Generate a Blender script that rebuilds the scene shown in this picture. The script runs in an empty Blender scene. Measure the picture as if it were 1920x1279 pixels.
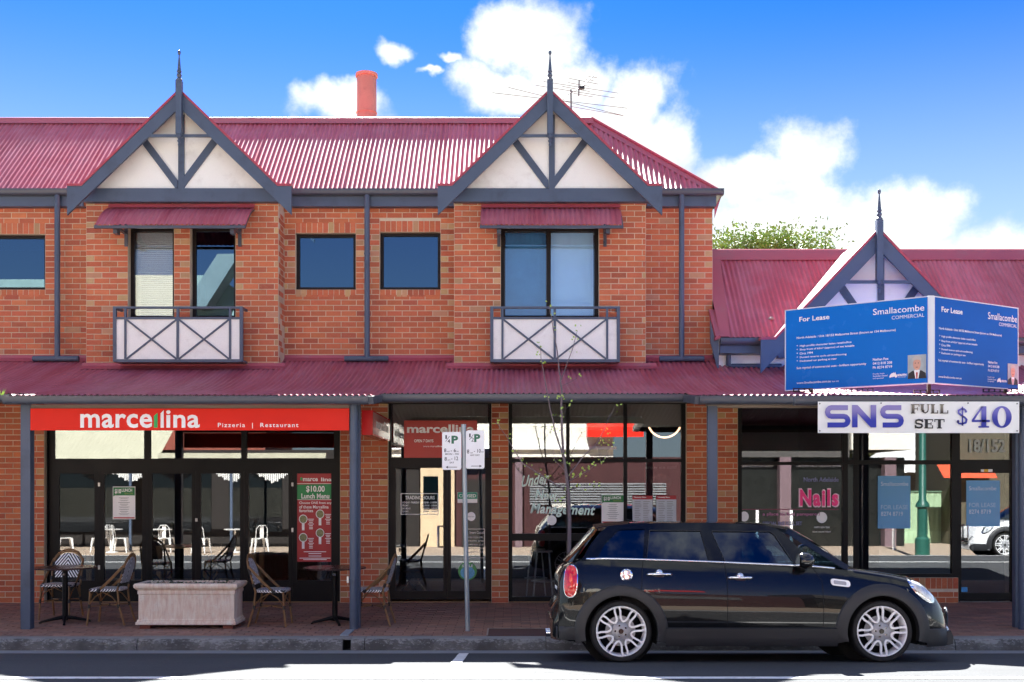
import bpy, bmesh, math, random
from mathutils import Vector, Matrix, noise
random.seed(7)
R = math.radians
scene = bpy.context.scene
COL = scene.collection

# ---------------------------------------------------------------- camera, light, exposure
CAMZ, F, HOR, CX = 1.8, 2040.0, 910.0, 960.0
cam_d = bpy.data.cameras.new('camera'); cam = bpy.data.objects.new('camera', cam_d); COL.objects.link(cam)
cam.location = (0, 0, CAMZ); cam.rotation_euler = (R(90), 0, 0)
cam_d.sensor_width = 36; cam_d.lens = 36 * F / 1920; cam_d.shift_y = (HOR - 639.5) / 1920
cam_d.clip_end = 3000; cam_d.clip_start = 0.05
scene.camera = cam

SUN_DIR = Vector((0.185, -0.958, -1.0)).normalized()      # the way the sunlight travels
sun_d = bpy.data.lights.new('sun', 'SUN'); sun_d.energy = 5.0; sun_d.angle = R(0.5); sun_d.color = (1.0, 0.98, 0.93)
sun = bpy.data.objects.new('sun', sun_d); COL.objects.link(sun)
sun.rotation_euler = SUN_DIR.to_track_quat('-Z', 'Y').to_euler()
SUN_EL = math.asin(-SUN_DIR.z); SUN_AZ = math.atan2(-SUN_DIR.x, -SUN_DIR.y)

vs = scene.view_settings
scene.display_settings.display_device = 'sRGB'
vs.view_transform = 'Standard'; vs.look = 'None'; vs.gamma = 1; vs.use_curve_mapping = False
vs.exposure = 2.95
cy = scene.cycles
cy.use_denoising = True; cy.max_bounces = 8; cy.diffuse_bounces = 4; cy.glossy_bounces = 5
cy.transmission_bounces = 4; cy.transparent_max_bounces = 12
cy.caustics_reflective = False; cy.caustics_refractive = False
cy.sample_clamp_indirect = 6


# ---------------------------------------------------------------- node helpers
def lin(h):
    h = h.lstrip('#'); o = []
    for i in (0, 2, 4):
        c = int(h[i:i + 2], 16) / 255
        o.append(c / 12.92 if c <= .04045 else ((c + .055) / 1.055) ** 2.4)
    return tuple(o)


class NT:
    def __init__(s, tree):
        s.t = tree; s.t.nodes.clear()
    def n(s, typ, **k):
        nd = s.t.nodes.new(typ)
        for a, b in k.items():
            if a.startswith('i_'):
                s.put(nd.inputs[a[2:].replace('_', ' ')], b)
            else:
                setattr(nd, a, b)
        return nd
    def put(s, sock, v):
        if isinstance(v, bpy.types.NodeSocket): s.t.links.new(v, sock)
        elif v is not None:
            if hasattr(sock.default_value, '__len__') and isinstance(v, (tuple, list)) and len(v) == 3 and len(sock.default_value) == 4:
                v = tuple(v) + (1,)
            sock.default_value = v
    def m(s, op, a, b=None, c=None, clamp=False):
        nd = s.t.nodes.new('ShaderNodeMath'); nd.operation = op; nd.use_clamp = clamp
        s.put(nd.inputs[0], a)
        if b is not None: s.put(nd.inputs[1], b)
        if c is not None: s.put(nd.inputs[2], c)
        return nd.outputs[0]
    def mix(s, f, a, b, blend='MIX'):
        nd = s.t.nodes.new('ShaderNodeMix'); nd.data_type = 'RGBA'; nd.blend_type = blend
        s.put(nd.inputs[0], f); s.put(nd.inputs[6], a); s.put(nd.inputs[7], b)
        return nd.outputs[2]
    def noise(s, vec, scale, detail=4, rough=.55, out=0):
        nd = s.t.nodes.new('ShaderNodeTexNoise'); s.put(nd.inputs['Vector'], vec)
        nd.inputs['Scale'].default_value = scale; nd.inputs['Detail'].default_value = detail; nd.inputs['Roughness'].default_value = rough
        return nd.outputs[out]
    def ss(s, v, a, b, lo=0., hi=1.):
        nd = s.t.nodes.new('ShaderNodeMapRange'); nd.interpolation_type = 'SMOOTHSTEP'
        s.put(nd.inputs[0], v); nd.inputs[1].default_value = a; nd.inputs[2].default_value = b
        nd.inputs[3].default_value = lo; nd.inputs[4].default_value = hi
        return nd.outputs[0]
    def vec(s, v, sc):
        nd = s.t.nodes.new('ShaderNodeVectorMath'); nd.operation = 'MULTIPLY'
        s.put(nd.inputs[0], v); nd.inputs[1].default_value = sc
        return nd.outputs[0]


MATS = {}


def mat(name, col, rough=.5, metal=0., var=.12, vs_=3., fine=.06, fs=60., bump=0., bs=80., coat=0., spec=.5, emit=None, stretch=(1, 1, 1), rvar=.1, dirt=None):
    """Principled material with two scales of tone variation, roughness variation and fine relief."""
    if name in MATS: return MATS[name]
    m_ = bpy.data.materials.new(name); m_.use_nodes = True
    t = NT(m_.node_tree)
    if isinstance(col, str): col = lin(col)
    pos = t.n('ShaderNodeNewGeometry').outputs['Position']
    p = t.vec(pos, stretch)
    base = col
    if var or fine:
        a = t.noise(p, vs_, 5); b = t.noise(p, fs, 3)
        v = t.m('ADD', t.m('MULTIPLY', t.m('SUBTRACT', a, .5), var * 4), t.m('MULTIPLY', t.m('SUBTRACT', b, .5), fine * 4))
        v = t.m('ADD', v, 1.0)
        cc = t.n('ShaderNodeCombineColor')
        for i in range(3): t.put(cc.inputs[i], t.m('MULTIPLY', v, col[i]))
        base = cc.outputs[0]
        r = t.m('ADD', rough, t.m('MULTIPLY', t.m('SUBTRACT', a, .5), rvar * 2), clamp=True)
    else:
        r = rough
    if dirt:
        dcol, amt, dsc = dirt
        d = t.ss(t.noise(p, dsc, 6, .65), .5, .72)
        base = t.mix(t.m('MULTIPLY', d, amt), base, dcol)
    bs_ = t.n('ShaderNodeBsdfPrincipled')
    t.put(bs_.inputs['Base Color'], base); t.put(bs_.inputs['Roughness'], r)
    bs_.inputs['Metallic'].default_value = metal; bs_.inputs['Specular IOR Level'].default_value = spec
    if coat: bs_.inputs['Coat Weight'].default_value = coat; bs_.inputs['Coat Roughness'].default_value = .02
    if emit:
        bs_.inputs['Emission Color'].default_value = tuple(emit[0]) + (1,); bs_.inputs['Emission Strength'].default_value = emit[1]
    if bump:
        bn = t.n('ShaderNodeBump'); bn.inputs['Strength'].default_value = bump; bn.inputs['Distance'].default_value = .004
        t.put(bn.inputs['Height'], t.noise(p, bs, 4)); t.put(bs_.inputs['Normal'], bn.outputs[0])
    o = t.n('ShaderNodeOutputMaterial'); t.put(o.inputs[0], bs_.outputs[0])
    m_.diffuse_color = tuple(col) + (1,)
    MATS[name] = m_
    return m_


def glass(name, tint=(.75, .8, .8), refl=.18, rough=0., wav=0., wscale=1.2, rc=(.96, .98, 1)):
    """Thin sheet glass: a mirror share that grows at grazing angles, the rest passes through tinted."""
    if name in MATS: return MATS[name]
    m_ = bpy.data.materials.new(name); m_.use_nodes = True
    t = NT(m_.node_tree)
    tr = t.n('ShaderNodeBsdfTransparent'); tr.inputs[0].default_value = tuple(tint) + (1,)
    gl = t.n('ShaderNodeBsdfGlossy'); gl.inputs['Roughness'].default_value = rough; gl.inputs[0].default_value = tuple(rc) + (1,)
    lw = t.n('ShaderNodeLayerWeight'); lw.inputs[0].default_value = .5
    f = t.m('ADD', refl, t.m('MULTIPLY', t.m('POWER', lw.outputs[1], 4.), 1 - refl), clamp=True)
    if wav:
        pos = t.n('ShaderNodeNewGeometry').outputs['Position']
        bn = t.n('ShaderNodeBump'); bn.inputs['Strength'].default_value = wav; bn.inputs['Distance'].default_value = .01
        t.put(bn.inputs['Height'], t.noise(pos, wscale, 1)); t.put(gl.inputs['Normal'], bn.outputs[0])
    mx = t.n('ShaderNodeMixShader'); t.put(mx.inputs[0], f); t.put(mx.inputs[1], tr.outputs[0]); t.put(mx.inputs[2], gl.outputs[0])
    o = t.n('ShaderNodeOutputMaterial'); t.put(o.inputs[0], mx.outputs[0])
    MATS[name] = m_
    return m_


# ---------------------------------------------------------------- sky with clouds
CLOUD_OFS = (0.3, 0.7, 0)  # shift of the unseen cloud that leaves blue mirrored in the car windows


def make_world():
    w = bpy.data.worlds.new('World'); scene.world = w; w.use_nodes = True
    t = NT(w.node_tree)
    g = t.n('ShaderNodeTexCoord').outputs['Generated']
    sky = t.n('ShaderNodeTexSky'); sky.sky_type = 'NISHITA'; sky.sun_disc = False
    sky.sun_elevation = SUN_EL; sky.sun_rotation = SUN_AZ; sky.air_density = 1.0; sky.dust_density = .25; sky.ozone_density = 2.2
    hs = t.n('ShaderNodeHueSaturation'); hs.inputs['Saturation'].default_value = 1.42; hs.inputs['Hue'].default_value = .497; t.put(hs.inputs['Color'], sky.outputs[0])
    sx = t.n('ShaderNodeSeparateXYZ'); t.put(sx.inputs[0], g)
    az = t.m('ARCTAN2', sx.outputs[0], sx.outputs[1]); el = t.m('ARCSINE', sx.outputs[2])
    blobs = [(1000, 70, 120, 85), (930, 165, 95, 60), (1060, 150, 150, 80), (1190, 205, 100, 95), (1260, 290, 90, 90), (1120, 240, 200, 60),
             (1390, 345, 80, 55), (1510, 300, 95, 80), (1470, 390, 170, 90), (1600, 420, 160, 100), (1715, 400, 100, 85),
             (1560, 500, 420, 90), (1850, 480, 190, 85), (1400, 430, 130, 90), (1335, 345, 90, 60), (640, 205, 100, 42), (730, 110, 48, 22), (805, 148, 40, 9), (860, 118, 35, 14)]
    mk = None
    wob = t.n('ShaderNodeTexNoise'); t.put(wob.inputs['Vector'], g); wob.inputs['Scale'].default_value = 14; wob.inputs['Detail'].default_value = 5
    so = t.n('ShaderNodeSeparateXYZ'); t.put(so.inputs[0], wob.outputs['Color'])
    az2 = t.m('ADD', az, t.m('MULTIPLY', t.m('SUBTRACT', so.outputs[0], .5), .085))
    el2 = t.m('ADD', el, t.m('MULTIPLY', t.m('SUBTRACT', so.outputs[1], .5), .075))
    for px, py, rx, ry in blobs:
        a = math.atan((px - CX) / F); e = math.atan((HOR - py) / F * math.cos(a))
        ax, ay = rx / F * .95 * math.cos(a), ry / F * .9
        dx = t.m('MULTIPLY', t.m('SUBTRACT', az2, a), 1 / ax); dy = t.m('MULTIPLY', t.m('SUBTRACT', el2, e), 1 / ay)
        d = t.m('SUBTRACT', 1.0, t.m('SQRT', t.m('ADD', t.m('MULTIPLY', dx, dx), t.m('MULTIPLY', dy, dy))))
        d = t.m('MULTIPLY', d, .9 + (ax + ay) * 2)
        mk = d if mk is None else t.m('MAXIMUM', mk, d)
    # cloud out of view, added for fill light and thinned for blue reflections
    ofs = t.n('ShaderNodeVectorMath'); ofs.operation = 'ADD'; t.put(ofs.inputs[0], t.vec(g, (1, 1, 2.2))); ofs.inputs[1].default_value = CLOUD_OFS
    far = t.m('SUBTRACT', t.noise(ofs.outputs[0], 2.1, 3), .475)
    away = t.m('MAXIMUM', t.ss(t.m('ABSOLUTE', az), .55, .8), t.ss(el, .5, .65))
    mk = t.m('MAXIMUM', mk, t.m('SUBTRACT', t.m('MULTIPLY', t.m('MULTIPLY', far, 6), away), t.m('ADD', t.ss(el, .56, .36, 0, 1.6), t.m('MULTIPLY', t.m('SUBTRACT', 1.0, away), 2.0))))
    fb = t.noise(g, 24, 12, .66); fb2 = t.noise(g, 9, 6, .6)
    m2 = t.m('ADD', mk, t.m('ADD', t.m('MULTIPLY', t.m('SUBTRACT', fb, .5), 1.35), t.m('MULTIPLY', t.m('SUBTRACT', fb2, .5), .7)))
    mask = t.ss(m2, -.14, .62)
    mask = t.m('MULTIPLY', mask, t.ss(sx.outputs[2], -.02, .06))
    shade = t.ss(t.m('ADD', t.noise(t.vec(g, (1, 1, 1.6)), 11, 8, .6), t.m('MULTIPLY', m2, .05)), .30, .60)
    ccol = t.mix(shade, (.54, .63, .74), (.93, .97, .94))
    skl = t.n('ShaderNodeMixRGB') if False else None
    haze = t.ss(el, .04, .44, .80, .0)
    tint = t.mix(1.0, hs.outputs[0], (.09, .235, .52), 'MULTIPLY')
    base = t.mix(haze, tint, (2.5, 2.9, 3.0))
    CL = 3.3
    cc = t.n('ShaderNodeVectorMath'); cc.operation = 'SCALE'; t.put(cc.inputs[0], ccol); cc.inputs['Scale'].default_value = CL
    fin = t.mix(mask, base, cc.outputs[0])
    bg = t.n('ShaderNodeBackground'); t.put(bg.inputs[0], fin); bg.inputs[1].default_value = .052
    o = t.n('ShaderNodeOutputWorld'); t.put(o.inputs[0], bg.outputs[0])


make_world()


# ---------------------------------------------------------------- geometry helpers
def X(px, Y): return (px - CX) * Y / F
def Z(py, Y): return CAMZ - (py - HOR) * Y / F
def P(px, py, Y): return Vector((X(px, Y), Y, Z(py, Y)))


ORG = {}
UNIT = {}


class MB:
    """Collects shapes in world coordinates; build() links them as ONE mesh object."""
    def __init__(s): s.v = []; s.f = []; s.c = []; s.mi = []; s.col = None; s.m = 0
    def face(s, idx):
        s.f.append(tuple(idx)); s.c.append(s.col); s.mi.append(s.m)
    def add(s, vs, fs):
        o = len(s.v); s.v += [Vector(v) for v in vs]
        for f in fs: s.face([o + i for i in f])
        return s
    def box(s, x0, x1, y0, y1, z0, z1):
        if x0 > x1: x0, x1 = x1, x0
        if y0 > y1: y0, y1 = y1, y0
        if z0 > z1: z0, z1 = z1, z0
        return s.add([(x0, y0, z0), (x1, y0, z0), (x1, y1, z0), (x0, y1, z0), (x0, y0, z1), (x1, y0, z1), (x1, y1, z1), (x0, y1, z1)],
                     [(0, 3, 2, 1), (4, 5, 6, 7), (0, 1, 5, 4), (1, 2, 6, 5), (2, 3, 7, 6), (3, 0, 4, 7)])
    def pbox(s, px0, px1, py0, py1, Y, d):
        """box whose front face sits at depth Y between photo columns/rows; d = thickness going back"""
        return s.box(X(px0, Y), X(px1, Y), Y, Y + d, Z(py1, Y), Z(py0, Y))
    def obox(s, M, sx, sy, sz):
        """box of half sizes in the frame of matrix M"""
        vs = [M @ Vector((a * sx, b * sy, c * sz)) for c in (-1, 1) for a, b in ((-1, -1), (1, -1), (1, 1), (-1, 1))]
        return s.add(vs, [(0, 3, 2, 1), (4, 5, 6, 7), (0, 1, 5, 4), (1, 2, 6, 5), (2, 3, 7, 6), (3, 0, 4, 7)])
    def bar(s, a, b, w, d=None, up=(0, 1, 0)):
        """rectangular bar from a to b, w across, d along 'up'"""
        a = Vector(a); b = Vector(b); d = w if d is None else d
        ax = (b - a); L = ax.length; ax.normalize(); u = Vector(up); sd = ax.cross(u)
        if sd.length < 1e-4: sd = ax.cross(Vector((1, 0, 0)))
        sd.normalize(); u = sd.cross(ax).normalized()
        M = Matrix((( ax.x, sd.x, u.x, 0), (ax.y, sd.y, u.y, 0), (ax.z, sd.z, u.z, 0), (0, 0, 0, 1)))
        M.translation = (a + b) / 2
        return s.obox(M, L / 2, w / 2, d / 2)
    def prism(s, pts, y0, y1):
        """polygon of (x, z) extruded from y0 to y1"""
        n = len(pts); vs = [(x, y0, z) for x, z in pts] + [(x, y1, z) for x, z in pts]
        ar = sum(pts[i][0] * pts[(i + 1) % n][1] - pts[(i + 1) % n][0] * pts[i][1] for i in range(n))
        fs = [tuple(range(n)), tuple(range(2 * n - 1, n - 1, -1))]
        for i in range(n): j = (i + 1) % n; fs.append((i, i + n, j + n, j))
        if ar < 0: fs = [tuple(reversed(f)) for f in fs]
        return s.add(vs, fs)
    def pprism(s, pts, Y, d): return s.prism([(X(a, Y), Z(b, Y)) for a, b in pts], Y, Y + d)
    def tube(s, pts, r, n=8, cap=True):
        pts = [Vector(p) for p in pts]; rs = r if isinstance(r, (list, tuple)) else [r] * len(pts)
        o = len(s.v); up = None
        for i, p in enumerate(pts):
            t = (pts[min(i + 1, len(pts) - 1)] - pts[max(i - 1, 0)]).normalized()
            if up is None:
                up = Vector((0, 0, 1)) if abs(t.z) < .9 else Vector((1, 0, 0))
            sd = t.cross(up)
            if sd.length < 1e-5: sd = t.cross(Vector((0, 1, 0)))
            sd.normalize(); up = sd.cross(t).normalized()
            for k in range(n):
                a = 2 * math.pi * k / n; s.v.append(p + sd * (math.cos(a) * rs[i]) + up * (math.sin(a) * rs[i]))
        for i in range(len(pts) - 1):
            for k in range(n):
                j = (k + 1) % n; s.face((o + i * n + k, o + i * n + j, o + (i + 1) * n + j, o + (i + 1) * n + k))
        if cap:
            s.face([o + k for k in range(n)][::-1]); s.face([o + (len(pts) - 1) * n + k for k in range(n)])
        return s
    def lathe(s, prof, c=(0, 0, 0), n=20, axis='Z', cap=True):
        o = len(s.v); c = Vector(c)
        for r, h in prof:
            for k in range(n):
                a = 2 * math.pi * k / n
                v = (r * math.cos(a), r * math.sin(a), h) if axis == 'Z' else (r * math.cos(a), h, r * math.sin(a))
                s.v.append(c + Vector(v))
        for i in range(len(prof) - 1):
            for k in range(n):
                j = (k + 1) % n; f = (o + i * n + k, o + i * n + j, o + (i + 1) * n + j, o + (i + 1) * n + k)
                s.face(f if axis == 'Z' else f[::-1])
        for i, rev in ((0, axis == 'Z'), (len(prof) - 1, axis != 'Z')):
            if cap and prof[i][0] > 1e-4:
                f = [o + i * n + k for k in range(n)]; s.face(f[::-1] if rev else f)
        return s
    def grid(s, rows, flip=False, close=False):
        """rows of equal length -> quads"""
        o = len(s.v); n = len(rows[0])
        for r_ in rows: s.v += [Vector(p) for p in r_]
        for i in range(len(rows) - 1):
            for k in range(n if close else n - 1):
                j = (k + 1) % n; f = (o + i * n + k, o + i * n + j, o + (i + 1) * n + j, o + (i + 1) * n + k)
                s.face(f[::-1] if flip else f)
        return s
    def build(s, name, m, parent=None, smooth=False, kind=None, auto=None, label=None):
        org = Vector(ORG.get(parent.name, (0, 0, 0))) if parent else Vector((0, 0, 0))
        me = bpy.data.meshes.new(name); me.from_pydata([v - org for v in s.v], [], s.f)
        for mm in (m if isinstance(m, (list, tuple)) else [m]): me.materials.append(mm)
        if any(s.mi): me.polygons.foreach_set('material_index', s.mi)
        if any(c is not None for c in s.c):
            at = me.color_attributes.new('tone', 'FLOAT_COLOR', 'CORNER'); arr = []
            for p_, c in zip(me.polygons, s.c):
                c = c or (1, 1, 1); arr += [c[0], c[1], c[2], 1.0] * p_.loop_total
            at.data.foreach_set('color', arr)
        if smooth or auto:
            me.polygons.foreach_set('use_smooth', [True] * len(me.polygons))
            if auto: me.set_sharp_from_angle(angle=R(auto))
        me.update()
        o = bpy.data.objects.new(name, me); COL.objects.link(o)
        if parent: o.parent = parent; ORG[o.name] = org
        if kind: o['kind'] = kind
        if label: o['label'] = label
        return o


def thing(name, label, cat, loc=(0, 0, 0), group=None, rz=0):
    o = bpy.data.objects.new(name, None); COL.objects.link(o); o.location = loc; o.rotation_euler.z = rz
    o.empty_display_size = .2
    o['label'] = label; o['category'] = cat
    if group: o['group'] = group
    ORG[o.name] = tuple(loc) if rz == 0 else (0, 0, 0)
    return o


def tag(o, label, cat, group=None):
    o['label'] = label; o['category'] = cat
    if group: o['group'] = group
    return o


def copy_tree(o, parent=None):
    c = o.copy(); COL.objects.link(c)
    if parent: c.parent = parent
    for ch in [q for q in list(COL.objects) if q.parent == o]: copy_tree(ch, c)
    return c


def local_thing(name, label, cat, group=None):
    """a thing modelled around its own origin; place it afterwards by location/rotation"""
    return thing(name, label, cat, (0, 0, 0), group)


# flat print -------------------------------------------------------------------
_tc = {}


def text_geo(s_, bold=0., sp=1.):
    k = (s_, bold, sp)
    if k in _tc: return _tc[k]
    c = bpy.data.curves.new('t', 'FONT'); c.body = s_; c.size = 1; c.offset = bold; c.resolution_u = 3; c.space_character = sp
    o = bpy.data.objects.new('t', c); COL.objects.link(o)
    dg = bpy.context.evaluated_depsgraph_get()
    me = bpy.data.meshes.new_from_object(o.evaluated_get(dg))
    vs = [(v.co.x, v.co.y) for v in me.vertices]; fs = [tuple(p.vertices) for p in me.polygons]
    bpy.data.objects.remove(o); bpy.data.curves.remove(c); bpy.data.meshes.remove(me)
    x0 = min(v[0] for v in vs); x1 = max(v[0] for v in vs); y0 = min(v[1] for v in vs); y1 = max(v[1] for v in vs)
    vs = [((a - x0) / (x1 - x0), (b - y0) / max(1e-6, y1 - y0)) for a, b in vs]
    _tc[k] = (vs, fs); return _tc[k]


def face_pl(Y):
    return lambda u, v: P(u, v, Y)


def put_text(mb, s_, fr, u0, u1, v0, v1, bold=0., sp=1., slant=0.):
    """fit the string into u0..u1 (left/right) and v0 (top) .. v1 (bottom) of the frame fr"""
    vs, fs = text_geo(s_, bold, sp); flip = (u1 < u0)
    mb.add([fr(u0 + (u1 - u0) * a + slant * b, v1 + (v0 - v1) * b) for a, b in vs], [f[::-1] if flip else f for f in fs])


def quad_pr(mb, fr, u0, u1, v0, v1):
    mb.add([fr(u0, v1), fr(u1, v1), fr(u1, v0), fr(u0, v0)], [(0, 1, 2, 3)])


def disc_pr(mb, fr, u, v, ru, rv, n=20):
    mb.add([fr(u + ru * math.cos(2 * math.pi * k / n), v - rv * math.sin(2 * math.pi * k / n)) for k in range(n)], [tuple(range(n))])
# ---------------------------------------------------------------- materials of the place
M_trim = mat('slate_blue_paint', '#4d5a6e', rough=.42, var=.05, vs_=2, fine=.03, spec=.4, dirt=((.03, .03, .035), .35, 2.6))
M_gut = mat('gutter_grey_paint', '#474c58', rough=.3, var=.05, vs_=1.5, fine=.02, stretch=(.3, 1, 1))
M_white = mat('white_panel_paint', '#f1f2ed', rough=.6, var=.04, vs_=1.5, fine=.02, dirt=((.45, .42, .38), .35, 2.2))
M_frame = mat('brown_black_frame', '#1e1817', rough=.45, var=.04, fine=.02, spec=.2)
M_black = mat('black_frame', '#0d0d0f', rough=.45, var=.04, fine=.02, spec=.2)
M_mortar = mat('mortar', '#cfc0a8', rough=.95, var=.14, vs_=2, fine=.1, fs=120, bump=.3, dirt=((.20, .16, .12), .5, 1.2))
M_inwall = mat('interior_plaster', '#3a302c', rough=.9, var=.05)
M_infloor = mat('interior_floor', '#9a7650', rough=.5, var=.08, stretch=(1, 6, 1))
M_blind = mat('roller_blind', '#e4dccf', rough=.8, var=.03)
M_blindw = mat('white_blind', '#d8d8d6', rough=.7, var=.02)
M_timber = mat('weathered_timber', '#857a70', rough=.85, var=.18, vs_=6, stretch=(.25, 1, 3), fine=.06)
M_ridge = mat('maroon_flashing', '#ad4f5f', rough=.4, var=.08, vs_=1.5, fine=.02, dirt=((.25, .16, .17), .35, 2.))
M_glass_up = glass('upstairs_glass', (.10, .18, .28), .17, 0., .03, .7, (.42, .72, 1.0))  # mirror colour tinted blue, painting in a deeper sky reflection
M_glass_bl = glass('blind_window_glass', (.86, .90, .93), .09, 0., .02, .9)
M_glass_sh = glass('shop_glass', (.72, .74, .74), .125, 0., .012, .7)
M_glass_cl = glass('clear_glass', (.85, .9, .9), .16, 0.)


def roof_mat():
    m_ = bpy.data.materials.new('maroon_corrugated_steel'); m_.use_nodes = True; t = NT(m_.node_tree)
    pos = t.n('ShaderNodeNewGeometry').outputs['Position']
    a = t.noise(t.vec(pos, (3, .5, .5)), 1.3, 5); b = t.noise(pos, 2.2, 6, .65); c = t.noise(pos, 55, 3)
    dirt = t.ss(t.noise(t.vec(pos, (5, .8, .8)), 2.4, 6, .7), .52, .74)
    col = t.mix(t.ss(a, .3, .7), lin('#ad4f5f'), lin('#bb6878'))
    col = t.mix(t.m('MULTIPLY', t.ss(b, .45, .75), .35), col, lin('#c68d9b'))
    col = t.mix(t.m('MULTIPLY', dirt, .5), col, lin('#7a4552'))
    col = t.mix(t.m('MULTIPLY', t.ss(c, .66, .74), .35), col, lin('#b58b96'))
    rn = t.n('ShaderNodeObjectInfo').outputs['Random']; sc_ = t.n('ShaderNodeVectorMath'); sc_.operation = 'SCALE'; t.put(sc_.inputs[0], col); t.put(sc_.inputs['Scale'], t.m('ADD', .92, t.m('MULTIPLY', rn, .15))); col = sc_.outputs[0]
    bs_ = t.n('ShaderNodeBsdfPrincipled'); t.put(bs_.inputs['Base Color'], col)
    t.put(bs_.inputs['Roughness'], t.m('ADD', .36, t.m('MULTIPLY', b, .16)))
    bs_.inputs['Specular IOR Level'].default_value = .38
    o = t.n('ShaderNodeOutputMaterial'); t.put(o.inputs[0], bs_.outputs[0]); return m_


M_roof = roof_mat()


def brick_mat():
    m_ = bpy.data.materials.new('fired_brick'); m_.use_nodes = True; t = NT(m_.node_tree)
    at = t.n('ShaderNodeAttribute'); at.attribute_name = 'tone'
    pos = t.n('ShaderNodeNewGeometry').outputs['Position']
    a = t.noise(t.vec(pos, (1, 1, 2.2)), 9, 4, .6); b = t.noise(t.vec(pos, (1, 1, 3)), 38, 4, .6); s_ = t.noise(pos, 260, 2)
    v = t.m('ADD', .72, t.m('ADD', t.m('MULTIPLY', a, .34), t.m('MULTIPLY', s_, .22)))
    cc = t.n('ShaderNodeVectorMath'); cc.operation = 'SCALE'; t.put(cc.inputs[0], at.outputs['Color']); t.put(cc.inputs['Scale'], v)
    pale = t.m('MULTIPLY', t.ss(b, .52, .74), .5)
    col = t.mix(pale, cc.outputs[0], (.60, .31, .17))
    stain = t.m('MULTIPLY', t.ss(t.noise(t.vec(pos, (1, 1, .35)), 1.3, 6, .65), .54, .76), .3)
    col = t.mix(stain, col, (.22, .10, .07))
    bs_ = t.n('ShaderNodeBsdfPrincipled'); t.put(bs_.inputs['Base Color'], col); bs_.inputs['Roughness'].default_value = .82
    bs_.inputs['Specular IOR Level'].default_value = .3
    bn = t.n('ShaderNodeBump'); bn.inputs['Strength'].default_value = .45; bn.inputs['Distance'].default_value = .003
    t.put(bn.inputs['Height'], t.noise(pos, 90, 4)); t.put(bs_.inputs['Normal'], bn.outputs[0])
    o = t.n('ShaderNodeOutputMaterial'); t.put(o.inputs[0], bs_.outputs[0]); return m_


M_brick = brick_mat()
rb = random.Random(11)


def tone(w, lower=False):
    """colour of one brick; short bricks are more often the pale tan ones"""
    r_ = rb.random(); k = rb.uniform(.9, 1.09)
    if w < .16 and r_ < .36: c = rb.choice([(.52, .32, .17), (.46, .28, .15), (.58, .36, .19)])
    elif r_ < .03: c = (.52, .27, .16)
    elif r_ < .25: c = (.48, .132, .068)
    elif r_ < .5: c = (.57, .165, .08)
    elif r_ < .6: c = (.41, .108, .062)
    else: c = (.53, .145, .072)
    if lower: c = (c[0] * .95, c[1] * .9, c[2] * .82)  # ground-floor bricks tinted warmer to offset the bluish shade under the verandah
    return (c[0] * k, c[1] * k * rb.uniform(.93, 1.1), c[2] * k)


CH, PL = .0857, .24          # course height, stretcher pitch


def courses(x0, x1, z0, z1, holes, phase=None, zbase=0.):
    """stretcher bond in a rectangle, cut round the holes: list of (x0, x1, z0, z1)"""
    out = []; ph = x0 if phase is None else phase
    i = int(math.floor((z0 - zbase) / CH))
    while zbase + i * CH < z1 - .01:
        a = zbase + i * CH; b = a + CH; lo = max(a, z0) + .006; hi = min(b, z1) - .006
        if hi - lo > .02:
            spans = [(x0, x1)]
            mid = (lo + hi) / 2
            for hx0, hx1, hz0, hz1 in holes:
                if hz0 < mid < hz1:
                    ns = []
                    for s0, s1 in spans:
                        if hx1 <= s0 or hx0 >= s1: ns.append((s0, s1)); continue
                        if hx0 > s0: ns.append((s0, hx0))
                        if hx1 < s1: ns.append((hx1, s1))
                    spans = ns
            off = ph + (PL / 2 if i % 2 else 0)
            for s0, s1 in spans:
                # joints fall at the bond, but each span starts flush with its own edge
                k = math.ceil((s0 - off) / PL - 1e-6); js = [s0]
                while off + k * PL < s1 - .05:
                    if off + k * PL - js[-1] > .07: js.append(off + k * PL)
                    k += 1
                js.append(s1)
                for j in range(len(js) - 1):
                    if js[j + 1] - js[j] > .03: out.append((js[j] + .006, js[j + 1] - .006, lo, hi))
        i += 1
    return out


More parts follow.
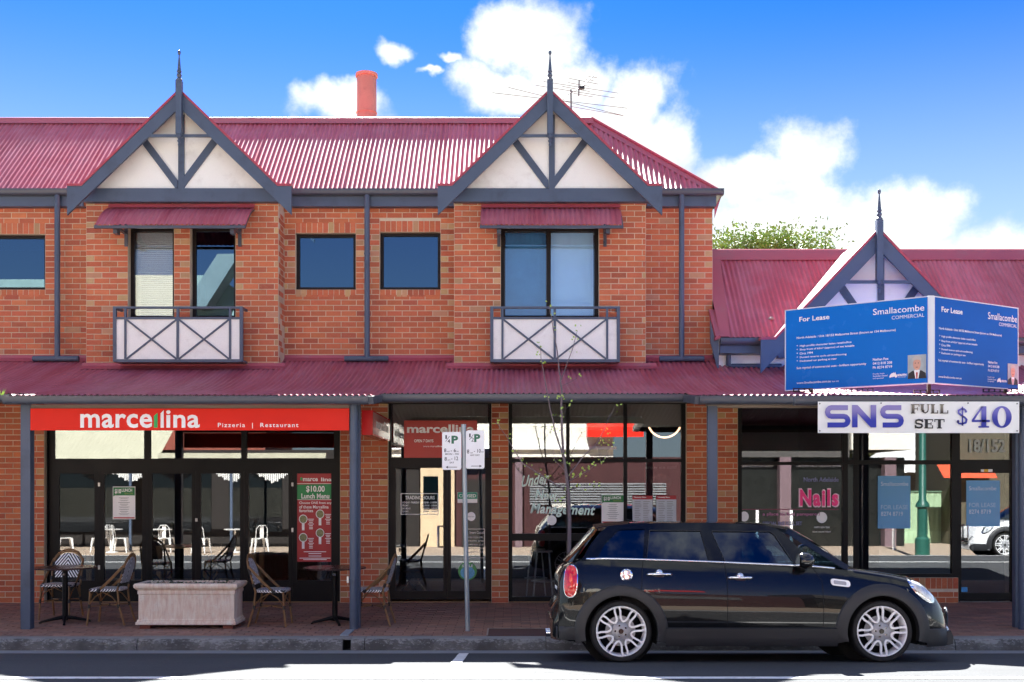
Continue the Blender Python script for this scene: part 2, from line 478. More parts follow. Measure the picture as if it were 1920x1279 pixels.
class Wall:
    def __init__(s): s.br = []; s.mort = MB()
    def panel(s, x0, x1, z0, z1, Y, holes=(), soldiers=(), lower=False, thick=.28, phase=None, zbase=0.):
        hs = [tuple(h) for h in holes]
        for b in courses(x0, x1, z0, z1, hs + [tuple(q) for q in soldiers], phase, zbase):
            s.br.append((b[0], b[1], Y, b[2], b[3], lower, 0))
        for (a, b, c, d) in soldiers:
            n = max(1, round((b - a) / .0857)); w = (b - a) / n
            for k in range(n): s.br.append((a + k * w + .005, a + (k + 1) * w - .005, Y, c + .004, d - .004, lower, 1))
        xs = sorted({x0, x1} | {h[0] for h in hs} | {h[1] for h in hs}); zs = sorted({z0, z1} | {h[2] for h in hs} | {h[3] for h in hs})
        xs = [q for q in xs if x0 <= q <= x1]; zs = [q for q in zs if z0 <= q <= z1]
        for j in range(len(zs) - 1):
            run = None
            for i in range(len(xs) - 1):
                cx_, cz_ = (xs[i] + xs[i + 1]) / 2, (zs[j] + zs[j + 1]) / 2
                inside = any(h[0] < cx_ < h[1] and h[2] < cz_ < h[3] for h in hs)
                if not inside: run = [xs[i], xs[i + 1]] if run is None else [run[0], xs[i + 1]]
                if (inside or i == len(xs) - 2) and run:
                    s.mort.box(run[0], run[1], Y + .005, Y + thick, zs[j], zs[j + 1]); run = None
    def side(s, x, y0, y1, z0, z1, sgn, lower=False):
        """a wall face looking along +x (sgn 1) or -x"""
        for b in courses(y0, y1, z0, z1, []):
            s.br.append((b[0], b[1], x, b[2], b[3], lower, 2 * sgn))
    def finish(s, parent, limit=300):
        me_cache = {}; objs = 0; rest = MB()
        def front_key(b): return (b[6] == 0 and abs((b[1] - b[0]) - .228) < .004 and abs((b[4] - b[3]) - .0737) < .002)
        cand = [b for b in s.br if front_key(b) and -8.1 * b[2] / 17 < b[0] < 8 * b[2] / 17]
        cand.sort(key=lambda b: (round(b[2], 2), abs(b[3] - 2.6)))
        chosen = set(id(b) for b in cand[:limit])
        org = Vector(ORG[parent.name])
        for b in s.br:
            x0, x1, Y, z0, z1, low, kind = b
            if id(b) in chosen:
                k = (low, rb.randrange(24))
                if k not in me_cache:
                    q = MB(); q.col = tone(.23, low); e = .0035
                    w, h = .114, .03685
                    q.add([(-w, 0, -h + e), (-w + e, -.0, -h), (w, 0, -h), (w, 0, h), (-w, 0, h), (-w, .06, -h), (w, .06, -h), (w, .06, h), (-w, .06, h)],
                          [(0, 1, 2, 3, 4), (1, 0, 5), (1, 5, 6, 2), (2, 6, 7, 3), (3, 7, 8, 4), (4, 8, 5, 0)])
                    me = bpy.data.meshes.new('brick'); me.from_pydata(q.v, [], q.f); me.materials.append(M_brick)
                    at = me.color_attributes.new('tone', 'FLOAT_COLOR', 'CORNER')
                    at.data.foreach_set('color', [c for l in range(len(me.loops)) for c in (*q.col, 1.)])
                    me_cache[k] = me
                o = bpy.data.objects.new('brick', me_cache[k]); COL.objects.link(o); o.parent = parent
                o.location = Vector(((x0 + x1) / 2, Y + rb.uniform(-.002, .002), (z0 + z1) / 2)) - org
            else:
                w = max(x1 - x0, z1 - z0) if kind != 1 else .10
                rest.col = tone(x1 - x0 if kind != 1 else (.10 if rb.random() < .45 else .3), low)
                j = rb.uniform(-.002, .002)
                if kind in (0, 1):
                    rest.add([(x0, Y + j, z0), (x1, Y + j, z0), (x1, Y + j, z1), (x0, Y + j, z1), (x0, Y + .05, z0), (x1, Y + .05, z0), (x1, Y + .05, z1), (x0, Y + .05, z1)],
                             [(0, 1, 2, 3), (1, 0, 4, 5), (2, 1, 5, 6), (3, 2, 6, 7), (0, 3, 7, 4)])
                else:
                    sg = 1 if kind > 0 else -1; xf = Y + sg * j; xb = Y - sg * .05
                    fs = [(0, 1, 2, 3), (1, 0, 4, 5), (2, 1, 5, 6), (3, 2, 6, 7), (0, 3, 7, 4)]
                    if sg < 0: fs = [f[::-1] for f in fs]
                    rest.add([(xf, x0, z0), (xf, x1, z0), (xf, x1, z1), (xf, x0, z1), (xb, x0, z0), (xb, x1, z0), (xb, x1, z1), (xb, x0, z1)], fs)
        rest.build('brickwork', M_brick, parent, kind='stuff')
        s.mort.build('mortar_wall', M_mortar, parent)


def corr(parent, x0, x1, path, clips=(), pitch=.0762, amp=.0095, ns=8, name='roof_sheet', m=None, wsheet=.762, thick=0):
    """corrugated steel in lapped sheets; path = (Y, Z) from the top edge down; each sheet is a part"""
    path = [Vector((0, a, b)) for a, b in path]; x = x0; k = 0; rr = random.Random(int(abs(x0 * 100)) + 3)
    while x < x1 - 1e-3:
        xe = min(x + wsheet, x1); n = max(2, int(round((xe - x + .03) / pitch * ns))); mb = MB(); lift = .0012 * (k % 2)
        skew = rr.uniform(-.004, .004)
        rows = []
        for i, p in enumerate(path):
            t = (path[min(i + 1, len(path) - 1)] - path[max(i - 1, 0)]).normalized(); nn = Vector((0, t.z, -t.y))
            if nn.z < 0: nn = -nn
            ext = 1 if i < len(path) - 1 else 0
            rows.append([Vector((x + (xe + .03 - x) * j / n, 0, 0)) + p + nn * (amp * math.cos(2 * math.pi * (x + (xe + .03 - x) * j / n) / pitch) + lift)
                         + t * (skew if i == len(path) - 1 else 0) for j in range(n + 1)])
        mb.grid(rows)
        o = mb.build(name, m or M_roof, parent, smooth=True)
        if clips:
            bm = bmesh.new(); bm.from_mesh(o.data); org = Vector(ORG[parent.name])
            for co, no in clips:
                bmesh.ops.bisect_plane(bm, geom=bm.verts[:] + bm.edges[:] + bm.faces[:], plane_co=Vector(co) - org, plane_no=Vector(no), clear_outer=True)
            bm.to_mesh(o.data); bm.free()
            if len(o.data.polygons) == 0: bpy.data.objects.remove(o)
        x = xe; k += 1


def grid_x(mb, x0, x1, prof, closed=False):
    """profile of (Y, Z) swept along x"""
    mb.grid([[(x0, a, b) for a, b in prof], [(x1, a, b) for a, b in prof]], close=closed)
    if closed:
        mb.add([(x0, a, b) for a, b in prof], [tuple(range(len(prof)))]); mb.add([(x1, a, b) for a, b in prof], [tuple(range(len(prof)))[::-1]])


def gutter_prof(Yf, zt, r=.052, wide=.125):
    """quad gutter: rounded front, open top"""
    pts = [(Yf + .012, zt - .012), (Yf + .012, zt), (Yf, zt)]
    for k in range(7):
        a = k / 6 * math.pi / 2; pts.append((Yf + r * .9 * (1 - math.cos(a)), zt - .02 - (r * 1.6) * math.sin(a)))
    pts += [(Yf + wide, zt - .02 - r * 1.6), (Yf + wide, zt + .02), (Yf + wide - .006, zt + .02), (Yf + wide - .006, zt - .02 - r * 1.6 + .006), (Yf + r, zt - .02 - r * 1.45)]
    return pts


# ---------------------------------------------------------------- ground
def road_mat():
    m_ = bpy.data.materials.new('asphalt'); m_.use_nodes = True; t = NT(m_.node_tree)
    pos = t.n('ShaderNodeNewGeometry').outputs['Position']
    a = t.noise(pos, .7, 5); b = t.noise(t.vec(pos, (.5, 2.5, 1)), 2.2, 4); g = t.noise(pos, 190, 2, .7); sp = t.noise(pos, 95, 2, .5)
    v = t.m('ADD', .70, t.m('ADD', t.m('MULTIPLY', a, .28), t.m('ADD', t.m('MULTIPLY', b, .22), t.m('MULTIPLY', t.m('SUBTRACT', g, .5), .75))))
    cc = t.n('ShaderNodeVectorMath'); cc.operation = 'SCALE'; cc.inputs[0].default_value = (.078, .081, .086); t.put(cc.inputs['Scale'], v)
    col = t.mix(t.m('MULTIPLY', t.ss(sp, .64, .72), .5), cc.outputs[0], (.26, .25, .24))
    vo = t.n('ShaderNodeTexVoronoi'); vo.feature = 'DISTANCE_TO_EDGE'; vo.inputs['Scale'].default_value = .45
    wv = t.n('ShaderNodeVectorMath'); wv.operation = 'ADD'; t.put(wv.inputs[0], pos)
    nn = t.n('ShaderNodeTexNoise'); t.put(nn.inputs['Vector'], pos); nn.inputs['Scale'].default_value = 3; t.put(wv.inputs[1], nn.outputs['Color']); t.put(vo.inputs['Vector'], wv.outputs[0])
    crack = t.m('MULTIPLY', t.ss(vo.outputs['Distance'], .004, .0), .5)
    col = t.mix(crack, col, (.03, .03, .03))
    bs_ = t.n('ShaderNodeBsdfPrincipled'); t.put(bs_.inputs['Base Color'], col); bs_.inputs['Roughness'].default_value = .9; bs_.inputs['Specular IOR Level'].default_value = .12
    bn = t.n('ShaderNodeBump'); bn.inputs['Strength'].default_value = .6; bn.inputs['Distance'].default_value = .004; t.put(bn.inputs['Height'], g); t.put(bs_.inputs['Normal'], bn.outputs[0])
    o = t.n('ShaderNodeOutputMaterial'); t.put(o.inputs[0], bs_.outputs[0]); return m_


M_road = road_mat()
M_conc = mat('kerb_concrete', '#7c7974', rough=.85, var=.35, vs_=7, fine=.32, fs=38, bump=.8, bs=45, dirt=((.035, .032, .03), .9, 5.))


def kerb_mat():
    m_ = bpy.data.materials.new('speckled_kerb'); m_.use_nodes = True; t = NT(m_.node_tree); pos = t.n('ShaderNodeNewGeometry').outputs['Position']
    sx = t.n('ShaderNodeSeparateXYZ'); t.put(sx.inputs[0], pos)
    a = t.noise(t.vec(pos, (.6, 1, 1.6)), 32, 4, .75); b = t.noise(pos, 3.5, 5, .6); top = t.ss(sx.outputs[2], -.10, -.005)
    col = t.mix(t.ss(b, .35, .65), (.07, .067, .064), (.14, .137, .132))
    sp = t.ss(t.m('ADD', a, t.m('ADD', t.m('MULTIPLY', top, .12), t.m('MULTIPLY', t.m('SUBTRACT', b, .5), .35))), .56, .66)
    col = t.mix(t.m('MULTIPLY', sp, .6), col, (.32, .32, .32)); col = t.mix(t.ss(sx.outputs[2], -.012, .0), col, (.22, .22, .22))  # specks denser and tone paler towards the top
    bs_ = t.n('ShaderNodeBsdfPrincipled'); t.put(bs_.inputs['Base Color'], col); bs_.inputs['Roughness'].default_value = .85
    bn = t.n('ShaderNodeBump'); bn.inputs['Strength'].default_value = .9; bn.inputs['Distance'].default_value = .006; t.put(bn.inputs['Height'], a); t.put(bs_.inputs['Normal'], bn.outputs[0])
    o = t.n('ShaderNodeOutputMaterial'); t.put(o.inputs[0], bs_.outputs[0]); return m_


M_kerb = kerb_mat()
M_chan = mat('gutter_concrete', '#82868c', rough=.8, var=.12, vs_=2, fine=.08, bump=.3, dirt=((.05, .05, .05), .5, 2.), stretch=(.4, 1, 1))
M_line = mat('road_line_paint', '#e4e4e2', rough=.7, var=.08, vs_=4, fine=.1, fs=90, dirt=((.15, .15, .15), .5, 12.))
M_pav0 = mat('footpath_base', '#3f2f2d', rough=.9, var=.1)
M_opp = mat('far_paving', '#a59280', rough=.85, var=.08)
ROADP = [(12.46, -.125), (12.0, -.075), (11.5, -.03), (10.75, .05), (9.8, .10), (8.6, .125), (7.2, .10), (6.0, .02), (4.9, -.1), (3.95, -.32)]


def road_z(Y):
    for (a, za), (b, zb) in zip(ROADP, ROADP[1:]):
        if b <= Y <= a: return za + (zb - za) * (a - Y) / (a - b)
    return ROADP[0][1] if Y > ROADP[0][0] else ROADP[-1][1]


mb = MB(); mb.grid([[(x, a, b) for a, b in ROADP] for x in range(-60, 61, 10)], flip=False); mb.build('road', M_road, kind='structure', smooth=True)
mb = MB(); mb.add([(-900, -900, -.45), (900, -900, -.45), (900, 900, -.45), (-900, 900, -.45)], [(0, 1, 2, 3)])
mb.build('ground', mat('dry_ground', '#6f6a55', rough=.95), kind='structure')
mb = MB(); grid_x(mb, -60, 60, [(12.452, -.30), (12.452, -.121), (12.70, -.142), (12.76, -.135), (12.80, -.30)]); mb.build('gutter_channel', M_chan, kind='structure')

# kerb of cast lengths with joints, a drain mouth under the second post
kr = thing('kerb', 'grey concrete kerb with speckled face along the footpath', 'kerb', (0, 12.8, 0)); del kr['category']; del kr['label']; kr['kind'] = 'structure'
dx0, dx1 = X(643, 12.78), X(657.5, 12.78)
x = -14.0; rk = random.Random(5); cuts = []
while x < 14: cuts.append(x); x += 2.4
cuts = sorted([c for c in cuts if not dx0 - .3 < c < dx1 + .8] + [dx0, dx1, X(684, 12.8)]) + [14.4]
for a, b in zip(cuts, cuts[1:]):
    mb = MB(); dz = rk.uniform(-.003, .003); dy = rk.uniform(-.004, .004); Yk = 12.79 + dy; zt = .0 + dz
    if abs(a - dx0) < 1e-6:
        mb.box(a, b, 12.79, 13.0, -.018, zt)
        mb.build('kerb_stone', M_kerb, kr); continue
    n = max(2, int((b - a) / .12)); rows = []
    for i in range(n + 1):
        xx = a + .004 + (b - a - .008) * i / n
        w = noise.noise(Vector((xx * 6, 0, 3))) * .004; w2 = noise.noise(Vector((xx * 9, 5, 3))) * .005
        rows.append([(xx, Yk - .045, -.16), (xx, Yk - .03 + w2 * .5, -.07), (xx, Yk - .012 + w, -.028), (xx, Yk + .012 + w2, -.006 + dz + w), (xx, Yk + .045, zt), (xx, Yk + .205, zt), (xx, Yk + .205, -.16)])
    mb.grid(rows); mb.add(rows[0], [tuple(range(7))]); mb.add(rows[-1], [tuple(range(7))[::-1]])
    mb.build('kerb_stone', M_kerb, kr, auto=40)
mb = MB(); mb.box(dx0 - .01, dx1 + .01, 12.83, 12.99, -.16, -.145); mb.box(dx0 - .02, dx0, 12.8, 12.99, -.16, -.02); mb.box(dx1, dx1 + .02, 12.8, 12.99, -.16, -.02)
mb.box(dx0, dx1, 12.97, 12.99, -.15, -.02)
mb.build('drain_mouth', mat('drain_dark', '#1c1a18', rough=.9), kr)

# footpath: bed + clay pavers
fp = thing('footpath', 'x', 'x', (0, 14.8, 0)); del fp['category']; del fp['label']; fp['kind'] = 'structure'
mb = MB(); mb.box(-14, 14.4, 12.995, 22, -.3, -.012); mb.build('paving_bed', M_pav0, fp)
mb = MB(); mb.box(-60, -14, 12.76, 22, -.3, -.001); mb.box(14.4, 60, 12.76, 22, -.3, -.001); mb.build('concrete_paving', M_conc, fp)


def paver_mat():
    m_ = bpy.data.materials.new('clay_paver'); m_.use_nodes = True; t = NT(m_.node_tree)
    at = t.n('ShaderNodeAttribute'); at.attribute_name = 'tone'; pos = t.n('ShaderNodeNewGeometry').outputs['Position']
    a = t.noise(pos, 30, 5, .6); s_ = t.noise(pos, 1.6, 5, .6)
    v = t.m('ADD', .65, t.m('ADD', t.m('MULTIPLY', a, .4), t.m('MULTIPLY', s_, .35)))
    cc = t.n('ShaderNodeVectorMath'); cc.operation = 'SCALE'; t.put(cc.inputs[0], at.outputs['Color']); t.put(cc.inputs['Scale'], v)
    col = t.mix(t.m('MULTIPLY', t.ss(t.noise(pos, 1.1, 7, .7), .52, .7), .45), cc.outputs[0], (.075, .06, .058))
    col = t.mix(t.m('MULTIPLY', t.ss(t.noise(pos, 22, 2), .70, .74), .7), col, (.25, .22, .2))
    bs_ = t.n('ShaderNodeBsdfPrincipled'); t.put(bs_.inputs['Base Color'], col); t.put(bs_.inputs['Roughness'], t.m('ADD', .5, t.m('MULTIPLY', s_, .35)))
    o = t.n('ShaderNodeOutputMaterial'); t.put(o.inputs[0], bs_.outputs[0]); return m_


M_pav = paver_mat(); rp = random.Random(3); cells = []
py_ = 13.0; row = 0
while py_ < 16.9:
    x = -9.6 + (.12 if row % 2 else 0)
    while x < 9.4: cells.append((x, py_)); x += .24
    py_ += .12; row += 1
cells.sort(key=lambda c: c[1]); rest = MB(); near = 0; pm = []


def ptone(k=None):
    c = rp.choice([(.28, .155, .12), (.26, .145, .11), (.23, .135, .105), (.31, .165, .12), (.27, .145, .11), (.21, .13, .105)]); k = rp.uniform(.85, 1.15)
    return tuple(q * k for q in c)


for _ in range(16):
    me = bpy.data.meshes.new('paver'); q = MB(); w, h, e = .1165, .0565, .006
    q.add([(-w, -h, -.006), (w, -h, -.006), (w, h, -.006), (-w, h, -.006), (-w + e, -h + e, 0), (w - e, -h + e, 0), (w - e, h - e, 0), (-w + e, h - e, 0)],
          [(4, 5, 6, 7), (0, 1, 5, 4), (1, 2, 6, 5), (2, 3, 7, 6), (3, 0, 4, 7)])
    me.from_pydata(q.v, [], q.f); me.materials.append(M_pav); tc = ptone(); at = me.color_attributes.new('tone', 'FLOAT_COLOR', 'CORNER')
    at.data.foreach_set('color', [c for l in range(len(me.loops)) for c in (*tc, 1.)]); pm.append(me)
FPO = Vector(ORG['footpath'])
for x, y in cells:
    dz = rp.uniform(-.0015, .0015); vis = abs(x) < .475 * y
    if vis and near < 300 and (x < 1.0 or x > 4.6):
        o = bpy.data.objects.new('paver', rp.choice(pm)); COL.objects.link(o); o.parent = fp
        o.location = Vector((x + .12, y + .06, dz)) - FPO; near += 1
    else:
        rest.col = ptone(); w, h, e = .1165, .0565, .006; cx_, cy_ = x + .12, y + .06
        rest.add([(cx_ - w, cy_ - h, -.006), (cx_ + w, cy_ - h, -.006), (cx_ + w, cy_ + h, -.006), (cx_ - w, cy_ + h, -.006), (cx_ - w + e, cy_ - h + e, dz), (cx_ + w - e, cy_ - h + e, dz), (cx_ + w - e, cy_ + h - e, dz), (cx_ - w + e, cy_ + h - e, dz)],
                 [(4, 5, 6, 7), (0, 1, 5, 4), (1, 2, 6, 5), (2, 3, 7, 6), (3, 0, 4, 7)])
rest.build('paving', M_pav, fp, kind='stuff')
mb = MB(); mb.box(X(916, 13.35), X(1100, 13.35), 13.0, 13.62, .002, .006); mb.build('service_cover', mat('pit_lid_infill', '#553c3a', rough=.8, var=.1, vs_=9, fine=.1, bump=.3), fp)
mb = MB(); mb.box(X(916, 13.35) - .015, X(1100, 13.35), 13.62, 13.645, .003, .010); mb.box(X(916, 13.35) - .02, X(916, 13.35), 13.0, 13.62, .003, .010); mb.build('cover_frame', mat('pit_frame', '#8b827c', rough=.5), fp)
mb = MB(); a = X(652, 13.3)
mb.box(a - .05, a + .05, 13.0, 13.5, .003, .012); mb.build('drain_strip', mat('galvanised_strip', '#9fb0be', rough=.4, metal=.3), fp)

# painted lines
mk = thing('road_marking', 'x', 'x', (0, 10, 0)); del mk['category']; del mk['label']; mk['kind'] = 'structure'
mb = MB(); ys = [9.62, 9.50]; zz = [road_z(y) + .005 for y in ys]
mb.add([(-40, ys[0], zz[0]), (-40, ys[1], zz[1]), (40, ys[1], zz[1]), (40, ys[0], zz[0])], [(0, 1, 2, 3)]); mb.build('lane_line', M_line, mk)
ys = [12.40, 12.0, 11.5, 10.75, 10.45]; a = X(870, 12.4); mb = MB()
mb.grid([[(a - .055, y, road_z(y) + .005) for y in ys], [(a + .055, y, road_z(y) + .005) for y in ys]]); mb.build('bay_line', M_line, mk)
mb = MB()
for yy in (6.9, 6.4): mb.box(-40, 40, yy, yy + .1, road_z(yy) + .004, road_z(yy) + .006)
mb.build('centre_line', M_line, mk)

# ---------------------------------------------------------------- two-storey brick building
YW, YB, YG = 17.1, 16.65, 16.65
bl = thing('brick_shop_building', 'two storey red brick shop row with maroon roof, twin half timbered gables and verandah', 'building', (-3, 17, 0))
W = Wall()
XR = 3.152


def hole(px0, px1, py0, py1, Y): return (X(px0, Y), X(px1, Y), Z(py1, Y), Z(py0, Y))


zt, zb = 6.30, 3.35
up = [hole(-60, 84.5, 439, 543, YW), hole(554, 667, 437, 543, YW), hole(712, 826, 435, 543, YW)]
sol = []
for h in up:
    sol.append((h[0], h[1], h[3], h[3] + .175)); sol.append((h[0], h[1], h[2] - .115, h[2]))
xa, xb = X(161.5, YB), X(522, YB); xc, xd = X(851.5, YB), X(1211, YB)
W.panel(-11, xa + .05, zb, zt, YW, [up[0]], sol[:2], phase=X(-36, YW))
W.panel(xb - .05, xc + .05, zb, zt, YW, up[1:], sol[2:], phase=X(525, YW))
W.panel(xd - .05, XR, zb, zt, YW, phase=XR)
bw = [hole(240, 326, 424, 598, YB), hole(356.5, 441.5, 424, 598, YB)]
W.panel(xa, xb, zb, 6.2, YB, bw, phase=xa, thick=.6)
bw2 = [hole(939, 1123, 424, 598, YB)]
W.panel(xc, xd, zb, 6.2, YB, bw2, phase=xc, thick=.6)
W.side(xb, YB + .01, YW, zb, 6.2, 1); W.side(xc, YB + .01, YW, zb, 6.2, -1); W.side(xd, YB + .01, YW, zb, 6.2, 1)
W.mort.box(XR - .3, XR - .007, YW + .28, 22, 3.0, 6.3); W.side(XR, YW + .01, 21.9, 3.0, 6.28, 1)
# ground floor piers
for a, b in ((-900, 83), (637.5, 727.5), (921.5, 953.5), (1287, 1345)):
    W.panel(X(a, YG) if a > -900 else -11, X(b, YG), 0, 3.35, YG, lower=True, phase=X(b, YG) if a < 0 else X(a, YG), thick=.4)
W.finish(bl)
# coping of the wall heads hidden under eaves; upstairs room, downstairs rooms
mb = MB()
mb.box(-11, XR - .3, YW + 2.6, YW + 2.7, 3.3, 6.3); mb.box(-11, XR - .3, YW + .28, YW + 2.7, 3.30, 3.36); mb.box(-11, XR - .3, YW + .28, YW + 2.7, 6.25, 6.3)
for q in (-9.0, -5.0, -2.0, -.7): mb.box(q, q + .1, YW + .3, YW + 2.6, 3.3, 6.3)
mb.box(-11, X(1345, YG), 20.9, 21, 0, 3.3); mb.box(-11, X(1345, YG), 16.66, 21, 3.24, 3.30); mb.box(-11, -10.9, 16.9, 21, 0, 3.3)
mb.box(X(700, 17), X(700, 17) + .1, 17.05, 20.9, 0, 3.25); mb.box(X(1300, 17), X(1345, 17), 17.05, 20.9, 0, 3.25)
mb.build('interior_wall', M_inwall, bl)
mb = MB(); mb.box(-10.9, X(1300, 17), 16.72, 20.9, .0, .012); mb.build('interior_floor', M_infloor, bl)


def window(parent, h, Y, mull=(), fw=.05, m=M_frame, g=M_glass_up, blind=None, inset=.09, bm=M_blindw):
    x0, x1, z0, z1 = h; mb = MB(); y0 = Y + inset; y1 = y0 + .06
    mb.box(x0, x1, y0, y1, z1 - fw, z1); mb.box(x0, x1, y0 - .01, y1, z0, z0 + fw)
    mb.box(x0, x0 + fw, y0 + .001, y1 - .001, z0 + fw, z1 - fw); mb.box(x1 - fw, x1, y0 + .001, y1 - .001, z0 + fw, z1 - fw)
    for q in mull: mb.box(q - fw / 2, q + fw / 2, y0 + .001, y1 - .001, z0 + fw, z1 - fw)
    w = mb.build('window', m, parent)
    xs = [x0 + fw] + [v for q in mull for v in (q - fw / 2, q + fw / 2)] + [x1 - fw]
    for i in range(0, len(xs), 2):
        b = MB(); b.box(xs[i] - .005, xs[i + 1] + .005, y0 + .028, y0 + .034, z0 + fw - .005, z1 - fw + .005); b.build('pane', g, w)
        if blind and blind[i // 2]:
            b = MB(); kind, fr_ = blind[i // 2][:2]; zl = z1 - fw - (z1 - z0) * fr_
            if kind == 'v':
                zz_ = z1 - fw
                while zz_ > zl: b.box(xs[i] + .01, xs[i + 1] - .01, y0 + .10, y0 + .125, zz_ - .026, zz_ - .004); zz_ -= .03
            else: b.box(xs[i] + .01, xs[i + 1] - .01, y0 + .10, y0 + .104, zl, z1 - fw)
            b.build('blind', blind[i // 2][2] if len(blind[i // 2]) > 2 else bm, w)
    return w


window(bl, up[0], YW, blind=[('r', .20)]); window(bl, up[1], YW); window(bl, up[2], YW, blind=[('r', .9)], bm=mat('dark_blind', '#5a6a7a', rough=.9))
window(bl, bw[0], YB, blind=[('v', .97)], fw=.055, inset=.12, g=M_glass_bl); window(bl, bw[1], YB, fw=.055, inset=.12, blind=[('r', .16)], bm=mat('black_blind', '#191512', rough=.8))
window(bl, bw2[0], YB, mull=(X(1029, YB),), g=glass('bay_window_glass', (.85, .93, 1.0), .08, 0., .02, .9), blind=[('r', .93, mat('sky_tint_blind_dark', '#4f86a8', rough=.9, var=.15, vs_=3)), ('r', .96, mat('sky_tint_blind_pale', '#cfe6f6', rough=.9, var=.06, vs_=2))], fw=.06, inset=.10)  # blinds behind both panes, blue sky reflection put into their colour

# main roof
EY, EZ, RY, RZ = 17.06, 6.42, 18.86, 8.133
cut = [((X(1110, 18.6), RY, RZ), (1, 1, 0))]     # hip: keep points left of the plane through the ridge end
hipx = 1.387; corner = 3.22
nrm = Vector((1, (corner - hipx) / (RY - EY), 0)).normalized()
corr(bl, -11.05, corner, [(RY, RZ), ((RY + EY) / 2, (RZ + EZ) / 2 + .0), (EY, EZ)], clips=[((hipx, RY, RZ), nrm)])
mb = MB()
mb.add([(-11, RY + .01, RZ - .02), (hipx, RY + .01, RZ - .02), (hipx, RY + 3, 5.6), (-11, RY + 3, 5.6)], [(3, 2, 1, 0)])
mb.add([(hipx, RY, RZ - .02), (corner, EY, EZ - .02), (corner, 20.5, EZ - .02)], [(0, 1, 2)])
mb.build('rear_roof', M_ridge, bl)
mb = MB(); grid_x(mb, -11, hipx + .02, [(RY - .15, RZ - .105), (RY - .05, RZ - .01), (RY - .035, RZ + .03), (RY, RZ + .045), (RY + .035, RZ + .03), (RY + .05, RZ - .01), (RY + .15, RZ - .105)])
mb.build('ridge_cap', M_ridge, bl, auto=50)
mb = MB(); a = Vector((hipx, RY, RZ + .02)); b = Vector((corner, EY, EZ + .01)); dr = (b - a).normalized(); sd = Vector((1, 1, 0)).normalized()
lf = Vector((-.16, 0, 0)); rg = Vector((.10, .10, -.10))
mb.add([a, b, b + Vector((-.17, 0, -.0)), a + Vector((-.17, -.02, -.02)), a + Vector((0.02, .16, -.10)), b + Vector((.02, .16, -.10))], [(0, 3, 2, 1), (0, 1, 5, 4)])
mb.tube([a + Vector((0, 0, .012)), b + Vector((0, 0, .012))], .025, 8)
mb.build('hip_cap', M_ridge, bl, auto=50)
for xs in ((-11, X(150, 16.84)), (X(520, 16.84), X(850, 16.84)), (X(1215, 16.84), X(1358, 16.84))):
    mb = MB(); grid_x(mb, xs[0], xs[1], gutter_prof(16.84, EZ - .022, r=.045, wide=.12), closed=True); mb.build('roof_gutter', M_gut, bl, auto=40)
    mb = MB(); mb.box(xs[0], xs[1] - (.1 if xs[1] > 3 else 0), 16.965, 16.995, 6.15, 6.37); mb.box(xs[0], xs[1] - (.1 if xs[1] > 3 else 0), 16.995, YW + .02, 6.15, 6.17); mb.build('fascia', M_trim, bl)
mb = MB(); xg = X(1358, 16.84); grid = gutter_prof(0, 0)
mb.box(xg - .12, xg, 16.96, 21, EZ - .10, EZ - .02); mb.box(XR, xg - .11, 17.0, 21, 6.15, 6.17); mb.build('side_gutter', M_gut, bl)
mb = MB(); mb.prism([(XR + .01, 6.14), (xg - .02, 6.30), (xg - .02, 6.32), (XR + .01, 5.97)], 16.98, 17.0); mb.build('eave_end', M_ridge, bl)


